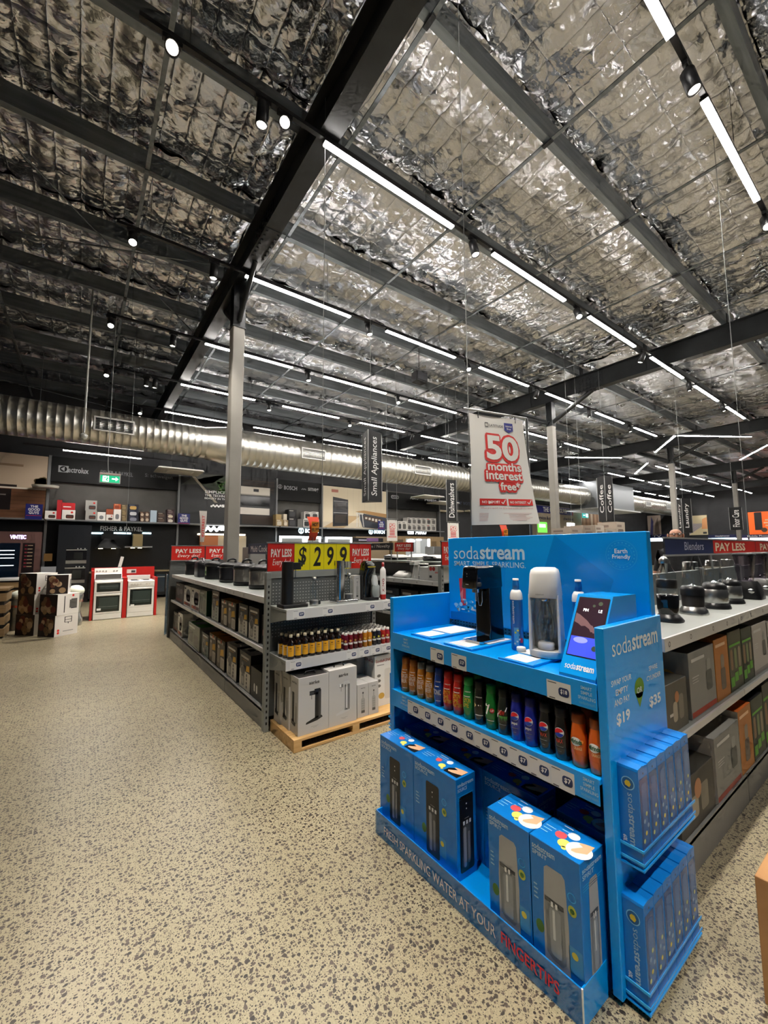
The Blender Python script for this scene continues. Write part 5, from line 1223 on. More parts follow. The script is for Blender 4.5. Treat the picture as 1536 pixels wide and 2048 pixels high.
# ================================================================== blender shelves
YF, YR = .82, 1.90; YC = 1.36; GX0, GX1 = 2.27, 8.33
o = (GX0, YF, 0); G3 = thing('shelf_gondola', 'long grey shelf run of blenders behind the blue display', 'shelving', o)
mb = MB(); mb.box(GX0, GX1, YC-.02, YC+.02, .02, 1.40, SHELFD); mb.build('centre_panel', G3, o)
nb = 5; dB = (GX1-GX0)/nb
for i in range(nb+1):
    x = GX0+dB*i; upright(G3, x, YC, o, 1.42, slots=False)
for i in range(nb):
    a, b = GX0+dB*i+.003, GX0+dB*(i+1)-.003
    mb = MB(); mb.box(a, b, YF+.02, YR-.02, .145, .165, SHELF, .002); mb.build('base_shelf', G3, o)
    for ya in (YF+.02, YR-.035):
        mb = MB(); mb.box(a, b, ya, ya+.015, 0, .17, KICK, .0015); mb.build('kick_plate', G3, o)
    for z in (1.165, .69):
        for ya, yb, yf in ((YF+.012, YC-.02, YF), (YC+.02, YR-.012, YR-.012)):
            mb = MB(); mb.box(a, b, ya, yb, z-.022, z, SHELF, .0015); s = mb.build('shelf', G3, o)
            mb = MB(); hh = .062 if z > .9 else .034; mb.box(a, b, yf, yf+.012, z-hh, z+.002, STRIP, .001); mb.build('label_strip', s, o)
f = fy(YF)
for k, x in enumerate((2.33, 2.62, 2.98, 3.24, 3.55, 3.78, 4.1)): f.ring(x, 1.135, .009, .013, INK, 1, 10)
f.build('price_rings', G3, kind='stuff')
sign_board('aisle_header_board', 'navy Blenders panel and red PAY LESS panels on the blender shelves', 3.85, 8.2, 1.34, 1.545, 1.685,
    [(3.855, 5.04, lambda f, a, z0, b, z1: (f.rect(a, z0, b, z1, K('1d2a55', .45), 1), f.text('Blenders', a+.43, z0+.035, a+.92, z1-.025, K('b9bccb', .5), .0, l=2))),
     (5.06, 6.62, lambda f, a, z0, b, z1: (f.rect(a, z0, b, z1, BOARDR, 1), f.text('PAY LESS', a+.06, z0+.02, a+1.12, z1-.025, K('e8d8b8', .5), .03, l=2))),
     (6.64, 8.19, lambda f, a, z0, b, z1: (f.rect(a, z0, b, z1, BOARDR, 1), f.text('PAY LESS', a+.2, z0+.02, a+1.3, z1-.025, K('e8d8b8', .5), .03, l=2)))])
for x in (3.9, 5.05, 6.63, 8.1):
    mb = MB(); mb.box(x-.012, x+.012, 1.352, 1.364, 1.39, 1.56, GREY); mb.build('sign_post', G3, o)
SMOKE = clear_mat('smoked_jug', 'c4bec8', .04, .04, .45)
def bullet(x, y, kind, lbl):
    z = 1.165; o = (x, y, z); r = thing('blender', lbl, 'blender', o)
    if kind == 'black':
        mb = MB(); loft(mb, [(z, x, y, .072, .072, .06), (z+.008, x, y, .075, .075, .06), (z+.03, x, y, .062, .062, .058), (z+.045, x, y, .05, .05, .048)], BPL); mb.build('foot', r, o)
        mb = MB(); mb.lathe([(.05, z+.04), (.056, z+.07), (.058, z+.155), (.05, z+.16)], GBLK, x, y, 22); mb.build('motor_base', r, o)
        mb = MB(); mb.lathe([(.05, z+.158), (.055, z+.166), (.055, z+.20)], GLASS, x, y, 20); mb.build('blade_collar', r, o)
        mb = MB(); mb.lathe([(.052, z+.198), (.054, z+.202), (.054, z+.245), (.05, z+.25)], BPL, x, y, 20); mb.build('black_ring', r, o)
        mb = MB(); mb.lathe([(.05, z+.25), (.05, z+.285), (.032, z+.32), (.024, z+.345), (.024, z+.365)], GLASS, x, y, 20); mb.build('cup', r, o)
        mb = MB(); mb.lathe([(.026, z+.345), (.026, z+.37), (.012, z+.385), (0, z+.388)], STEEL, x-.02, y, 12); mb.build('lid', r, o)
    else:
        foot, body, R_ = {'silverfoot': (STEEL, mat('gunmetal', '4a4644', .3, .7), .072), 'steel': (BPL, STEEL, .082)}[kind]
        mb = MB(); loft(mb, [(z, x, y, R_*1.12, R_*1.12, R_), (z+.006, x, y, R_*1.16, R_*1.16, R_*1.1), (z+.03, x, y, R_*1.05, R_*1.05, R_), (z+.05, x, y, R_*.86, R_*.86, R_*.85)], foot); mb.build('foot', r, o)
        if kind == 'steel': mb = MB(); mb.lathe([(R_*.9, z+.035), (R_, z+.05), (R_*.96, z+.135), (R_*.9, z+.14)], body, x, y, 24)
        else: mb = MB(); mb.lathe([(R_*.86, z+.05), (R_*.88, z+.12), (R_*.82, z+.125)], body, x, y, 24)
        mb.build('motor_base', r, o)
        mb = MB(); mb.lathe([(R_*.93, z+(.135 if kind == 'steel' else .122)), (R_*.93, z+.16), (.06, z+.178), (.052, z+.185)], BPL, x, y, 22); mb.build('collar', r, o)
        mb = MB(); mb.lathe([(.054, z+.18), (.056, z+.19), (.052, z+.26), (.042, z+.34), (.036, z+.346), (0, z+.347)], GLASS, x, y, 22); mb.build('cup', r, o)
        mb = MB(); mb.lathe([(0, z+.20), (.02, z+.19), (.024, z+.183)], CHROME, x, y, 10); mb.build('blade_unit', r, o)
    return r
bullet(2.86, 1.00, 'black', 'black bullet blender with clear cup beside the blue header board')
bullet(3.31, 1.01, 'silverfoot', 'bullet blender on a flared silver foot with a tall clear cup')
bullet(3.75, 1.01, 'steel', 'stout brushed steel bullet blender with clear cup, first of two')
bullet(4.19, 1.03, 'steel', 'stout brushed steel bullet blender with clear cup, second of two')
def jug_blender(x, y, m, lbl, tall=.22):
    z = 1.165; o = (x, y, z); r = thing('jug_blender', lbl, 'blender', o)
    mb = MB(); loft(mb, [(z, x, y, .10, .11, .03), (z+.02, x, y, .10, .11, .03), (z+.12, x, y, .075, .085, .03), (z+.15, x, y, .06, .07, .03)], m); b = mb.build('motor_base', r, o)
    mb = MB(); mb.lathe([(.0, 0), (.022, 0), (.022, .012), (0, .014)], CHROME, 0, 0, 12); 
    T = Matrix.Translation((x-.085, y-.05, z+.07)) @ Matrix.Rotation(-math.pi/2, 4, 'Y'); mb.v = [tuple(T @ Vector(p)) for p in mb.v]; mb.build('dial', b, o)
    mb = MB(); loft(mb, [(z+.15, x, y, .048, .048, .02), (z+.16, x, y, .05, .05, .02), (z+.15+tall, x, y, .07, .07, .03)], SMOKE, cap=False); mb.build('jug', r, o)
    mb = MB(); mb.tube([(x+.05, y-.02, z+.18), (x+.105, y-.03, z+.2), (x+.11, y-.03, z+.12+tall), (x+.066, y-.02, z+.14+tall)], .009, BPL, 6); mb.build('handle', r, o)
    mb = MB(); loft(mb, [(z+.148+tall, x, y, .074, .074, .03), (z+.165+tall, x, y, .074, .074, .03), (z+.175+tall, x, y, .04, .04, .02)], BPL); mb.build('lid', r, o)
    mb = MB(); mb.tube([(x-.03, y, z+.165), (x+.03, y, z+.175)], .006, CHROME, 6); mb.build('blades', r, o)
for k, (x, m) in enumerate(((4.68, BPL), (5.16, STEEL), (5.62, BPL), (6.15, STEEL), (6.7, BPL), (7.3, BPL))):
    jug_blender(x, 1.03, m, 'jug blender with a smoky jar on a %s base, %s after the steel bullet blenders' % ('black' if m is BPL else 'silver', ORD[k]))
for ob in [q for q in COL.objects if q.name.startswith('jug_blender')]: ob['group'] = 'jug blenders under the red PAY LESS board'

# cartons below
def art_nb(col, bar):
    def d(f, a, z0, b, z1):
        q = U(f, a, z0, b, z1); q.r(.1, .84, .6, .89, K('cfcfcb', .5)); q.r(.1, .60, .35, .615, LGREY); q.r(.1, .56, .3, .57, LGREY); q.r(.1, .52, .33, .53, LGREY); q.r(.02, .02, .98, .10, K(bar, .5)); q.rr(.62, .3, .86, .62, K(col, .4), 2, .02); q.rr(.66, .62, .82, .80, K('8f918e', .35), 2, .02)
    return d
def art_food(f, a, z0, b, z1):
    q = U(f, a, z0, b, z1); q.d(.55, .52, .36, K('c99a52', .5), 1, .2, 18); q.d(.5, .56, .22, K('a8283a', .5), 2, .11); q.t('bullet', .08, .76, .62, .86, K('3a3a3a', .5), 2, .012)
def art_orange(f, a, z0, b, z1):
    q = U(f, a, z0, b, z1); q.r(.1, .86, .8, .91, K('f0c9a0', .5)); q.rr(.35, .15, .7, .5, K('5a4a3c', .4), 1, .02); q.rr(.4, .5, .65, .72, K('8a7a66', .4), 1, .02)
def art_green(f, a, z0, b, z1):
    q = U(f, a, z0, b, z1)
    for k in range(3): q.r(.05+.3*k, .08+.06*k, .3+.3*k, .24+.05*k, K('5fae2c', .5), 1); q.rr(.1+.3*k, .35, .28+.3*k, .7, K(['8a6a4a', '7a8a5a', '9a8a72'][k], .5), 1, .02)
    q.r(.05, .74, .9, .78, K('5fae2c', .5), 2)
def art_swatch(f, a, z0, b, z1):
    q = U(f, a, z0, b, z1); q.rr(.3, .2, .5, .6, K('a89f8a', .4), 1, .02); q.rr(.58, .2, .8, .7, K('7a7466', .4), 1, .02); q.r(.15, .34, .3, .40, K('cfcac0', .5), 1); q.d(.5, .68, .1, K('b87a4a', .4), 2)
gb = 'blender cartons below the blenders'; gyc = K('8d8d88', .5); olv = K('565348', .5); wht = K('d9d6cf', .5)
carton('blender_carton', 'white carton with a bread picture peeping over the olive one, middle shelf', 2.30, 2.62, .98, 1.30, .69, 1.03, wht, gb, art_nb('4a4a48', 'b8402c'), art_food, fdir='y')
carton('blender_carton', 'olive carton with swatches of glasses on the middle shelf by the blue display', 2.32, 2.60, .85, .97, .69, .93, olv, gb, art_swatch, None, fdir='y')
carton('blender_carton', 'large grey blender carton with an orange foot stripe on the middle shelf', 2.65, 3.06, .85, 1.20, .69, 1.035, gyc, gb, art_nb('3f4240', 'b8442a'), art_food, lambda f, a, z0, b, z1: U(f, a, z0, b, z1).r(.0, .0, 1, 1, K('2c2b29', .5)), fdir='y')
carton('blender_carton', 'orange-brown blender carton on the middle shelf', 3.07, 3.33, .85, 1.18, .69, 1.05, K('b8742c', .5), gb, art_orange, None, fdir='y')
carton('blender_carton', 'green and brown food-picture carton on the middle shelf', 3.34, 3.62, .85, 1.18, .69, 1.06, K('4a4a34', .5), gb, art_green, None, fdir='y')
carton('blender_carton', 'dark green food-picture carton on the middle shelf next to the white one', 3.63, 3.88, .85, 1.18, .69, 1.05, K('3a4030', .5), gb, art_green, None, fdir='y')
carton('blender_carton', 'pale grey stick-blender carton on the middle shelf', 3.90, 4.30, .85, 1.18, .69, 1.04, K('b5b0aa', .5), gb, art_nb('5a5a58', '8f8a84'), None, fdir='y')
carton('blender_carton', 'pale grey mixer carton on the middle shelf past the stick-blender one', 4.33, 4.75, .85, 1.18, .69, 1.02, K('a8a39c', .5), gb, art_nb('5a5a58', '8f8a84'), None, fdir='y')
carton('blender_carton', 'dark olive carton with pale swatches on the bottom shelf', 2.42, 2.92, .855, 1.15, .165, .43, K('3f3c34', .5), gb, art_swatch, lambda f, a, z0, b, z1: (U(f, a, z0, b, z1).r(.2, .2, .8, .5, K('6a6456', .4)), U(f, a, z0, b, z1).r(.25, .6, .55, .8, WHITE)), fdir='y')
carton('blender_carton', 'large grey carton with a pastry on its white end, bottom shelf', 2.945, 3.41, .85, 1.25, .165, .515, gyc, gb, art_nb('3f4240', '9a4032'), lambda f, a, z0, b, z1: (U(f, a, z0, b, z1).r(0, 0, 1, 1, wht), art_food(Face(f.o+f.n*.001, f.ux, f.uy, f.mb, f.eps), a, z0, b, z1)), lambda f, a, z0, b, z1: (U(f, a, z0, b, z1).r(0, 0, 1, 1, K('b5b3ac', .5)), U(f, a, z0, b, z1).r(.2, .3, .45, .5, WHITE, 2)), fdir='y')
carton('blender_carton', 'orange-lidded blender carton on the bottom shelf', 3.42, 3.71, .85, 1.2, .165, .555, K('b8742c', .5), gb, art_orange, lambda f, a, z0, b, z1: (U(f, a, z0, b, z1).r(0, 0, 1, 1, wht), U(f, a, z0, b, z1).d(.6, .75, .25, K('8a6a3a', .5), 2, .1)), lambda f, a, z0, b, z1: U(f, a, z0, b, z1).r(0, 0, 1, 1, K('f0761e', .5)), fdir='y')
carton('blender_carton', 'dark carton with green blocks and a red food lid on the bottom shelf', 3.72, 4.02, .85, 1.2, .165, .56, K('3a4030', .5), gb, art_green, None, lambda f, a, z0, b, z1: (U(f, a, z0, b, z1).r(0, 0, 1, 1, CBK), U(f, a, z0, b, z1).d(.5, .5, .3, K('c9504a', .5), 2, .3)), fdir='y')
carton('blender_carton', 'dark carton with green blocks at the bottom shelf end of the frame', 4.03, 4.36, .85, 1.2, .165, .60, K('34382c', .5), gb, art_green, None, lambda f, a, z0, b, z1: (U(f, a, z0, b, z1).r(0, 0, 1, 1, CBK), U(f, a, z0, b, z1).r(.2, .3, .8, .6, K('5fae2c', .5), 2)), fdir='y')
carton('shipping_carton', 'plain brown cardboard shipping carton on the floor beside the display', 2.02, 2.42, .08, .492, 0, .42, noise_mat('cardboard', 'a97a4a', 'b98a58', 6, .7), None, None, None, None)

# coffee things on the far side of the run, seen past the header board
for k, (x, l) in enumerate(((2.9, 'cream coffee grinder on the far side of the blender run'), (3.45, 'small cream kettle on the far side of the blender run'))):
    y = 1.62; z = 1.165; o = (x, y, z); r = thing('coffee_grinder' if k == 0 else 'kettle', l, 'coffee grinder' if k == 0 else 'kettle', o); CRM = mat('cream_enamel', 'd9cfb8', .3)
    mb = MB(); mb.lathe([(0, z), (.06, z), (.065, z+.01), (.05, z+.12), (.045, z+.2)], STEEL if k == 0 else CRM, x, y, 18); mb.build('body', r, o)
    mb = MB(); mb.lathe([(.045, z+.2), (.065, z+.25), (.065, z+.30), (.04, z+.33), (0, z+.335)], CRM, x, y, 18); mb.build('hopper' if k == 0 else 'lid', r, o)
    mb = MB(); mb.tube([(x+.05, y, z+.2), (x+.1, y, z+.18), (x+.1, y, z+.08), (x+.055, y, z+.05)], .009, BPL, 6); mb.build('handle', r, o)

# ------------------------------------------------------------------ shopper behind the blenders
def person(px, py, H, face):
    SK = mat('skin', 'c58f74', .5); CL = noise_mat('black_shirt', '141417', '1c1c20', 20, .85); JN = noise_mat('dark_trousers', '22262e', '2b3038', 20, .8); SHO = K('1a1a1a', .5)
    k = H/1.80
    J = {'pel': (0, 0, .95), 'wai': (0, 0, 1.08), 'che': (0.01, 0, 1.32), 'nek': (0.0, 0, 1.50), 'hb': (.02, 0, 1.575), 'hm': (.03, 0, 1.665), 'ht': (.02, 0, 1.745),
         'sl': (0, .17, 1.43), 'sr': (0, -.17, 1.43), 'el': (-.03, .23, 1.15), 'er': (-.03, -.23, 1.15), 'wl': (.10, .22, .93), 'wr': (.10, -.22, .93), 'hl': (.13, .215, .86), 'hr': (.13, -.215, .86),
         'tl': (0, .09, .90), 'tr': (0, -.09, .90), 'kl': (.01, .10, .50), 'kr': (.01, -.10, .50), 'al': (-.02, .10, .09), 'ar': (-.02, -.10, .09), 'fl': (.13, .11, .04), 'fr': (.13, -.11, .04)}
    E = [('pel', 'wai'), ('wai', 'che'), ('che', 'nek'), ('nek', 'hb'), ('hb', 'hm'), ('hm', 'ht'), ('che', 'sl'), ('che', 'sr'), ('sl', 'el'), ('sr', 'er'), ('el', 'wl'), ('er', 'wr'), ('wl', 'hl'), ('wr', 'hr'), ('pel', 'tl'), ('pel', 'tr'), ('tl', 'kl'), ('tr', 'kr'), ('kl', 'al'), ('kr', 'ar'), ('al', 'fl'), ('ar', 'fr')]
    Rr = {'pel': (.15, .12), 'wai': (.15, .11), 'che': (.17, .12), 'nek': (.06, .06), 'hb': (.065, .07), 'hm': (.078, .098), 'ht': (.062, .075), 'sl': (.065, .065), 'sr': (.065, .065), 'el': (.047, .047), 'er': (.047, .047), 'wl': (.03, .03), 'wr': (.03, .03), 'hl': (.035, .02), 'hr': (.035, .02), 'tl': (.09, .09), 'tr': (.09, .09), 'kl': (.062, .062), 'kr': (.062, .062), 'al': (.045, .045), 'ar': (.045, .045), 'fl': (.045, .035), 'fr': (.045, .035)}
    names = list(J); me = bpy.data.meshes.new('body'); me.from_pydata([tuple(c*k for c in J[n]) for n in names], [(names.index(a), names.index(b)) for a, b in E], [])
    ob = bpy.data.objects.new('person', me); COL.objects.link(ob)
    sm = ob.modifiers.new('skin', 'SKIN'); sm.use_smooth_shade = True; ss = ob.modifiers.new('sub', 'SUBSURF'); ss.levels = 2; ss.render_levels = 2
    for i, n in enumerate(names):
        sv = me.skin_vertices[0].data[i]; sv.radius = (Rr[n][0]*k, Rr[n][1]*k); sv.use_root = (n == 'pel')
    dg = bpy.context.evaluated_depsgraph_get(); ev = ob.evaluated_get(dg); nm = bpy.data.meshes.new_from_object(ev)
    bpy.data.objects.remove(ob)
    for m in (SK, CL, JN, SHO): nm.materials.append(m)
    for p in nm.polygons:
        c = p.center/k; p.use_smooth = True
        if c.z > 1.50: i = 0
        elif c.z > .92 and not (abs(c.y) > .19 and c.z < 1.20): i = 1
        elif abs(c.y) > .185: i = 0
        elif c.z > .11: i = 2
        else: i = 3
        p.material_index = i
    r = bpy.data.objects.new('person', nm); COL.objects.link(r); r.location = (px, py, 0); r.rotation_euler.z = face; ORG[r.name] = Vector((px, py, 0))
    tag(r, 'bald person in a black shirt and glasses behind the Blenders sign', 'person')
    mb = MB(); fx_ = .125*k
    for s in (-1, 1):
        mb.tube([(fx_, s*.015, 1.675*k), (fx_+.004, s*.03, 1.690*k), (fx_, s*.05, 1.676*k), (fx_+.002, s*.03, 1.655*k), (fx_, s*.015, 1.675*k)], .004, BPL, 5); mb.tube([(fx_, s*.05, 1.678*k), (.02, s*.085, 1.68*k)], .004, BPL, 5)
    mb.tube([(fx_, -.015, 1.677*k), (fx_, .015, 1.677*k)], .004, BPL, 5)
    g_ = mb.build('glasses', None); g_.parent = r
    for s in (-1, 1):
        mb = MB(); mb.ball((.015, s*.083*k, 1.655*k), (.02, .012, .034), SK, 10, 6); q = mb.build('ear', None); q.parent = r
        mb = MB(); mb.ball((.108*k, s*.032, 1.675*k), (.012, .014, .009), K('e6e0da', .3), 8, 6); q = mb.build('eye', None); q.parent = r
    mb = MB(); loft(mb, [(1.622*k, .118, 0, .022, .016, .012), (1.64*k, .120, 0, .020, .013, .01), (1.68*k, .112, 0, .012, .008, .006)], SK); q = mb.build('nose', None); q.parent = r
    mb = MB(); mb.ball((.104*k, 0, 1.597*k), (.012, .026, .006), K('a8625a', .5), 10, 6); q = mb.build('mouth', None); q.parent = r
person(6.66, 2.18, 1.93, math.radians(205))
# ================================================================== rear wall of the kitchen department (y = 17 m)
YW = 17.0
def ray(px, py):
    return _fw*F_PX + _r*(px-768) - _u*(py-1024)
def at_y(px, py, Y):                              # photo pixel -> point on the plane y = Y (a wall that is there)
    d = ray(px, py); t = Y/d.y; return (d.x*t, CAM_H+d.z*t)
def at_x(px, py, X):
    d = ray(px, py); t = X/d.x; return (d.y*t, CAM_H+d.z*t)
def wx(px, Y=YW): return at_y(px, 1050, Y)[0]
def wz(px, py, Y=YW): return at_y(px, py, Y)[1]
WALLD = noise_mat('charcoal_wall', '2a2b2e', '303134', 1.5, .65); WBLK = mat('black_panel', '0a0b0c', .55, spec=.25); WGR = noise_mat('grey_backing', '484642', '504e4a', 2, .6)
mb = MB(); mb.box(XA, XB, YW+.25, YW+.45, 0, rz(5.8), WALLD); mb.build('wall_back', label='charcoal rear wall behind the kitchen appliance bays', kind='structure')
mb = MB(); mb.box(45.4, 45.6, YA, YW+.25, 0, rz(5.8), WALLD); mb.build('wall_far', label='charcoal end wall with lifestyle posters', kind='structure')
BX = [-7.0, wx(92), wx(354), wx(550), wx(641), wx(771), wx(876)]
POST = K('77797a', .45)
for k, x in enumerate(BX[1:]):
    mb = MB(); mb.box(x-.035, x+.035, YW-.16, YW+.25, 0, 4.72, POST); mb.build('trim_%d' % (k+1), label='slim grey upright, %s from the wine fridge bay' % ORD[k], kind='structure')
ZS = 2.63
LITW = mat('backlit_white', 'ffffff', .4, 0, 7.0, emit_col='f2f8ff'); LITC = mat('cool_strip_light', 'ffffff', .4, 0, 4.0, emit_col='bfe6f2'); WARM = mat('warm_niche_light', 'ffffff', .4, 0, 2.2, emit_col='ffe9c8')
NEONV = mat('violet_neon', 'ffffff', .4, 0, 5.0, emit_col='c9a8ff'); HOODL = mat('hood_lamp', 'ffffff', .4, 0, 12.0, emit_col='ffdf9a')
bay_lbl = ['wine fridge bay with a kitchen picture above it', 'black kitchen bay with shelf of cartons over ovens and hoods', 'black bay under the oven poster', 'black bay with small cartons over lit ovens', 'bay under the kitchen island poster', 'grey bay with white cartons above lit timber cabinets']
bays_o = []
for k in range(6):
    x0, x1 = BX[k]+.035, BX[k+1]-.035; o = (x0, YW, 0)
    r = thing('display_bay', bay_lbl[k], 'display bay', o); bays_o.append((r, x0, x1, o))
    mb = MB(); mb.box(x0, x1, YW+.02, YW+.25, 0, 4.70, WGR if k in (1, 3, 5) else WBLK); mb.build('back_panel', r, o)
    mb = MB(); mb.box(x0, x1, YW-.55, YW+.02, ZS-.045, ZS, POST, .003); mb.build('shelf', r, o)
    mb = MB(); mb.box(x0, x1, YW-.1, YW+.02, 0, ZS-.045, WBLK); mb.build('lower_panel', r, o)
    if k in (1, 3, 5):
        mb = MB(); mb.box(x0, x1, YW-.12, YW+.02, 3.88 if k == 1 else 3.78, 4.70 if k < 5 else 4.62, WBLK); mb.build('brand_fascia', r, o)
def wtext(r, t, x0, y0, x1, y1, m, Y, bold=.01, nm='lettering', **k):
    a, b = at_y(x0, y0, Y)[0], at_y(x1, y1, Y)[0]; xm = (x0+x1)/2; lo, hi = at_y(xm, y1, Y)[1], at_y(xm, y0, Y)[1]
    f = fy(Y, eps=.004); f.text(t, a, lo, b, hi, m, bold, **k); return f.build(nm, r)
SLV = K('a9abad', .4); SLD = K('6c6f72', .4)
r1 = bays_o[1][0]
Yf = YW-.125
f = fy(Yf, eps=.004); a = wx(109, Yf); zc = wz(116, 937, Yf); f.rect(a, zc-.11, a+.26, zc+.11, SLV, 1); f.disc(a+.13, zc, .095, WBLK, l=2); f.poly([(a+.06, zc), (a+.16, zc+.075), (a+.16, zc-.075)], SLV, 3); f.build('logo_mark', r1)
wtext(r1, 'Electrolux', 128, 935, 177, 946, SLV, Yf, .015); wtext(r1, 'FISHER & PAYKEL', 201, 943, 266, 951, SLD, Yf, .01); wtext(r1, 'S: schweigen', 290, 949, 345, 958, SLD, Yf, .01)
wtext(r1, 'FISHER & PAYKEL', 201, 1053, 285, 1062, K('d6d4ce', .4), YW-.105, .012)
r3 = bays_o[3][0]; wtext(r3, 'BOSCH', 568, 972, 594, 980, SLV, Yf, .02); wtext(r3, 'smeg', 616, 976, 637, 985, SLV, Yf, .03)
f = fy(Yf, eps=.004); cx, cz = at_y(560, 973, Yf); f.ring(cx, cz, .075, .095, SLV, 1); f.rect(cx-.02, cz-.06, cx+.02, cz+.06, SLV, 1); cx, cz = at_y(608, 979, Yf); [f.disc(cx-.1+.045*k, cz+.03*(k % 2), .022, SLV, l=1, n=8) for k in range(5)]; f.build('logo_mark', r3)
r5 = bays_o[5][0]; wtext(r5, 'ASKO', 820, 993, 837, 999, SLV, Yf, .02); wtext(r5, 'Miele', 849, 997, 873, 1003, SLV, Yf, .02)
f = fy(Yf, eps=.004); cx, cz = at_y(790, 994, Yf); f.rrect(cx-.26, cz-.09, cx+.26, cz+.09, .09, SLV, 1); f.rrect(cx-.23, cz-.065, cx+.23, cz+.065, .06, WBLK, 2); f.text("De'Longhi", cx-.19, cz-.04, cx+.19, cz+.045, SLV, .02, l=3); f.build('logo_mark', r5)

def at_box(name, lbl, px0, py0, px1, py1, Y, depth, m, group=None, front=None, cat='box', z0=None):
    x0, x1 = at_y(px0, (py0+py1)/2, Y)[0], at_y(px1, (py0+py1)/2, Y)[0]; xm = (px0+px1)/2
    zb = at_y(xm, py1, Y)[1] if z0 is None else z0; zt = at_y(xm, py0, Y)[1]
    return carton(name, lbl, x0, x1, Y, Y+depth, zb, zt, m, group, front, None, None, cat, 'y', far=True)
def toaster(c): return lambda f, a, z0, b, z1: (U(f, a, z0, b, z1).rr(.3, .12, .9, .5, K(c, .4), 1, .03), U(f, a, z0, b, z1).r(.38, .2, .8, .36, K('6a3a2a', .4), 2), U(f, a, z0, b, z1).d(.75, .75, .1, RED, 1))
def kettle_art(f, a, z0, b, z1): U(f, a, z0, b, z1).rr(.25, .15, .75, .6, K('77777a', .4), 1, .05)
def dots(c1, c2): return lambda f, a, z0, b, z1: [U(f, a, z0, b, z1).rr(.15, .12, .8, .7, K(c1, .5), 1, .04), U(f, a, z0, b, z1).r(.1, .78, .6, .88, K(c2, .5), 1)]
YS = YW-.50; S_ = 3.84
def c4(x, y): return (x/S_, 880+y/S_)
stack = [(345, 540, 435, 603, 'f0ede6', toaster('2a2a2c'), 'white toaster carton at the end of the kitchen shelf'), (436, 455, 474, 603, 'b8202a', None, 'tall red carton standing on the kitchen shelf'),
    (476, 530, 578, 604, 'f0ede6', toaster('3a1c18'), 'white toaster carton under the red box'), (476, 476, 578, 530, 'c9242a', lambda f, a, z0, b, z1: U(f, a, z0, b, z1).r(.1, .35, .7, .5, WHITE), 'red carton with a white band stacked on the white toaster carton'),
    (657, 534, 746, 608, 'a5a39e', toaster('3a3a3c'), 'grey toaster carton, bottom of its pair'), (657, 456, 746, 534, 'a5a39e', toaster('3a3a3c'), 'grey toaster carton, top of its pair'),
    (748, 545, 812, 610, 'e9e6e0', kettle_art, 'small white kettle carton on the kitchen shelf'), (815, 564, 871, 612, 'e2ddd4', toaster('3a3a3c'), 'low white carton under the orange one'), (817, 522, 871, 564, '9a4a2c', None, 'orange-brown carton on the low white one'),
    (873, 524, 930, 614, 'ece8e0', kettle_art, 'tall white kettle carton under an orange box'), (875, 482, 930, 524, 'b8562c', dots('8a3a20', 'd9a07a'), 'orange carton on the tall white kettle carton'),
    (934, 575, 976, 618, '6b5a3e', dots('8a7752', 'b8a47a'), 'brown carton, bottom of the narrow stack'), (934, 533, 976, 575, '6b5a3e', dots('8a7752', 'b8a47a'), 'brown carton, middle of the narrow stack'), (934, 491, 976, 533, '6b5a3e', dots('8a7752', 'b8a47a'), 'brown carton, top of the narrow stack'),
    (986, 576, 1066, 618, '15182a', dots('8a8c9a', '5a6078'), 'navy carton with a grey appliance, bottom of the stack'), (986, 531, 1066, 576, '15182a', dots('c9c9cc', '5a6078'), 'navy carton with a pale appliance, middle of the stack'), (986, 486, 1066, 531, '15182a', dots('c9a25a', '5a6078'), 'navy carton with a yellow appliance, top of the stack'),
    (1076, 580, 1112, 620, '4a3228', dots('c9b8a2', '8a6a52'), 'brown carton with pale lettering, lower of the pair by the navy stack'), (1076, 542, 1112, 580, '4a3228', dots('c9b8a2', '8a6a52'), 'brown carton with pale lettering, upper of the pair by the navy stack'),
    (1114, 580, 1150, 621, '4a3228', dots('c9b8a2', '8a6a52'), 'brown carton with pale lettering, lower of the pair by the blue carton'), (1114, 542, 1150, 580, '4a3228', dots('c9b8a2', '8a6a52'), 'brown carton with pale lettering, upper of the pair by the blue carton'),
    (1155, 531, 1205, 622, 'a9bccb', None, 'plain pale blue carton on the kitchen shelf'), (1208, 585, 1276, 623, '30221e', dots('5a463a', 'c9b8a2'), 'dark brown carton, lower, next to the pale blue one'), (1208, 547, 1276, 585, '30221e', dots('5a463a', 'c9b8a2'), 'dark brown carton, upper, next to the pale blue one'),
    (1282, 590, 1340, 624, '3a2026', dots('d9d0c4', 'c9b8a2'), 'plum carton with a white appliance, bottom by the bay upright'), (1282, 556, 1340, 590, '3a2026', dots('d9cdb4', 'c9b8a2'), 'plum carton with a cream appliance, middle by the bay upright'), (1284, 522, 1338, 556, '3a2026', dots('6a5a5a', 'c9b8a2'), 'plum carton with a grey appliance, top by the bay upright')]
def settle(items, Ys, conv, base_z, depth, group, nm='appliance_carton'):
    tops = []                                                     # put each carton on the shelf or on the carton below it
    for (x0, y0, x1, y1, c, art, lbl) in sorted(items, key=lambda q: -q[3]):
        (pa, qa), (pb, qb) = conv(x0, y0), conv(x1, y1); X0, X1 = at_y(pa, (qa+qb)/2, Ys)[0], at_y(pb, (qa+qb)/2, Ys)[0]
        h = at_y((pa+pb)/2, qa, Ys)[1]-at_y((pa+pb)/2, qb, Ys)[1]; zb = base_z
        for a, b, t in tops:
            if min(b, X1)-max(a, X0) > .3*min(b-a, X1-X0): zb = max(zb, t)
        carton(nm, lbl, X0, X1-.004, Ys, Ys+depth, zb, zb+h, K(c, .5), group, art, None, None, 'box', 'y', far=True); tops.append((X0, X1, zb+h))
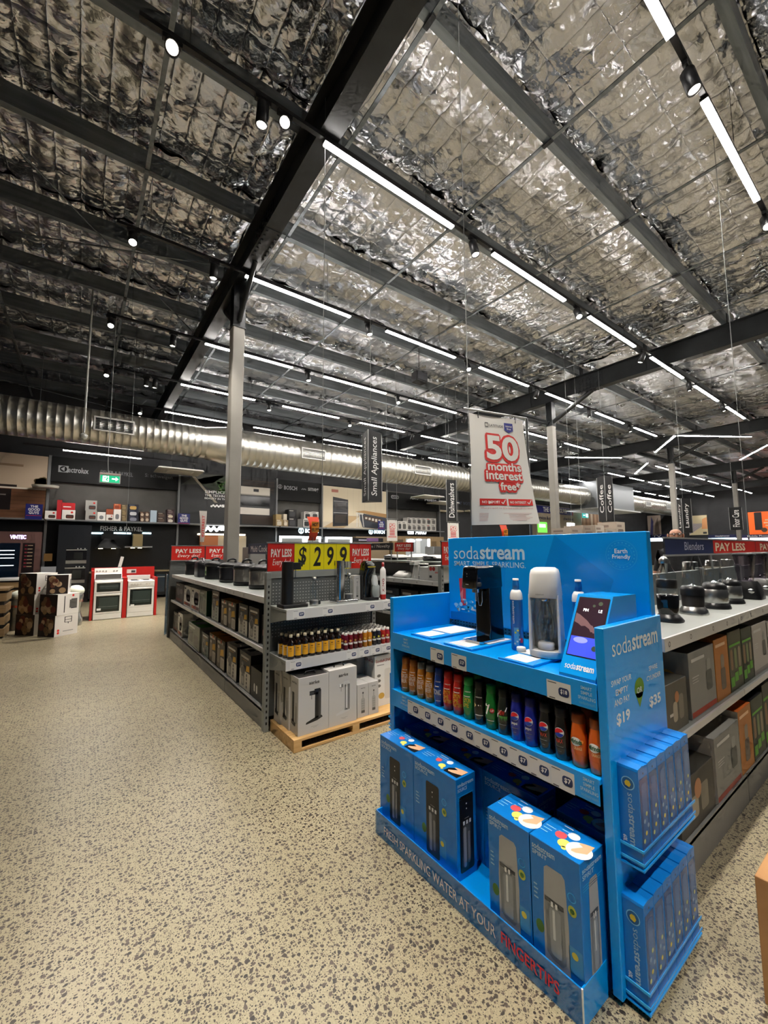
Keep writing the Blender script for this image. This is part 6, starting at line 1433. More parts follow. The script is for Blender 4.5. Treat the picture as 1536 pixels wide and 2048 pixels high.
settle(stack, YS, c4, ZS, .36, 'cartons on the kitchen wall shelf')
def c5(x, y): return (540+x/6.144, 920+y/6.144)
st3 = [(75, 700, 160, 785, '9a8258', dots('c9c2b0', 'e0d8c4'), 'tan carton, bottom of the stack beside the black ones'), (75, 640, 140, 700, 'a8905f', None, 'plain tan carton on top of its stack'), (165, 712, 225, 790, '8f7a55', dots('d9d0bc', 'e0d8c4'), 'tan carton with a white label by the black stack'), (165, 640, 210, 712, 'cfc6b0', None, 'pale carton on the tan one'),
    (228, 685, 330, 795, '151416', dots('3a3a3e', 'b8b4ac'), 'black carton with a round logo, lower of two'), (228, 585, 328, 685, '151416', dots('3a3a3e', 'b8b4ac'), 'black carton with a round logo, upper of two'), (338, 700, 402, 795, '6b6a66', None, 'grey carton between the black and white ones'),
    (408, 700, 500, 796, 'c9c6c0', dots('2a2a2c', '55534f'), 'white coffee machine carton, lower, by the grey one'), (505, 700, 606, 798, 'c9c6c0', dots('2a2a2c', '55534f'), 'white coffee machine carton, lower, by the bay upright'), (420, 608, 510, 700, 'c9c6c0', dots('2a2a2c', '55534f'), 'white coffee machine carton, upper, by the hot buy tag'), (512, 608, 598, 700, 'c9c6c0', dots('2a2a2c', '55534f'), 'white coffee machine carton, upper, by the bay upright')]
settle(st3, YS, c5, ZS, .36, 'cartons on the small bay shelf')
def c6(x, y): return (740+x/7.68, 960+y/7.68)
st5 = [(430, 600, 490, 735, 'd0cdc6', dots('3a3a3c', '8a8680'), 'pale carton, first beside the small hanging poster'), (492, 600, 568, 735, 'd0cdc6', dots('55534f', '8a8680'), 'pale carton, second beside the small hanging poster')]
for k in range(6):
    for t in range(2): st5.append((572+k*74, 650-t*104, 572+k*74+72, 745-t*100, 'c4c1ba', dots(['4a4848', '6a6664'][k % 2], 'a8322c' if k == 4 else '55534f'), 'white coffee machine carton, %s in the %s row over the lit cabinets' % (ORD[k], 'lower' if t == 0 else 'upper')))
settle(st5, YS, c6, ZS, .36, 'cartons over the lit timber cabinets')

# small square store tags on the shelf edges
def tag_sign(px, py, lbl):
    x, z = at_y(px, py, YW-.58); o = (x, YW-.58, z-.2); r = thing('store_tag', lbl, 'sign', o)
    mb = MB(); mb.box(x-.20, x+.20, YW-.575, YW-.548, min(z-.18, ZS-.03), z+.2, K('1a2270', .4)); b = mb.build('card', r, o)
    f = fy(YW-.575, eps=.003); f.text('THE', x-.09, z+.09, x+.09, z+.16, WHITE, .03).text('GOOD', x-.14, z-.01, x+.14, z+.075, WHITE, .03).text('GUYS', x-.12, z-.11, x+.12, z-.025, WHITE, .03); f.rect(x-.18, z-.165, x+.18, z-.145, K('b0243a', .4), 1); f.build('lettering', b)
tag_sign(68, 1021, 'square blue store tag on the wine fridge bay shelf'); tag_sign(368, 1038, 'square blue store tag under the oven poster'); tag_sign(763, 1050, 'square blue store tag under the kitchen island poster')

# ---- pictures
def poster(name, lbl, x0, x1, z0, z1, m, draw, Y=YW-.14, th=.06, cat='poster'):
    o = ((x0+x1)/2, Y, z0); mb = MB(); mb.box(x0, x1, Y, Y+th, z0, z1, m); b = mb.build(name, None, o, lbl, cat)
    f = fy(Y, eps=.003); draw(f, x0, z0, x1, z1); f.build('picture', b); return b
def d_smeg(f, a, z0, b, z1):
    q = U(f, a, z0, b, z1)
    q.p([(.0, .72), (.16, .97), (.42, .97), (.30, .80)], K('3c3d38', .5)); q.p([(.12, .84), (.38, .98), (.5, .98), (.52, .70), (.34, .62)], K('26301f', .5))
    for k in range(26): q.d(.36+.16*random.random(), .62+.22*random.random(), .012+.012*random.random(), K(['3f6a2c', '2f4a22', '5a7a3a'][k % 3], .6), 2)
    q.p([(.1, .9), (.13, .9), (.36, .42), (.33, .42)], K('8f8676', .5), 2)
    for k in range(9): q.r(.62, .70+.028*k, .98, .708+.028*k, K(['4a3626', '33261c', '5a4430'][k % 3], .6), 2)
    q.r(.62, .02, .98, .2, K('33261c', .6), 2)
    q.r(.60, .22, .93, .80, K('1b1b1d', .3), 3); q.r(.60, .62, .93, .80, K('c9c2b6', .3), 4); q.r(.74, .70, .80, .76, K('26262a', .3), 5); q.r(.60, .62, .93, .64, K('8a857c', .3), 5); q.r(.60, .22, .93, .36, K('cfc8be', .3), 4); q.r(.60, .4, .93, .60, K('0e0e10', .1), 4)
    q.t('SIMPLICITY IN', .23, .60, .56, .655, WHITE, 6, .005); q.t('THE TECHNOLOGY', .23, .535, .56, .58, WHITE, 6, .005); q.t('BEAUTY IN THE RESULT', .23, .48, .58, .515, WHITE, 6, .005); q.t('smeg', .40, .31, .58, .39, WHITE, 6, .03)
    for k in range(6): q.d(.30+.018*k, .345+.02*(k % 2), .011, WHITE, 6)
poster('wall_poster', 'dark oven poster reading SIMPLICITY behind the grey column', BX[2]+.05, BX[3]-.05, ZS+.03, 4.66, K('17181a', .4), d_smeg)
def d_kit(f, a, z0, b, z1):
    q = U(f, a, z0, b, z1); q.r(.0, .0, 1, .14, K('c9bda6', .5)); q.p([(0, .0), (.3, .0), (.55, .3), (.3, .3)], K('b59a72', .5), 2)
    for k in range(7): q.r(.36+.09*k, .3, .362+.09*k, .98, K('b8ac96', .5), 2)
    q.r(.34, .3, 1, .31, K('a89c86', .5), 2); q.r(.12, .86, .22, .93, K('a86a5a', .5), 2)
    q.p([(.14, .03), (.37, .06), (.37, .70), (.14, .75)], K('26262a', .25), 3)
    for zz in (.64, .36): q.r(.15, zz, .36, zz+.015, K('9a9896', .3), 4)
    q.r(.17, .46, .34, .62, K('3c3a3a', .15), 4); q.r(.17, .12, .34, .33, K('3f3a36', .15), 4)
    q.p([(.48, .42), (1.0, .30), (1.0, .40), (.62, .46)], K('a9814f', .5), 3); q.p([(.52, .40), (1.0, .30), (1.0, .0), (.60, .03)], K('3a3f48', .5), 3); q.p([(.62, .33), (.92, .27), (.92, .12), (.62, .23)], K('4a3426', .5), 4)
    for k in range(5): q.r(.64+.055*k, .245-.02*k, .675+.055*k, .295-.012*k, K('d9d2c4', .5), 5)
    for s in (.505, .54, .585): q.p([(s, .36), (s+.012, .36), (s+.02*(s-.52)*20+.012, .04), (s+.02*(s-.52)*20, .04)], K('d9d6d0', .5), 6)
    q.r(.49, .355, .61, .385, K('d9d6d0', .5), 6)
poster('wall_poster', 'pale kitchen island poster with a double oven', BX[4]+.05, BX[5]-.05, ZS+.03, 4.62, K('d6c9ae', .5), d_kit)
def d_wood(f, a, z0, b, z1):
    q = U(f, a, z0, b, z1); q.r(0, .0, 1, .46, K('7a4f33', .5))
    for k in range(7): q.r(0, .03+.06*k, 1, .036+.06*k, K('5f3b26', .5), 2)
    q.r(.0, .45, 1, .475, K('efe6d6', .5), 3); q.r(.0, .12, .86, .44, K('241c1a', .3), 3); q.r(.02, .34, .84, .36, K('8a8480', .3), 4)
    q.r(.2, .475, .88, .51, K('2c201c', .4), 4); q.r(.0, .80, .9, .835, K('a0856a', .5), 3); q.r(.96, .48, 1.0, .54, CWH, 4)
    for k in range(12): q.d(.955+.035*random.random(), .53+.1*random.random(), .012, K('6a5a3a', .6), 5)
poster('wall_poster', 'warm kitchen picture with timber cabinets above the wine fridge bay', BX[0]+.1, BX[1]-.05, ZS+.03, 4.66, K('c9b39a', .5), d_wood)
x, z = at_y(90, 969, YW-.7); mb = MB(); loft(mb, [(z-.07, x, YW-.45, .32, .22, .2), (z, x, YW-.45, .34, .25, .2)], K('b9b7ae', .4)); r = mb.build('ceiling_dish', None, (x, YW-.45, z), 'flat pale dish aerial fixed to the bay upright', 'dish'); mb = MB(); mb.box(x-.03, x+.03, YW-.21, YW-.15, z-.06, z-.01, POST); mb.build('bracket', r, (x, YW-.45, z))

# ---- bay 0: wine fridge
r, x0, x1, o = bays_o[0]; MAUVE = K('6b4c46', .5)
mb = MB(); mb.box(x1-4.0, x1-.02, YW-.45, YW-.1, 0, 2.22, MAUVE); kio = mb.build('kiosk_surround', r, o)
f = fy(YW-.45, eps=.004); a = wx(22, YW-.45); b = wx(54, YW-.45); zc = wz(38, 1074, YW-.45); f.text('VINTEC', a, zc-.06, b, zc+.06, NEONV, .03); f.build('neon_lettering', kio)
f = fy(YW-.45, eps=.004); fa, fb = wx(-60, YW-.45), wx(44, YW-.45); f.rect(fa, .4, fb, wz(20, 1086, YW-.45), K('0d1a2a', .12), 1)
for py in (1101, 1109, 1116, 1131): zz = wz(20, py, YW-.45); f.rect(fa+.1, zz-.012, fb-.12, zz+.012, mat('fridge_shelf_light', 'dfeaf2', .3, 0, 1.4), 2)
f.rect(wx(49, YW-.45), .4, wx(73, YW-.45), wz(60, 1086, YW-.45), K('1d1416', .3), 1)
for k in range(7): zz = wz(60, 1091+k*7, YW-.45); f.rect(wx(53, YW-.45), zz-.02, wx(58, YW-.45), zz+.02, K('8a2434', .4), 2); f.rect(wx(59, YW-.45), zz-.012, wx(69, YW-.45), zz+.012, K('b09a7a', .5), 2)
f.build('fridge_front', kio)

# ---- bay 1: ovens, hoods
r, x0, x1, o = bays_o[1]
Yc = YW-.60
mb = MB(); mb.box(wx(118, Yc), wx(184, Yc), Yc, YW-.1, 0, wz(150, 1050, Yc), K('1c1f24', .3)); tw = mb.build('oven_tower', r, o)
for (pa, pb, ya, yb) in ((136, 177, 1097, 1127), (135, 176, 1133, 1166)):
    f = fy(Yc, eps=.004); xa, xb = wx(pa, Yc), wx(pb, Yc); za, zb = wz(155, yb, Yc), wz(155, ya, Yc); f.rect(xa, za, xb, zb, K('17171a', .15), 1); f.rect(xa, za, xb, za+.10, K('a8a69e', .3, .6), 2); f.rect(xa, zb-.06, xb, zb-.03, K('c9c7bf', .3, .6), 2); f.rect(xa+.2, za+.14, xb-.1, zb-.12, K('2a2c2a', .1), 2)
    for kx in (.25, .40, .6): f.disc(xa+(xb-xa)*(.3+kx), zb-.005, .02, LGREY, l=3, n=8)
    f.build('oven_front', tw)
f = fy(Yc, eps=.004); f.rect(wx(88, Yc), wz(110, 1166, Yc), wx(118, Yc), wz(110, 1133, Yc), K('9fa3a8', .35), 1); f.rect(wx(92, Yc), wz(110, 1122, Yc), wx(109, Yc), wz(110, 1107, Yc), K('7a5a2e', .4), 1); f.build('dishwasher_front', r)
mb = MB(); mb.box(wx(184, YW-.7), x1-.05, YW-.70, YW-.1, .08, .90, K('15171a', .25)); cb = mb.build('base_cabinet', r, o)
mb = MB(); mb.box(wx(184, YW-.7), x1-.05, YW-.73, YW-.1, .90, .94, K('8a7a5a', .35)); mb.build('bench_top', cb, o)
f = fy(YW-.70, eps=.004); f.rect(wx(317, YW-.7), .2, wx(334, YW-.7), .80, K('2a3640', .12), 1); f.rect(wx(317, YW-.7), .70, wx(334, YW-.7), .73, STEEL, 2); f.build('oven_front', cb)
for (pa, pb) in ((182, 207), (228, 262), (285, 302)):
    mb = MB(); xa, xb = wx(pa), wx(pb); zz = wz((pa+pb)/2, 1067); mb.box(xa, xb, YW-.16, YW-.1, zz-.02, zz+.03, LITC); mb.build('strip_light', r, o)
xa, xb, zt, zb = wx(192), wx(243), wz(217, 1078), wz(217, 1097)
mb = MB(); mb.extrude([(xa, YW-.6, zb), (xb, YW-.6, zb), (xb-.5, YW-.4, zt), (xa+.5, YW-.4, zt)], (0, 0, 0), (0, .28, 0), WBLK); mb.box((xa+xb)/2-.2, (xa+xb)/2+.2, YW-.4, YW-.1, zt-.02, wz(217, 1068), WBLK); h = mb.build('range_hood', r, o)
for px in (203, 228): mb = MB(); x = wx(px); mb.lathe([(0, zb-.012), (.06, zb-.012), (.06, zb+.005)], HOODL, x, YW-.45, 10); mb.build('hood_lamp', h, o)
xa, xb, zb = wx(249), wx(302), wz(275, 1094)
mb = MB(); mb.box(xa, xb, YW-.62, YW-.1, zb-.03, zb+.02, STEEL); mb.box(wx(265), wx(284), YW-.45, YW-.1, zb+.02, wz(275, 1069), mat('warm_steel', 'a08f68', .35, .9)); h = mb.build('range_hood', r, o)
for px in (265, 279): mb = MB(); x = wx(px); mb.lathe([(0, zb-.045), (.06, zb-.045), (.06, zb-.028)], HOODL, x, YW-.45, 10); mb.build('hood_lamp', h, o)

# ---- bays 2 to 5 below the shelf
r, x0, x1, o = bays_o[2]
f = fy(YW-.105, eps=.004); a, b = wx(425, YW-.1), wx(475, YW-.1); zc = wz(445, 1059); f.text('smeg', a+(b-a)*.3, zc-.13, b, zc+.13, LITW, .03)
for k in range(6): f.disc(a-.28+.11*k, zc+.07*(k % 2)-.03, .07, LITW, l=1, n=10)
f.build('backlit_lettering', r)
mb = MB(); mb.box(wx(394), wx(486), YW-.35, YW-.1, wz(440, 1071), wz(440, 1068), WARM); mb.build('strip_light', r, o)
mb = MB(); mb.box(wx(398), wx(433), YW-.3, YW-.1, .0, wz(415, 1072), K('9a5a2c', .5)); mb.build('copper_panel', r, o)
mb = MB(); mb.box(wx(434), wx(490), YW-.2, YW-.1, .0, wz(440, 1072), K('a59a84', .5)); mb.build('cream_panel', r, o)
r, x0, x1, o = bays_o[3]
def bosch(r, pxa, pxb, py):
    f = fy(YW-.105, eps=.004); a, b = wx(pxa), wx(pxb); zc = wz((pxa+pxb)/2, py); R0 = .13
    f.ring(a+R0, zc, R0*.72, R0, LITC, 1, 20); f.rect(a+R0-.03, zc-.08, a+R0+.03, zc+.08, LITC, 1); f.text('BOSCH', a+R0*2.5, zc-.085, b, zc+.085, LITC, .04); f.build('backlit_lettering', r)
bosch(r, 595, 635, 1062); bosch(bays_o[4][0], 735, 767, 1064)
def niche(r, o, pa, pb, pya, lo, hi, Yn=YW-.42, frame=LITW, inner='7e8280'):
    xa, xb = max(wx(pa, Yn), lo+.06), min(wx(pb, Yn), hi-.06); zt = wz((pa+pb)/2, pya, Yn)
    mb = MB(); mb.box(xa, xb, Yn, YW-.1, .9, zt, K(inner, .4)); n = mb.build('niche', r, o)
    mb = MB(); mb.box(xa-.05, xb+.05, Yn-.02, Yn+.02, zt-.09, zt, frame); mb.box(xa-.05, xa+.04, Yn-.02, Yn+.02, .9, zt-.09, frame); mb.box(xb-.04, xb+.05, Yn-.02, Yn+.02, .9, zt-.09, frame); mb.build('light_frame', n, o)
niche(r, o, 554, 607, 1072, x0, x1); niche(r, o, 613, 640, 1073, x0, x1); niche(bays_o[4][0], bays_o[4][3], 652, 702, 1074, bays_o[4][1], bays_o[4][2])
r, x0, x1, o = bays_o[4]
mb = MB(); mb.box(wx(703), x1-.05, YW-.42, YW-.1, .0, wz(730, 1073, YW-.42), K('7a6a52', .5)); cabx = mb.build('timber_cabinet', r, o)
f = fy(YW-.42, eps=.004); xa, xb = wx(706, YW-.42), wx(766, YW-.42); f.rect(xa, wz(730, 1084, YW-.42), xb, wz(730, 1076, YW-.42), K('14151c', .3), 1); f.rect(xa+(xb-xa)*.18, wz(730, 1081, YW-.42), xa+(xb-xa)*.5, wz(730, 1079.4, YW-.42), K('c9c6d8', .5), 2); f.rect(xb-1.0, wz(752, 1083, YW-.42), xb-.3, wz(752, 1076.5, YW-.42), K('6a4a7a', .4), 2); f.build('screen_strip', cabx)
r, x0, x1, o = bays_o[5]; TMB = noise_mat('timber_cabinet_veneer', '7a6444', '8a7350', 2, .5, stretch=(8, 1, 1))
mb = MB(); mb.box(x0+.02, x1-.02, YW-.5, YW-.1, .0, wz(820, 1072.5, YW-.5), TMB); cb = mb.build('timber_cabinet', r, o)
f = fy(YW-.105, eps=.004); a, b = wx(828), wx(850); zc = wz(835, 1063); f.text('ASKO', a, zc-.16, b, zc+.16, LITW, .02); f.rrect(a-.55, zc-.16, a-.12, zc+.16, .05, LITW, 1); f.rect(a-.45, zc-.02, a-.2, zc+.03, WBLK, 2); f.rect(a-.45, zc-.12, a-.35, zc-.05, WBLK, 2); f.build('backlit_lettering', r)
Yn = YW-.5; xa, xb = wx(811, Yn), wx(859, Yn); zt = wz(835, 1077.5, Yn)
mb = MB(); mb.box(xa, xb, Yn-.015, Yn+.01, .9, zt, K('aeb6ba', .4)); n = mb.build('niche', cb, o)
f = fy(Yn-.015, eps=.004); f.rect(xb-.18, .9, xb, zt, LITW, 1); f.disc(xa+.35, zt-.12, .28, LITC, .10, l=1); f.disc(xb-.8, zt-.05, .2, LITW, .05, l=1); f.rect(xa+.7, zt-.75, xa+1.0, zt-.1, K('d9dee0', .4), 1); f.rect(xa+1.3, .9, xb-.25, zt-.85, K('8b8f90', .35, .5), 2); f.rect(xa+1.7, zt-1.2, xa+2.0, zt-.95, K('4a4d50', .3), 3); f.build('oven_wall', cb)
f = fy(Yn, eps=.004); f.rect(wx(793, Yn), zt-.45, wx(806, Yn), zt-.05, K('4a3a26', .5), 1); f.rect(wx(862, Yn), zt-.5, wx(872, Yn), zt-.12, K('5f4c30', .5), 1); f.build('door_fronts', cb)
wt = fy(YW+.25, eps=.004); xa, za = at_y(915, 1005, YW+.25); wt.text('for worry free', xa, za-.22, wx(958, YW+.25), za+.18, K('55607a', .5), .01)
wsign = thing('wall_lettering', 'faint slate lettering on the bare charcoal wall', 'lettering', (xa, YW+.24, za)); wt.build('lettering', wsign)
for k, px in enumerate((885, 917, 943)):
    x, z = at_y(px, 1022, YW); mb = MB(); mb.box(x-.35, x+.35, YW-.1, YW+.25, z-.05, z+.05, K('b9ae94', .5)); mb.build('wall_light', None, (x, YW, z), 'small pale ledge light on the charcoal wall, %s from the timber cabinets' % ORD[k], 'light', 'ledge lights on the charcoal wall')

# ---- service counter wall further along
xa, xb = wx(1068), wx(1158); o = (xa, YW, 0); sv = thing('service_wall', 'cream service and checkout wall with a navy store sign', 'sign wall', o)
mb = MB(); mb.box(xa, xb, YW-.2, YW+.25, 0, 4.75, K('b9ae98', .6)); mb.build('panel', sv, o)
Ys = YW-.21; f = fy(Ys, eps=.006); a, b = wx(1073, Ys), wx(1147, Ys); f.rect(a, wz(1110, 1028, Ys), b, wz(1110, 1014, Ys), K('1c1f78', .4), 1); f.rect(b-.15, wz(1110, 1028, Ys), b, wz(1110, 1014, Ys), K('b02a3a', .4), 2)
f.text('THE GOOD GUYS', wx(1087, Ys), wz(1110, 1025.5, Ys), wx(1134, Ys), wz(1110, 1016, Ys), WHITE, .04, l=3); f.text('service & support', wx(1074, Ys), wz(1100, 1042, Ys), wx(1118, Ys), wz(1100, 1033, Ys), K('2a2c58', .5), .015, l=2); f.text('checkout', wx(1127, Ys), wz(1137, 1041, Ys), wx(1147, Ys), wz(1137, 1035, Ys), K('2a2c58', .5), .015, l=2); f.build('lettering', sv)
f = fy(Ys, eps=.006); f.rect(wx(1075, Ys), wz(1084, 1065, Ys), wx(1094, Ys), wz(1084, 1044, Ys), mat('green_screen', '4fae3c', .4, 0, 1.2, emit_col='6fd24e'), 1); f.rect(wx(1078, Ys), wz(1084, 1055, Ys), wx(1091, Ys), wz(1084, 1048, Ys), mat('pale_green', 'd9f0cf', .4, 0, 1.2), 2); f.rect(wx(1106, Ys), 2.3, wx(1113, Ys), wz(1110, 1044, Ys), LITW, 1); f.rect(wx(1134, Ys), 2.3, wx(1149, Ys), wz(1140, 1046, Ys), LITW, 1); f.build('lit_screens', sv)
def d_warm(f, a, z0, b, z1):
    q = U(f, a, z0, b, z1); q.r(0, 0, 1, .35, K('5a4236', .5)); q.r(0, .33, 1, .42, K('a8866a', .5), 2)
    for k in range(5): q.r(.1+.18*k, .45, .2+.18*k, .95, K(['d9b894', 'c9a27c', 'efe0c9'][k % 3], .5), 2)
poster('wall_poster', 'warm brown interior picture beside the checkout wall', wx(1159), wx(1200), 2.6, 4.7, K('b08a6c', .5), d_warm)
x, z = at_y(1170, 1031, YW-.6); o = (x, YW-.6, z); r = thing('exit_sign', 'small teal exit sign in front of the warm interior picture', 'sign', o); mb = MB(); mb.box(x-.45, x+.45, YW-.65, YW-.6, z-.2, z+.2, mat('exit_teal', '2a9a94', .4, 0, 1.0)); mb.build('case', r, o); mb = MB(); mb.tube([(x, YW-.62, z+.2), (x, YW-.62, WT)], .012, GREY, 5); mb.build('hanger_rod', r, o)
f = fy(YW-.65, eps=.004); f.rect(x+.02, z-.13, x+.36, z+.13, mat('exit_white', 'ffffff', .4, 0, 1.5), 1); f.rect(x-.35, z-.04, x-.1, z+.04, mat('exit_white', 'ffffff', .4, 0, 1.5), 1); f.build('pictogram', r)

# ---- end wall pictures (x = 45.4 m)
XW = 45.38
def xposter(lbl, pa, pb, pya, pyb, m, draw, Xp=XW, name='wall_poster'):
    ya, yb = at_x(pa, 1050, Xp)[0], at_x(pb, 1050, Xp)[0]; zt, zb = at_x((pa+pb)/2, pya, Xp)[1], at_x((pa+pb)/2, pyb, Xp)[1]
    o = (Xp, (ya+yb)/2, zb); mb = MB(); mb.box(Xp-.06, Xp, yb, ya, zb, zt, m); b = mb.build(name, None, o, lbl, 'poster'); f = fx(Xp-.06, eps=.004); draw(f, -ya, zb, -yb, zt); f.build('picture', b)
def d_pink(f, a, z0, b, z1):
    q = U(f, a, z0, b, z1); q.r(.15, .2, .8, .3, K('b08a80', .5)); q.d(.4, .34, .12, K('8a5a52', .5), 2); q.d(.68, .3, .1, K('c9a292', .5), 2); q.r(.1, .6, .9, .62, K('b8a49c', .5), 2)
def d_blue(f, a, z0, b, z1):
    q = U(f, a, z0, b, z1); q.p([(.15, .0), (.35, .0), (.45, .7), (.3, .95)], K('6a6aa8', .5)); q.p([(.5, .1), (.9, .0), (.8, .9), (.6, .6)], K('8a7a72', .5), 1)
def d_rays(f, a, z0, b, z1):
    q = U(f, a, z0, b, z1)
    for k in range(7): q.p([(0, .05+.08*k), (.75, .45+.02*k), (.75, .46+.02*k), (0, .09+.08*k)], K('8a86b8', .5))
    q.p([(.7, .3), (1, .3), (1, .9), (.75, .8)], K('e0a06a', .5), 2); q.r(.75, .05, .95, .15, K('3a3a3c', .5), 2)
def d_org(f, a, z0, b, z1):
    q = U(f, a, z0, b, z1); q.r(.2, .2, .45, .98, K('1c1718', .5)); q.r(.55, .6, .9, .66, K('f6c9a0', .5)); q.r(.5, .48, .95, .54, K('f6c9a0', .5)); q.r(.55, .36, .9, .42, K('f6c9a0', .5)); q.d(.5, .2, .1, K('5a3a26', .5), 2)
xposter('pale pink table-setting picture on the end wall', 1234, 1267, 1022, 1066, K('d9c6bc', .5), d_pink)
xposter('pale picture with a lilac figure on the end wall', 1296, 1322, 1031, 1071, K('cdbcae', .5), d_blue)
xposter('cream picture with lilac rays on the end wall', 1378, 1415, 1031, 1070, K('dfd0a8', .5), d_rays)
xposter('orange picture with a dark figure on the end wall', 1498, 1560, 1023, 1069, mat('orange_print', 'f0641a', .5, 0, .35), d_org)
for k, (pa, pb, t) in enumerate(((1416, 1470, 'Headphones'), (1471, 1560, 'Mobile Phones'), (1296, 1330, 'TV'))):
    Xp = XW-.5; ya, yb = at_x(pa, 1070, Xp)[0], at_x(pb, 1070, Xp)[0]; zt, zb = at_x(pa, 1070, Xp)[1], at_x(pa, 1076, Xp)[1]; o = (Xp, (ya+yb)/2, zb)
    r = thing('department_board', ['navy Headphones board over a lit shelf on the end wall', 'navy Mobile Phones board over a lit shelf on the end wall', 'navy TV board on the end wall beside the lilac figure'][k], 'sign', o)
    mb = MB(); mb.box(Xp-.05, XW, yb, ya, zb, zt, K('1a2050', .4)); mb.build('board', r, o); f = fx(Xp-.05, eps=.006); w = ya-yb; f.text(t, -ya+w*.28, zb+.06, -ya+w*.80, zt-.06, WHITE, .01); f.build('lettering', r)
    mb = MB(); mb.box(Xp-.02, XW, yb, ya, zb-.35, zb-.02, mat('lit_shelf_%d' % k, 'ffffff', .4, 0, 2.5, emit_col=['bfeaf6', 'f0d8e6', 'd9e6f0'][k])); mb.build('lit_strip', r, o)
    mb = MB(); mb.box(Xp-.3, XW, yb, ya, 0, zb-.35, K('4a4644', .5)); mb.build('cabinet', r, o)
# ================================================================== second shelf run (novelty appliances)
G2 = gondola_v(3.60, 4.78, 3.72, 8.56, 4, 'grey shelf run of novelty appliances behind the end bay', (1.20, .72))
f = fx(3.596)
for y in (3.85, 4.15, 4.45, 4.65, 4.85): f.ring(-y, 1.172, .008, .012, INK, 1, 10)
f.build('price_rings', G2, kind='stuff')
mb = MB(); mb.box(3.85, 4.55, 3.74, 8.54, 1.42, 1.44, SHELF); mb.build('cap_shelf', G2, (3.60, 3.72, 0))
for x in (3.60, 4.78): upright(G2, x, 3.70, (3.60, 3.72, 0), 1.40)
sign_board('sale_board', 'red PAY LESS panel on the end of the novelty shelves beside the blue header', 3.58, 4.80, 3.66, 1.405, 1.70, [(3.585, 3.875, pay_less_panel), (3.88, 4.5, lambda f, a, z0, b, z1: f.rect(a, z0, b, z1, YEL, 1)), (4.505, 4.795, pay_less_panel)])
aisle_sign('black Homeware and Novelty blade sign over the novelty shelves', 3.97, 5.16, 6.30, 1.60, 1.715, 'Homeware / Novelty', K('1b1b1d', .4), tx=(.08, .94))
aisle_sign('red PAY LESS blade sign over the novelty shelves', 3.97, 4.66, 5.10, 1.575, 1.715, 'PAY LESS')
# products on it
def on_g2(name, lbl, cat, x, y, z, parts):
    o = (x, y, z); r = thing(name, lbl, cat, o)
    for nm, fn in parts: mb = MB(Matrix.Translation(o)); fn(mb); mb.build(nm, r, o)
APW = mat('appliance_white', 'e2dfd8', .35)
on_g2('food_sealer', 'low white curved appliance on the novelty shelf', 'appliance', 3.85, 4.72, 1.20, [('body', lambda m: loft(m, [(0, 0, 0, .11, .15, .05), (.02, 0, 0, .12, .16, .05), (.06, .01, .02, .09, .12, .05), (.09, .02, .06, .05, .06, .04)], APW)), ('dial', lambda m: m.lathe([(.025, .05), (.025, .08), (0, .085)], GREY, -.02, -.05, 10))])
on_g2('popcorn_maker', 'white upright popcorn maker on the novelty shelf', 'popcorn maker', 3.82, 4.42, 1.20, [('body', lambda m: loft(m, [(0, .03, 0, .07, .07, .03), (.03, .03, 0, .07, .07, .03), (.20, .04, 0, .05, .05, .03)], APW)), ('chute', lambda m: loft(m, [(.19, -.0, 0, .09, .055, .03), (.235, -.0, 0, .09, .055, .03)], APW))])
on_g2('spice_grinder', 'pair of steel and clear grinders on one base, novelty shelf', 'grinder', 3.80, 4.24, 1.20, [('base', lambda m: m.box(-.04, .04, -.07, .07, 0, .05, STEEL, .008)), ('tube', lambda m: m.lathe([(.03, .05), (.03, .19), (.026, .2)], SMOKE, 0, -.035, 14)), ('tube', lambda m: m.lathe([(.03, .05), (.03, .19), (.026, .2)], SMOKE, 0, .035, 14)), ('lid', lambda m: m.box(-.035, .035, -.07, .07, .195, .215, APW, .006))])
carton('novelty_carton', 'plain white carton on the novelty shelf', 3.66, 3.95, 3.985, 4.17, 1.20, 1.375, K('dedbd4', .5), 'cartons on the novelty shelf', None, None)
carton('novelty_carton', 'white carton with red circles on the novelty shelf end', 3.645, 3.93, 3.75, 3.98, 1.20, 1.40, K('cfccc5', .5), 'cartons on the novelty shelf', lambda f, a, z0, b, z1: (U(f, a, z0, b, z1).d(.22, .78, .12, K('c23a34', .5)), U(f, a, z0, b, z1).d(.46, .78, .12, K('c23a34', .5)), U(f, a, z0, b, z1).r(.55, .5, .85, .6, K('d98a84', .5)), U(f, a, z0, b, z1).r(.1, .2, .3, .35, INK)), lambda f, a, z0, b, z1: U(f, a, z0, b, z1).d(.7, .8, .14, K('c23a34', .5)))
for k, (y, l) in enumerate(((5.3, 'black sandwich press with a silver lid, next to the Novelty sign'), (4.35, 'black sandwich press with a silver lid, near the PAY LESS board'))):
    on_g2('sandwich_press', l, 'sandwich press', 4.15, y, 1.44, [('base', lambda m: loft(m, [(0, 0, 0, .14, .16, .05), (.04, 0, 0, .15, .17, .05)], BPL)), ('lid', lambda m: loft(m, [(.04, 0, 0, .15, .17, .05), (.07, 0, 0, .14, .16, .05), (.085, 0, 0, .09, .11, .05)], STEEL)), ('handle', lambda m: m.tube([(-.15, -.08, .05), (-.19, -.07, .06), (-.19, .07, .06), (-.15, .08, .05)], .01, BPL, 6))])
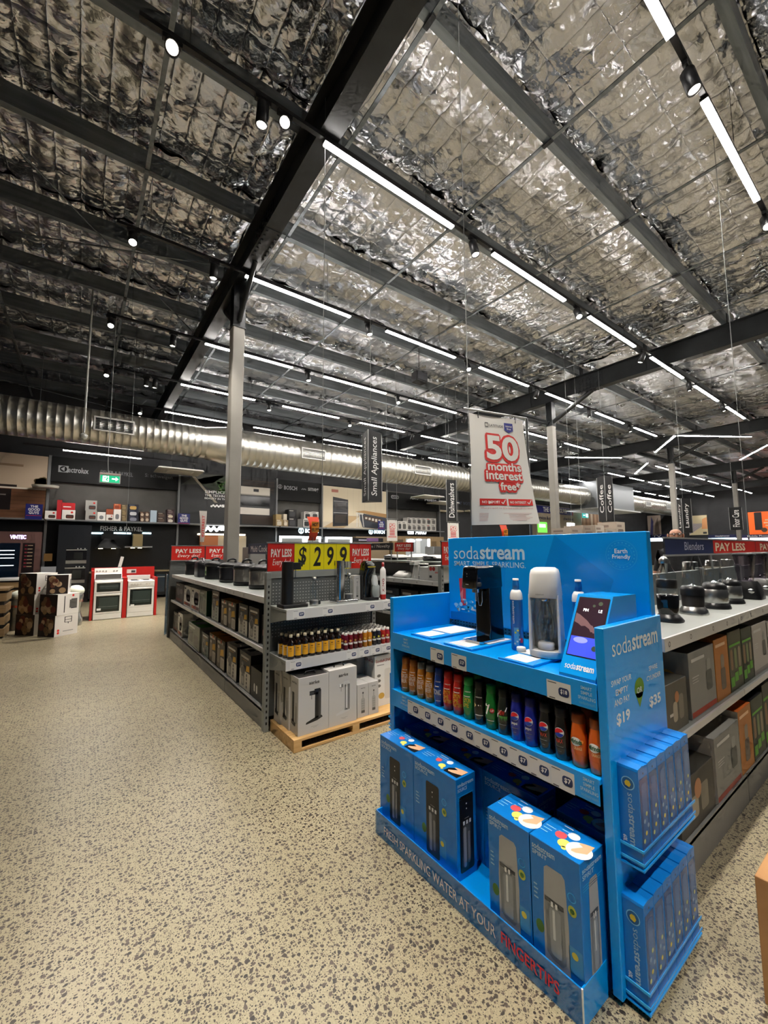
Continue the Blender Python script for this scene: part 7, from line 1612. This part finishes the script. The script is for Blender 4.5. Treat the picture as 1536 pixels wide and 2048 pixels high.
on_g2('pie_maker', 'white domed pie maker between the sandwich presses', 'pie maker', 4.2, 4.8, 1.44, [('base', lambda m: loft(m, [(0, 0, 0, .13, .15, .06), (.05, 0, 0, .14, .16, .06)], APW)), ('lid', lambda m: loft(m, [(.05, 0, 0, .14, .16, .06), (.09, 0, 0, .10, .12, .06), (.1, 0, 0, .05, .06, .04)], APW))])
for k in range(4):
    carton('novelty_carton', 'dark carton on the lower novelty shelf, %s from its end upright' % ORD[k], 3.66, 4.0, 3.78+.42*k, 4.15+.42*k, .72, 1.05, K(['2a2a30', '3a3230', '26303a', '40342a'][k], .5), 'dark cartons on the lower novelty shelf', dots(['6a6a72', '8a6a4a', '5a7a8a', '9a7a4a'][k], 'b9b4aa'))

# ================================================================== free-standing cookers on the red stand
YO = 11.85
def px_x(px, Y=YO): return at_y(px, 1190, Y)[0]
sx0, sx1 = px_x(181), px_x(314)
r = thing('cooker_stand', 'red timber stand boxing in two white freestanding cookers', 'stand', (sx0, YO, 0)); o = (sx0, YO, 0); REDP = mat('stand_red', 'b81a16', .4)
a0, a1, b0, b1 = px_x(187.5), px_x(244.5), px_x(255), px_x(308)
ZT = wz(215, 1136, YO+.6); ZT2 = wz(280, 1133.5, YO+.6)
mb = MB(); mb.box(sx0, a0-.012, YO+.02, YO+.70, 0, ZT-.05, REDP); mb.build('side_panel', r, o)
mb = MB(); mb.box(a1+.012, b0-.012, YO+.02, YO+.70, 0, .96, REDP); mb.build('middle_panel', r, o)
mb = MB(); mb.box(b1+.012, sx1, YO+.02, YO+.70, 0, .95, REDP); mb.build('side_panel', r, o)
mb = MB(); mb.box(sx0, sx1, YO+.66, YO+.70, 0, ZT2, REDP); bp = mb.build('back_panel', r, o)
f = fy(YO+.66, eps=.003); xa = px_x(251, YO+.66); f.rect(xa, ZT2-.16, xa+.21, ZT2-.06, K('d9d4cc', .5), 1); f.rect(xa+.1, ZT2-.14, xa+.19, ZT2-.09, INK, 2); f.build('price_card', bp)
COVEN = mat('oven_glass', '1d2422', .08, coat=.5)
def cooker_white(x0, x1, lbl, double):
    z0 = .0; w = x1-x0; y0, y1 = YO, YO+.58; o = (x0, YO, 0); h = .92 if double else .88
    r = thing('freestanding_cooker', lbl, 'cooker', o); f0 = 0
    mb = MB(); mb.box(x0, x1, y0+.02, y1, .0, h, APW, .004); mb.build('body', r, o)
    def door(za, zb, win, nm='oven_door'):
        mb = MB(); mb.box(x0+.004, x1-.004, y0, y0+.02, za, zb, APW, .004); d = mb.build(nm, r, o)
        if win:
            f = fy(y0, eps=.002); f.rect(x0+.05, za+.04, x1-.05, zb-.05, COVEN, 1); f.rect(x0+.11, za+.10, x1-.08, zb-.08, K('38423e', .1), 2); f.rect(x0+.09, za+.16, x1-.09, za+.165, GREY, 3); f.build('window', d)
            mb = MB(); mb.box(x0+.05, x1-.05, y0-.035, y0-.015, zb-.035, zb-.015, APW, .005); mb.box(x0+.06, x0+.075, y0-.02, y0, zb-.035, zb-.015, APW); mb.box(x1-.075, x1-.06, y0-.02, y0, zb-.035, zb-.015, APW); mb.build('handle', d, o)
    if double:
        door(.14, .60, True); door(.61, h-.02, True); door(.01, .13, False, 'drawer')
        mb = MB(); mb.box(x0, x1, y0+.14, y1, h, h+.02, STEEL); mb.build('hob', r, o)
        mb = MB(); mb.extrude([(x0, y0+.30, h+.015), (x0, y1, h+.015), (x0, y1, h+.27), (x0, y0+.44, h+.27), (x0, y0+.40, h+.15)], (0, 0, 0), (w, 0, 0), APW); mb.box(x0+.02, x1-.02, y0+.28, y0+.3, h+.02, h+.13, STEEL); bk = mb.build('control_tower', r, o)
        for k in range(6):
            mb = MB(); x = x0+w*(.08+.11*k+(.18 if k > 3 else 0)); mb.tube([(x, y0+.44, h+.21), (x, y0+.405, h+.205)], .018, APW, 10); mb.build('knob', bk, o)
        f = fy(y0+.432, eps=.002); f.rect(x0+w*.55, h+.20, x0+w*.68, h+.22, BLACK, 1); f.build('clock', bk)
    else:
        door(.24, h-.16, True); door(.12, .235, False, 'drawer'); door(.01, .115, False, 'drawer')
        mb = MB(); mb.box(x0, x1, y0-.005, y0+.03, h-.15, h-.01, APW, .006); cp = mb.build('control_panel', r, o)
        for k in range(6):
            mb = MB(); x = x0+w*(.14+.11*k+(.12 if k > 3 else 0)); mb.tube([(x, y0+.0, h-.08), (x, y0-.03, h-.08)], .02, K('c9c4ba', .4), 10); mb.build('knob', cp, o)
        for xx, yy, rr in ((.28, .18, .09), (.72, .18, .075), (.28, .42, .075), (.72, .42, .09)):
            mb = MB(); mb.lathe([(rr, h), (rr, h+.008), (rr*.3, h+.01), (0, h+.01)], DK, x0+w*xx, y0+yy, 16); mb.build('hotplate', r, o)
        mb = MB(); mb.box(x0+.01, x1-.04, y1-.05, y1, h, h+.11, APW, .004); mb.build('splashback', r, o)
    f = fy(y0, eps=.003); f.rect(x0+.07, .22 if double else .26, x0+.15, .27 if double else .31, WHITE, 2); f.build('energy_label', r)
cooker_white(a0, a1, 'white double-oven freestanding cooker with raised control panel', True)
cooker_white(b0, b1, 'white freestanding cooker with four hotplates and single oven', False)
x, z = at_y(239, 1136, YO+.5); mb = MB(Matrix.Translation((x, YO+.5, 1.215)) @ Matrix.Rotation(.2, 4, 'Y')); mb.box(-.035, .035, -.004, .004, -.02, .26, K('e2e0da', .5)); c = mb.build('price_card_stand', None, (x, YO+.5, 1.215), 'slim white price card leaning on the double-oven cooker', 'card'); mb = MB(); mb.box(x-.03, x+.03, YO+.48, YO+.53, 1.186, 1.22, GREY); mb.build('foot', c, (x, YO+.5, 1.215))

# ------------------------------------------------------------------ stacked steak cartons
MEAT = [K(c, .5) for c in ('8a6a4a', 'a88a66', '6a3426', 'c9a884')]
def grill_carton(x, y, z, w, d, h, rot, lbl, flip=False):
    o = (x, y, z); T = Matrix.Translation(o) @ Matrix.Rotation(rot, 4, 'Z')
    mb = MB(T); mb.box(-w/2, w/2, -d/2, d/2, 0, h, K('ded9d2', .5)); b = mb.build('grill_carton', None, o, lbl, 'box', 'stacked grill cartons on the open floor')
    ex, ey = T.to_3x3() @ Vector((1, 0, 0)), T.to_3x3() @ Vector((0, 1, 0))
    f = Face(T @ Vector((-w/2, d/2, 0)), -ey, (0, 0, 1), eps=.002); q = U(f, 0, 0, d, h); q.r(0, 0, 1, 1, K('2a1c18', .5)); random.seed(int(z*10)+5)
    for k in range(12): q.d(.2+.6*random.random(), .15+.65*random.random(), .10+.08*random.random(), MEAT[k % 4], 2+k % 3, None, 12)
    q.r(.12, .45, .88, .60, K('d9d0c0', .5), 6) if 0 else None
    f.build('food_print', b)
    f = Face(T @ Vector((-w/2, -d/2, 0)), ex, (0, 0, 1), eps=.002); q = U(f, 0, 0, w, h)
    if not flip: q.r(.4, .62, .72, .64, INK); q.r(.4, .88, .72, .9, INK); q.r(.4, .62, .43, .9, INK); q.r(.69, .62, .72, .9, INK); q.r(.55, .55, .58, .62, INK); q.r(.42, .74, .70, .76, INK); q.r(.35, .2, .8, .23, GREY); q.d(.15, .16, .05, RED); q.d(.15, .28, .05, RED)
    else: q.r(.3, .1, .34, .9, INK); q.r(.55, .3, .9, .7, K('55534f', .5)); q.r(.62, .7, .9, .74, INK); q.r(.62, .26, .9, .3, INK); q.d(.7, .9, .05, RED)
    f.build('side_print', b)
    return b
A_ = math.radians(38); base = at_y(78, 1190, 10.55)[0]; zb = 0
P1 = (at_y(74, 1200, 10.75)[0], 10.75); P2 = (at_y(120, 1200, 10.32)[0], 10.32); P3 = (at_y(108, 1160, 10.95)[0], 10.95)
hb = .395
for k in range(3): grill_carton(P1[0], P1[1], hb*k, .39, .46, hb-.002, A_+[.05, -.03, .02][k], ['pale carton with dark meat picture, bottom of the taller grill stack', 'pale carton with dark meat picture, middle of the taller grill stack', 'pale carton with dark meat picture, top of the taller grill stack'][k], k == 0)
for k in range(2): grill_carton(P2[0], P2[1], hb*k, .44, .42, hb-.002, A_+[.0, .06][k], ['pale carton with dark meat picture, bottom of the shorter grill stack', 'pale carton with dark meat picture, second in the shorter grill stack'][k], k == 1)
grill_carton(P2[0]-.03, P2[1]+.04, hb*2, .35, .33, hb-.03, A_+.8, 'mauve-sided carton turned sideways on the shorter grill stack', True)
# plastic-wrapped stools beside them
WRAP = clear_mat('cloudy_wrap', 'c9cdc4', .25, .35, .75); WRAPW = mat('white_foam_wrap', 'd9dccb', .6)
def wrapped(x, y, h, rw, lbl):
    o = (x, y, 0); r = thing('wrapped_bin', lbl, 'bin', o)
    mb = MB(); secs = []
    for k in range(9):
        t = k/8; secs.append((h*t*.8, x+.012*math.sin(9*t), y, rw*(.92+.08*math.sin(7*t+1)), rw*(.92+.08*math.cos(8*t)), rw*.5))
    loft(mb, secs, WRAP); mb.build('plastic_sleeve', r, o)
    mb = MB(); mb.lathe([(rw*.72, .02), (rw*.8, h*.78), (rw*.5, h*.8)], K('8f9290', .4), x, y, 16); mb.build('body', r, o)
    mb = MB(); mb.ball((x+.02, y, h*.86), (rw*1.02, rw*1.0, h*.15), WRAPW, 12, 8); mb.build('foam_top', r, o)
    mb = MB(); mb.lathe([(rw*1.0, h*.58), (rw*1.02, h*.60), (rw*1.0, h*.64)], K('c2452c', .4), x, y, 18); mb.build('red_tape', r, o)
x = at_y(37, 1200, 11.5)[0]; wrapped(x, 11.5, .80, .17, 'plastic-wrapped bin with red tape beside the slatted counter')
x = at_y(148, 1200, 11.4)[0]; wrapped(x, 11.4, .86, .16, 'plastic-wrapped bin with red tape behind the shorter grill stack')
# slatted timber counters at the frame edge
TIM = noise_mat('pale_timber_slat', '8a6f4c', '9c8058', 3, .5, stretch=(1, 10, 10))
def slat_counter(x0, x1, y0, y1, h, n, lbl, white):
    o = (x0, y0, 0); r = thing('slatted_counter', lbl, 'counter', o)
    mb = MB(); mb.box(x0+.03, x1-.03, y0+.03, y1-.03, 0, h-.03, K('17130f', .6)); mb.build('carcass', r, o)
    p = (h-.05)/n
    for k in range(n):
        mb = MB(); mb.box(x0, x1, y0, y0+.025, .03+p*k, .03+p*k+p*.68, TIM, .002); mb.box(x1-.025, x1, y0+.025, y1, .03+p*k, .03+p*k+p*.68, TIM); mb.build('slat', r, o)
    mb = MB(); mb.box(x0-.02, x1+.02, y0-.02, y1+.02, h-.04, h, white); mb.build('top', r, o)
slat_counter(-4.2, at_y(48, 1180, 12.9)[0], 12.9, 13.7, .98, 5, 'slatted timber counter with a white top behind the grill cartons', K('d9d6d0', .4))
slat_counter(-3.2, at_y(13, 1200, 10.5)[0], 10.5, 11.2, .92, 4, 'slatted timber display plinth beside the plastic-wrapped bin', TIM)

# ================================================================== hanging signs
EDGE = mat('aluminium_edge', 'b9b9b6', .35, .8)
def hang_wires(r, o, pts, top=None):
    for p in pts:
        mb = MB(); mb.tube([p, (p[0], p[1], top or WT)], .004, GREY, 4); mb.build('suspension_wire', r, o)
def prism_sign(x, y, z0, z1, w, text, t1, lbl, ts=.8):
    phi = math.atan2(-y, -x); R_ = w/(2*math.sqrt(3)); o = (x, y, z0)
    r = thing('hanging_sign', lbl, 'sign', o); n1 = phi+math.radians(t1)
    cor = [(x+2*R_*math.cos(n1+math.radians(60+120*k)), y+2*R_*math.sin(n1+math.radians(60+120*k)), z0) for k in range(3)]
    mb = MB(); mb.extrude(cor, (0, 0, 0), (0, 0, z1-z0), K('0d0d0f', .6)); mb.build('three_sided_body', r, o)
    for c in cor:
        mb = MB(); mb.tube([c, (c[0], c[1], z1)], .010, EDGE, 6); mb.build('edge_trim', r, o)
    for k in range(3):
        a = n1+math.radians(120*k); f = Face((x+R_*math.cos(a), y+R_*math.sin(a), z0), (-math.sin(a), math.cos(a), 0), (0, 0, 1), eps=.002)
        h = z1-z0; f.text(text, -w*.27, h*(.5-ts/2), w*.27, h*(.5+ts/2), K('f4f2ee', .45), .004, rot=90, l=1); f.build('lettering', r)
    hang_wires(r, o, [(x, y, z1)])
prism_sign(3.83, 5.56, 2.40, 3.58, .33, 'Small Appliances', 47, 'three-sided black Small Appliances sign hung on wires', .84)
prism_sign(8.49, 8.30, 2.42, 3.60, .33, 'Dishwashers', 30, 'three-sided black Dishwashers sign hung by the silver duct', .84)
prism_sign(11.16, 5.19, 2.32, 3.52, .36, 'Coffee', 60, 'three-sided black Coffee sign hung beyond the blue header', .62)
prism_sign(14.85, 4.60, 2.07, 3.12, .36, 'Laundry', 50, 'three-sided black Laundry sign hung behind the bald person', .7)
prism_sign(23.28, 5.31, 2.4, 3.4, .45, 'Floor Care', 15, 'three-sided black Floor Care sign by the fourth column', .75)

PAPER = noise_mat('banner_paper', 'd9d5cd', 'e2dfd8', 1.2, .6); PR = K('d42a24', .5)
class Banner(Face):
    def __init__(s, cor, curl, mb=None, eps=.0012):
        Face.__init__(s, (0, 0, 0), (1, 0, 0), (0, 0, 1), mb, eps); s.c = [Vector(q) for q in cor]; s.curl = curl
    def P(s, x, y, l=None):
        bl, br, tr, tl = s.c; p = (bl*(1-x)+br*x)*(1-y) + (tl*(1-x)+tr*x)*y
        p = p + Vector((0, -1, 0))*(s.curl*((1-y)**2*(x-.3)*.9 + .25*math.sin(x*5+y*3)*.2) + s.eps*(l or 0))
        return tuple(p)
def finance_banner(name, lbl, cor, curl, small=False, wires=True, seg=8):
    o = tuple((Vector(cor[2])+Vector(cor[3]))/2); r = thing(name, lbl, 'banner', o)
    mb = MB(); B = Banner(cor, curl, mb); n = seg
    vs = [B.P(i/n, j/n, 0) for j in range(n+1) for i in range(n+1)] + [tuple(Vector(B.P(i/n, j/n, 0))+Vector((0, .003, 0))) for j in range(n+1) for i in range(n+1)]; k = (n+1)*(n+1)
    fs = [(j*(n+1)+i, j*(n+1)+i+1, (j+1)*(n+1)+i+1, (j+1)*(n+1)+i) for j in range(n) for i in range(n)]
    mb.add(vs, fs + [tuple(q+k for q in reversed(t)) for t in fs], PAPER, True); mb.build('paper', r, o)
    f = Banner(cor, curl)
    def out(t, x0, y0, x1, y1, b1, b2, l):
        for k in range(10):
            dx, dy = b1*math.cos(k*math.pi/5), b1*.8*math.sin(k*math.pi/5); f.text(t, x0+dx-.006, y0+dy-.004, x1+dx-.006, y1+dy-.004, PR, b2, l=l+k*.05, res=3)
        f.text(t, x0, y0, x1, y1, PAPER, b2, l=l+2, res=4)
    out('50', .26, .595, .84, .825, .032, .035, 2)
    if not small:
        out('months', .26, .495, .84, .575, .022, .025, 2.6); out('interest', .22, .41, .84, .49, .022, .025, 3.2); out('free*', .44, .315, .78, .392, .022, .025, 3.8)
        for (x0, y0, x1, y1) in ((.25, .49, .84, .565), (.22, .40, .84, .495), (.43, .320, .76, .40)): f.rrect(x0, y0, x1, y1, .03, PR, 1)
        f.rect(.11, .175, .52, .235, PR, 2); f.rect(.55, .175, .95, .235, PR, 2); f.text('NO DEPOSIT', .14, .192, .41, .216, PAPER, .02, l=4); f.text('NO INTEREST', .57, .192, .84, .216, PAPER, .02, l=4)
        for xx in (.43, .86): f.line([(xx, .205), (xx+.025, .19), (xx+.07, .228)], .010, PAPER, 4)
        f.text('When you spend over $700', .12, .140, .52, .157, K('b8403a', .5), .0, l=2, res=1)
        f.text('Equal monthly payments required', .53, .140, .93, .157, K('b8403a', .5), .0, l=2, res=1)
        for k in range(6): f.rect(.10, .10-.013*k, .90-.05*(k % 3), .103-.013*k, K('cf9a94', .5), 2)
        f.text('LATITUDE', .345, .905, .60, .928, INK, .01, l=2); f.line([(.27, .90), (.27, .935), (.325, .935), (.325, .90), (.27, .90)], .008, INK, 2)
        f.poly([(.62, .955), (.62, .885), (.70, .862), (.78, .885), (.78, .955)], K('2a2f8a', .5), 2); f.text('interest', .64, .915, .76, .935, PAPER, .02, l=4, res=1); f.text('free', .66, .89, .74, .91, PAPER, .02, l=4, res=1)
    else:
        for k in range(4): f.rect(.25, .50-.075*k, .75, .54-.075*k, PR, 2)
        f.rect(.1, .17, .9, .19, PR, 2); f.rect(.1, .21, .9, .23, PR, 2)
    f.build('print', r, o=o)
    mb = MB(); a, b = Vector(cor[3]), Vector(cor[2]); d = (b-a)*.10
    mb.tube([tuple(a-d+Vector((0, 0, .03))), tuple(b+d+Vector((0, 0, .03)))], .008 if not small else .006, STEEL, 6); mb.build('hanging_rod', r, o)
    for t in (.15, .85):
        p = a+(b-a)*t; mb = MB(); mb.tube([tuple(p+Vector((0, -.004, -.03))), tuple(p+Vector((0, 0, .035)))], .004, BPL, 5); mb.build('clip', r, o)
    return r, o, a-d, b+d
q = 1.122; BY = 2.02
cor = [(2.06*q, BY, 1.78), (2.73*q, BY, 1.81), (2.628*q, BY, 2.682), (2.039*q, BY, 2.621)]
r, o, pa, pb = finance_banner('finance_banner', 'large white banner reading 50 months interest free behind the blue header', cor, .10)
mb = MB(); mb.tube([(pb.x, BY, pb.z+.03), (pb.x+.01, BY, 0.0)], .012, STEEL, 8); mb.build('upright_pole', r, o)
mb = MB(); mb.tube([(pa.x+.06, BY, pa.z+.03), (pa.x+.06, BY, WT)], .003, GREY, 4); mb.build('suspension_wire', r, o)
mb = MB(); mb.tube([(pa.x+.06, BY, pa.z+.03), (pa.x+.06, BY, 0.0)], .004, STEEL, 5); mb.build('upright_pole', r, o)
def small_banner(lbl, pxa, pxb, pya, pyb, Y):
    x0, x1 = at_y(pxa, pya, Y)[0], at_y(pxb, pya, Y)[0]; zt = at_y((pxa+pxb)/2, pya, Y)[1]; zb = at_y((pxa+pxb)/2, pyb, Y)[1]
    r, o, pa, pb = finance_banner('finance_poster', lbl, [(x0, Y, zb), (x1, Y, zb), (x1, Y, zt), (x0, Y, zt)], .02, True, seg=3); hang_wires(r, o, [(x0, Y, zt+.03), (x1, Y, zt+.03)])
small_banner('small hanging 50 months poster above the Novelty sign', 774, 794, 1040, 1082, 8.9); small_banner('small hanging 50 months poster below the Dishwashers sign', 895, 917, 1046, 1084, 8.9)
small_banner('small pale 50 poster peeping over the blue header', 1144, 1164, 1057, 1080, 5.6)
def pennant(lbl, px, pya, pyb, Y, text, m, ink, w):
    x, zt = at_y(px, pya, Y); zb = at_y(px, pyb, Y)[1]; o = (x, Y, zb); r = thing('pennant', lbl, 'pennant', o); n = 8; vs = []
    for k in range(n+1):
        t = k/n; yy = Y-.05*math.sin(t*3.0); ww = w*(.75+.35*t if text == 'HOT BUY!' else .55+.5*t)
        vs += [(x-ww/2, yy, zb+(zt-zb)*t), (x+ww/2, yy-.02*t, zb+(zt-zb)*t)]
    mb = MB(); mb.add(vs, [(2*i, 2*i+1, 2*i+3, 2*i+2) for i in range(n)], m, True); mb.add([(p[0], p[1]+.002, p[2]) for p in vs], [(2*i+2, 2*i+3, 2*i+1, 2*i) for i in range(n)], m, True); b = mb.build('card', r, o)
    h = zt-zb; f = Face((x, Y-.075, zb), (1, 0, 0), (0, 0, 1), eps=.002)
    if text == 'HOT BUY!':
        f.rect(-w*.40, h*.33, w*.38, h*.78, K('f59a2a', .5), 1); f.text('HOT', -w*.30, h*.58, w*.28, h*.74, ink, .02, l=2); f.text('BUY!', -w*.34, h*.36, w*.34, h*.52, ink, .02, l=2)
    else: f.text(text, -w*.22, h*.15, w*.15, h*.85, ink, .02, l=2, rot=90)
    f.build('lettering', b); return r, o, x, zt, zb
OR_ = mat('pennant_orange', 'e8481c', .5)
r, o, x, zt, zb = pennant('curled orange HOT BUY pennant on top of the price board', 624, 1034, 1081, 3.735, 'HOT BUY!', OR_, K('1a120c', .5), .105); mb = MB(); mb.tube([(x, 3.72, 1.66), (x, 3.705, zb+.03)], .003, GREY, 5); mb.build('wand', r, o)
r, o, x, zt, zb = pennant('orange HOT BUY pennant behind the blue header board', 1004, 1050, 1090, 4.6, 'HOT BUY!', OR_, K('1a120c', .5), .15); mb = MB(); mb.tube([(x, 4.61, 0), (x, 4.56, zb+.03)], .006, GREY, 5); mb.build('wand', r, o)
r, o, x, zt, zb = pennant('narrow white ribbon pennant with red letters by the far PAY LESS panels', 406, 1022, 1084, 8.62, 'INTEREST', K('d9d3cb', .5), PR, .13); mb = MB(); mb.tube([(x, 8.67, 1.69), (x, 8.60, zb+.03)], .004, GREY, 5); mb.build('wand', r, o)
# loose long wires
def cable(x, y, z0, lbl):
    mb = MB(); mb.tube([(x, y, z0), (x, y, WT)], .0035, GREY, 5); c = mb.build('suspension_cable', None, (x, y, z0), lbl, 'cable', 'long suspension cables'); mb = MB(); mb.lathe([(.009, z0), (.009, z0+.03), (0, z0+.032)], DK, x, y, 8); mb.build('cable_grip', c, (x, y, z0))
cable(at_y(645, 900, 3.706)[0], 3.706, 1.684, 'long thin cable dropping from the roof to the price board'); cable(at_y(1482, 900, 1.346)[0], 1.346, 1.697, 'long thin cable dropping from the roof to the PAY LESS boards')
cable(at_y(256, 1000, 11.0)[0], 11.0, 2.0, 'long thin cable dropping in front of the kitchen hoods')
x, z = at_y(220, 958, 9.5); o = (x, 9.5, z-.1); r = thing('exit_sign', 'green running-man exit sign hung before the kitchen shelf', 'sign', o)
EXG = mat('exit_green', '1f9a6a', .4, 0, .9, emit_col='1fae7a'); EXW = mat('exit_white', 'ffffff', .4, 0, 1.5)
mb = MB(); mb.box(x-.17, x+.17, 9.47, 9.53, z-.085, z+.075, K('cfd2ce', .4)); mb.build('case', r, o); mb = MB(); mb.box(x-.17, x+.17, 9.46, 9.54, z+.075, z+.11, K('b9a8a0', .4)); mb.build('top_cap', r, o)
f = fy(9.47, eps=.002); f.rect(x-.155, z-.072, x+.155, z+.062, EXG, 1); f.rect(x-.12, z-.06, x-.02, z+.05, EXW, 2); f.poly([(x-.10, z-.05), (x-.07, z-.02), (x-.05, z+.02), (x-.07, z+.02), (x-.09, z+.0), (x-.11, z-.0), (x-.08, z+.035), (x-.04, z+.03), (x-.025, z-.0), (x-.045, z-.02), (x-.03, z-.05), (x-.05, z-.05), (x-.065, z-.03)], EXG, 3)
f.disc(x-.05, z+.045, .01, EXG, l=3, n=8); f.poly([(x+.03, z-.012), (x+.09, z-.012), (x+.09, z-.04), (x+.135, z), (x+.09, z+.04), (x+.09, z+.012), (x+.03, z+.012)], EXW, 2); f.build('pictogram', r)
mb = MB(); mb.tube([(x-.03, 9.5, z+.1), (x-.05, 9.5, z+.35), (x-.05, 9.5, WT)], .006, GREY, 5); mb.build('conduit', r, o)
x, z = at_y(167, 876, 9.5); o = (x, 9.5, z); r = thing('dome_camera', 'white dome camera on a long drop pole before the silver duct', 'camera', o)
mb = MB(); mb.lathe([(0, z-.03), (.05, z-.01), (.065, z+.03), (.065, z+.06), (.03, z+.09), (.016, z+.1)], K('cfd0cc', .4), x, 9.5, 16); mb.build('dome', r, o); mb = MB(); mb.tube([(x, 9.5, z+.09), (x, 9.5, WT)], .018, K('c9cac5', .4), 8); mb.build('drop_pole', r, o)
for k, (px, py, Y, l) in enumerate(((358, 944, 16.15, 'square pale ceiling diffuser panel below the duct by the oven poster'), (855, 995, 16.15, 'square pale ceiling diffuser panel above the white cartons'), (886, 1007, 16.15, 'round-cornered pale diffuser panel beside the Dishwashers sign'))):
    x, z = at_y(px, py, Y); o = (x, Y, z); r = thing('air_diffuser', l, 'air diffuser', o); mb = MB(); loft(mb, [(z, x, Y, .75, .6, .08), (z+.05, x, Y, .72, .57, .08)], K('cfcdc4', .5)); mb.build('panel', r, o)
    mb = MB(); loft(mb, [(z-.03, x, Y, .4, .3, .1), (z+.0, x, Y, .46, .36, .1)], K('dad8d0', .5)); mb.build('deflector', r, o); hang_wires(r, o, [(x-.25, Y+.045, z+.05), (x+.5, Y+.045, z+.05)], ZPB+.003)

# ================================================================== coffee shelves behind the header
def gondola_u(x0, x1, y0, y1, h, lbl, shelves):
    o = (x0, y0, 0); r = thing('shelf_gondola', lbl, 'shelving', o); yc = (y0+y1)/2
    mb = MB(); mb.box(x0, x1, yc-.02, yc+.02, 0, h, SHELFD); mb.build('centre_panel', r, o); mb = MB(); mb.box(x0, x1, y0, y1, .0, .16, KICK); mb.build('base', r, o)
    for z in shelves: mb = MB(); mb.box(x0, x1, y0, y1, z-.03, z, SHELF); mb.build('shelf', r, o)
gondola_u(7.3, 10.2, 3.9, 4.9, 1.66, 'tall shelf run stacked with coffee machine cartons beyond the header', (1.66, 1.2, .7))
for k in range(5):
    w = [.40, .44, .36, .43, .4][k]; x = 7.4+.46*k; h = [.34, .40, .42, .36, .52, .46, .50, .38, .4][k]
    carton('coffee_machine_carton', 'pale coffee machine carton on top of the coffee shelves, %s one' % ORD[k] + ' from the header end', x, x+w, 4.1, 4.5, 1.66, 1.66+h, K(['b8ab9c', 'a99a8a', 'c4b8aa', 'b0a496'][k % 4], .5), 'cartons on the coffee shelves', dots('7a6a60', '8a7a70'), dots('7a6a60', '8a7a70'), None, 'box', 'y', far=True)
for k in range(6):
    carton('coffee_machine_carton', 'dark appliance carton on the middle coffee shelf, %s from the header end' % ORD[k], 7.4+.47*k, 7.8+.47*k, 3.95, 4.3, 1.2, 1.52, K(['3a3634', '8a8078', '55504c', 'a39a90'][k % 4], .5), 'dark cartons on the middle coffee shelf', dots('7a6a60', 'c9c0b4'), None, None, 'box', 'y', far=True)
# whiteware standing between the runs and the kitchen wall
for k, (px, w, h, l) in enumerate(((497, .6, 1.72, 'tall pale steel fridge behind the Multi Cookers sign'), (700, .6, .86, 'white dishwasher standing near the kitchen wall'), (868, .7, 1.75, 'grey steel fridge near the lit timber cabinets'))):
    Y = 13.8; x = at_y(px, 1090, Y)[0]; o = (x, Y, 0); m = [STEEL, APW, STEEL][k]; r = thing('fridge' if h > 1 else 'dishwasher', l, 'fridge' if h > 1 else 'dishwasher', o)
    mb = MB(); mb.box(x, x+w, Y+.03, Y+.62, 0, h, K('8b8d8c', .4) if m is STEEL else APW, .006); mb.build('cabinet', r, o)
    for za, zb in (((.03, h*.38), (h*.39, h)) if h > 1 else ((.1, h),)):
        mb = MB(); mb.box(x+.003, x+w-.003, Y, Y+.03, za, zb, m, .006); d = mb.build('door', r, o); mb = MB(); mb.box(x+.04, x+.06, Y-.03, Y-.005, zb-.32 if h > 1 else zb-.1, zb-.06, STEEL); mb.box(x+.04, x+.06, Y-.006, Y, zb-.30 if h > 1 else zb-.08, zb-.28 if h > 1 else zb-.07, STEEL); mb.build('handle', d, o)
